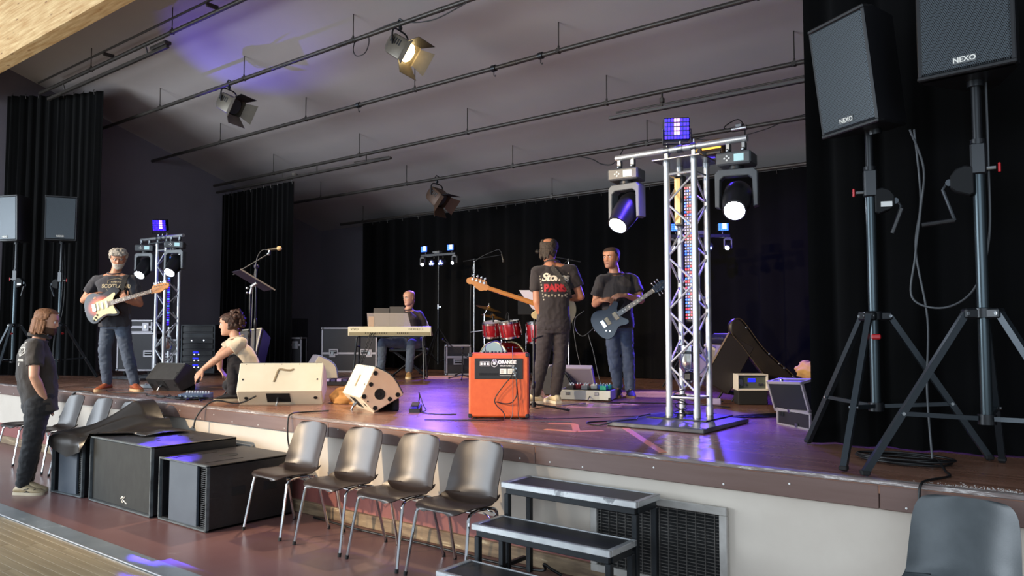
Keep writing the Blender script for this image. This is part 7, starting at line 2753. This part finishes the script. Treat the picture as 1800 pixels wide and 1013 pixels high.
# ---------------------------------------------------------------- 6: woman crouching
s = .0061
opt = dict(skin=SKIN3, shirt=cloth_mat('tee_cream', '#cfbfa6', '#c6b59c', 50, .15), trousers=cloth_mat('trousers_black2', '#17151a', '#1e1b21', 60), hairm=mat('hair_darkbrown', '#2e1c14', .6, c2='#4a2e20', scale=40, bump=.5, bscale=70),
           shoe=mat('shoe_black', '#1c1a1b', .6), sole=mat('sole_beige', '#a8977e', .6), footA=(-1, -.1, .005), footB=(-1, -.25), build=.93, head=1.0, seated=True, hem=.02, shoe_len=.26,
           handA=((.55, -.25, -.55), (0, -.2, -.9), 1, dict(curl=(.15, .15, .2, .25), k=.92, thumb=.3)),
           handB=((-.55, -.3, -.75), (-.1, .3, -.7), 1, dict(curl=(.1, .35, .4, .45), k=.95, thumb=.8, tcurl=.0)), sleeve=.42)
J = dict(head=(-13, 133, .02), neck=(0, 108, .03), sA=(-18, 98, -.12), sB=(16, 100, .15), eA=(-37, 77, -.08), wA=(-33, 54, -.05), eB=(-18, 75, .22), wB=(-46, 55, .20),
         waist=(16, 76, .02), hA=(26, 40, -.10), hB=(27, 42, .10), kA=(-22, 24, -.14), kB=(3, 70, .14), aA=(18, 16, -.18), aB=(2, 15, .15))
p6_, j, T, sh, F, Lt = human('dark curly-haired woman in a cream T-shirt crouching and reaching down at the stage edge', (-7.42, .62, DECK_Z), s, J, R(-62), R(-84), R(-6), opt)


def updo(x, y, z):
    if y > 5.5 and z < 6.8:
        return -1
    if y > 2.8 and z < 4:
        return -1
    if y > .2 and z < 1.5:
        return -1
    if z < -6:
        return -1
    return 1.1


hm = hair_from_head(T, updo, HS, .5, .7, 5)
rn = random.Random(12)
for _ in range(150):
    d = Vector((rn.gauss(0, 1), rn.gauss(0, 1), rn.gauss(0, 1))).normalized()
    p = Vector((0, -.075, .03)) + Vector((d.x * .088, d.y * .085, d.z * .115)) * rn.uniform(.8, 1.05)
    hm.ell(T @ p, .013 + rn.uniform(0, .006), n=8, m=5)
mesh_obj('hair', remesh(hm, .006, 0, .002, (60, 60, 60)), opt['hairm'], p6_)


# ================================================================== cables on the ceiling pipes
def pipe_cable(label, pts, r=.007):
    cable('pipe_cable', pts, r, M_cable, label, k=6)


pipe_cable('black cable wound along the second ceiling pipe and drooping right of the lit lamp', [(-9.9, 2.2, 5.255), (-9.6, 2.23, 5.25), (-8.9, 2.18, 5.19), (-8.2, 2.22, 5.26), (-7.6, 2.17, 5.20), (-7.0, 2.21, 5.26), (-6.6, 2.2, 5.255), (-6.35, 2.19, 5.17), (-6.0, 2.18, 5.12), (-5.6, 2.19, 5.18), (-5.3, 2.2, 5.25), (-4.4, 2.2, 5.26)])
pipe_cable('short cable loop with a plug hanging from the second pipe left of the lit lamp', [(-7.40, 2.19, 5.23), (-7.42, 2.17, 5.08), (-7.34, 2.16, 4.98), (-7.20, 2.17, 4.99), (-7.14, 2.18, 5.10), (-7.17, 2.2, 5.22)], .006)
pipe_cable('cable bundle and plug hanging from the fifth pipe left of the right truss', [(-6.4, 5.5, 4.20), (-6.0, 5.49, 4.09), (-5.8, 5.48, 3.98), (-5.62, 5.48, 3.95), (-5.5, 5.49, 4.06), (-5.36, 5.5, 4.20), (-4.9, 5.5, 4.21), (-4.4, 5.49, 4.12), (-3.9, 5.5, 4.20)], .008)
pipe_cable('thin cable sagging along the fifth pipe behind the top of the right truss', [(-4.6, 5.52, 4.20), (-4.0, 5.5, 4.06), (-3.4, 5.5, 4.10), (-3.0, 5.5, 4.20), (-2.4, 5.5, 4.21)], .006)
t = thing('hook_clamp', 'empty hook clamp with a hanging cable end on the fifth pipe near the right curtain', 'clamp', (-3.72, 5.5, 4.17))
MB().cyl((-.10, 0, 0), (.10, 0, 0), .036, n=14).box((0, 0, .03), (.09, .09, .05), bev=.008).obj('clamp', M_steel, t)
MB().tube(spline([(-.06, 0, .02), (-.14, -.01, -.02), (-.2, -.01, .05), (-.02, -.01, .12), (.06, 0, .02), (.07, 0, -.12), (.05, 0, -.17)], 5), .008, 6).obj('cable_end', M_cable, t)
for x, y, z, l in ((-5.32, 3.3, 4.86, 'small hook clamp left empty on the third ceiling pipe'), (-8.62, 3.3, 4.86, 'round coupler knob left on the third ceiling pipe, further left'), (-6.05, 3.3, 4.86, 'thin wire hook hanging from the middle of the third ceiling pipe')):
    t = thing('hook_clamp', l, 'clamp', (x, y, z))
    MB().cyl((-.03, 0, 0), (.03, 0, 0), .042, n=14).obj('clamp', M_darkmetal, t)
    MB().tube([(0, 0, -.03), (0, 0, -.09), (.02, 0, -.11), (.03, 0, -.09)], .006, 6).obj('hook', M_darkmetal, t)
# worn paint on the stage edge at the right
rn = random.Random(31)
mb = MB()
for k in range(420):
    x = rn.gauss(-.45, .16)
    y = .045 + abs(rn.gauss(0, .05)) + .05 * noise.noise(Vector((x * 9, 0, 0)))
    if not -.9 < x < -.05 or y < .008:
        continue
    r = rn.uniform(.0008, .0032)
    mb.box((x, y, DECK_Z + .0012), (r * rn.uniform(1, 3), r, .0012), rn.uniform(0, 3))
o = mb.obj('paint_wear', M_white, None, 0)
o['kind'] = 'stuff'
tag(o, 'sprinkle of white worn paint specks on the stage edge above the grey chair', 'paint specks')


# ================================================================== pieces of a kind become parts of their own
SPLIT = {'screw': 'screw', 'curtain_hook': 'curtain_hook', 'vent_slots': 'vent_slot', 'bolt': 'bolt', 'bumper': 'bumper', 'grille_edge': 'grille_edge', 'coupler': 'coupler',
         'half_coupler': 'half_coupler', 'clamp': 'clamp', 'bracket': 'bracket', 'top_fitting': 'top_fitting', 'handle_recess': 'handle_recess', 'feet': 'foot', 'side_rail': 'side_rail',
         'rubber_foot': 'rubber_foot', 'foot': 'foot', 'connector': 'connector', 'rest_clip': 'rest_clip', 'foot_bar': 'foot_bar', 'lug': 'lug', 'status_led': 'status_led', 'latch': 'latch',
         'bag_clips': 'bag_clip', 'control_knobs': 'control_knob', 'pedal_knobs': 'pedal_knob', 'corner': 'corner', 'jack_socket': 'jack_socket', 'footswitch': 'footswitch', 'tuners': 'tuner',
         'buttons': 'button', 'knobs': 'knob', 'par_lenses': 'par_lens', 'laces': 'lace', 'cross_leg': 'cross_leg', 'hook_clamp': 'hook_clamp'}
STUFF = {'frets', 'inlays', 'strings', 'pole_pieces', 'fine_print', 'cooling_slots', 'port_grille', 'desk_slots', 'white_keys', 'black_keys', 'diodes', 'led_lenses', 'effect_lenses'}


def islands(me):
    n = len(me.vertices)
    par = list(range(n))

    def find(a):
        while par[a] != a:
            par[a] = par[par[a]]
            a = par[a]
        return a
    for e in me.edges:
        a, b = find(e.vertices[0]), find(e.vertices[1])
        if a != b:
            par[a] = b
    g_ = {}
    for i in range(n):
        g_.setdefault(find(i), []).append(i)
    L = list(g_.values())
    bb = []
    for q in L:
        cs = [me.vertices[i].co for i in q]
        bb.append([[min(c[k] for c in cs) - .0008 for k in range(3)], [max(c[k] for c in cs) + .0008 for k in range(3)]])
    m = len(L)
    p2 = list(range(m))

    def f2(a):
        while p2[a] != a:
            a = p2[a]
        return a
    for i in range(m):
        for k in range(i + 1, m):
            if all(bb[i][0][d] <= bb[k][1][d] and bb[k][0][d] <= bb[i][1][d] for d in range(3)):
                a, b = f2(i), f2(k)
                if a != b:
                    p2[a] = b
    out = {}
    for i in range(m):
        out.setdefault(f2(i), []).extend(L[i])
    return list(out.values())


for o in list(COL.objects):
    if o.type != 'MESH' or o.parent is None:
        continue
    nm = o.name.split('.')[0]
    if nm in STUFF:
        o['kind'] = 'stuff'
    if nm not in SPLIT or o.children:
        continue
    me = o.data
    parts = islands(me)
    if len(parts) < 2:
        continue
    for q in parts:
        ix = {v: k for k, v in enumerate(q)}
        fs = [[ix[v] for v in p.vertices] for p in me.polygons if p.vertices[0] in ix]
        m2 = bpy.data.meshes.new(SPLIT[nm])
        m2.from_pydata([tuple(me.vertices[v].co) for v in q], [], fs)
        for x in me.materials:
            m2.materials.append(x)
        m2.shade_smooth()
        m2.set_sharp_from_angle(angle=R(35))
        c = bpy.data.objects.new(SPLIT[nm], m2)
        COL.objects.link(c)
        c.parent = o.parent
        c.location = o.location
        c.rotation_euler = o.rotation_euler
    bpy.data.objects.remove(o)
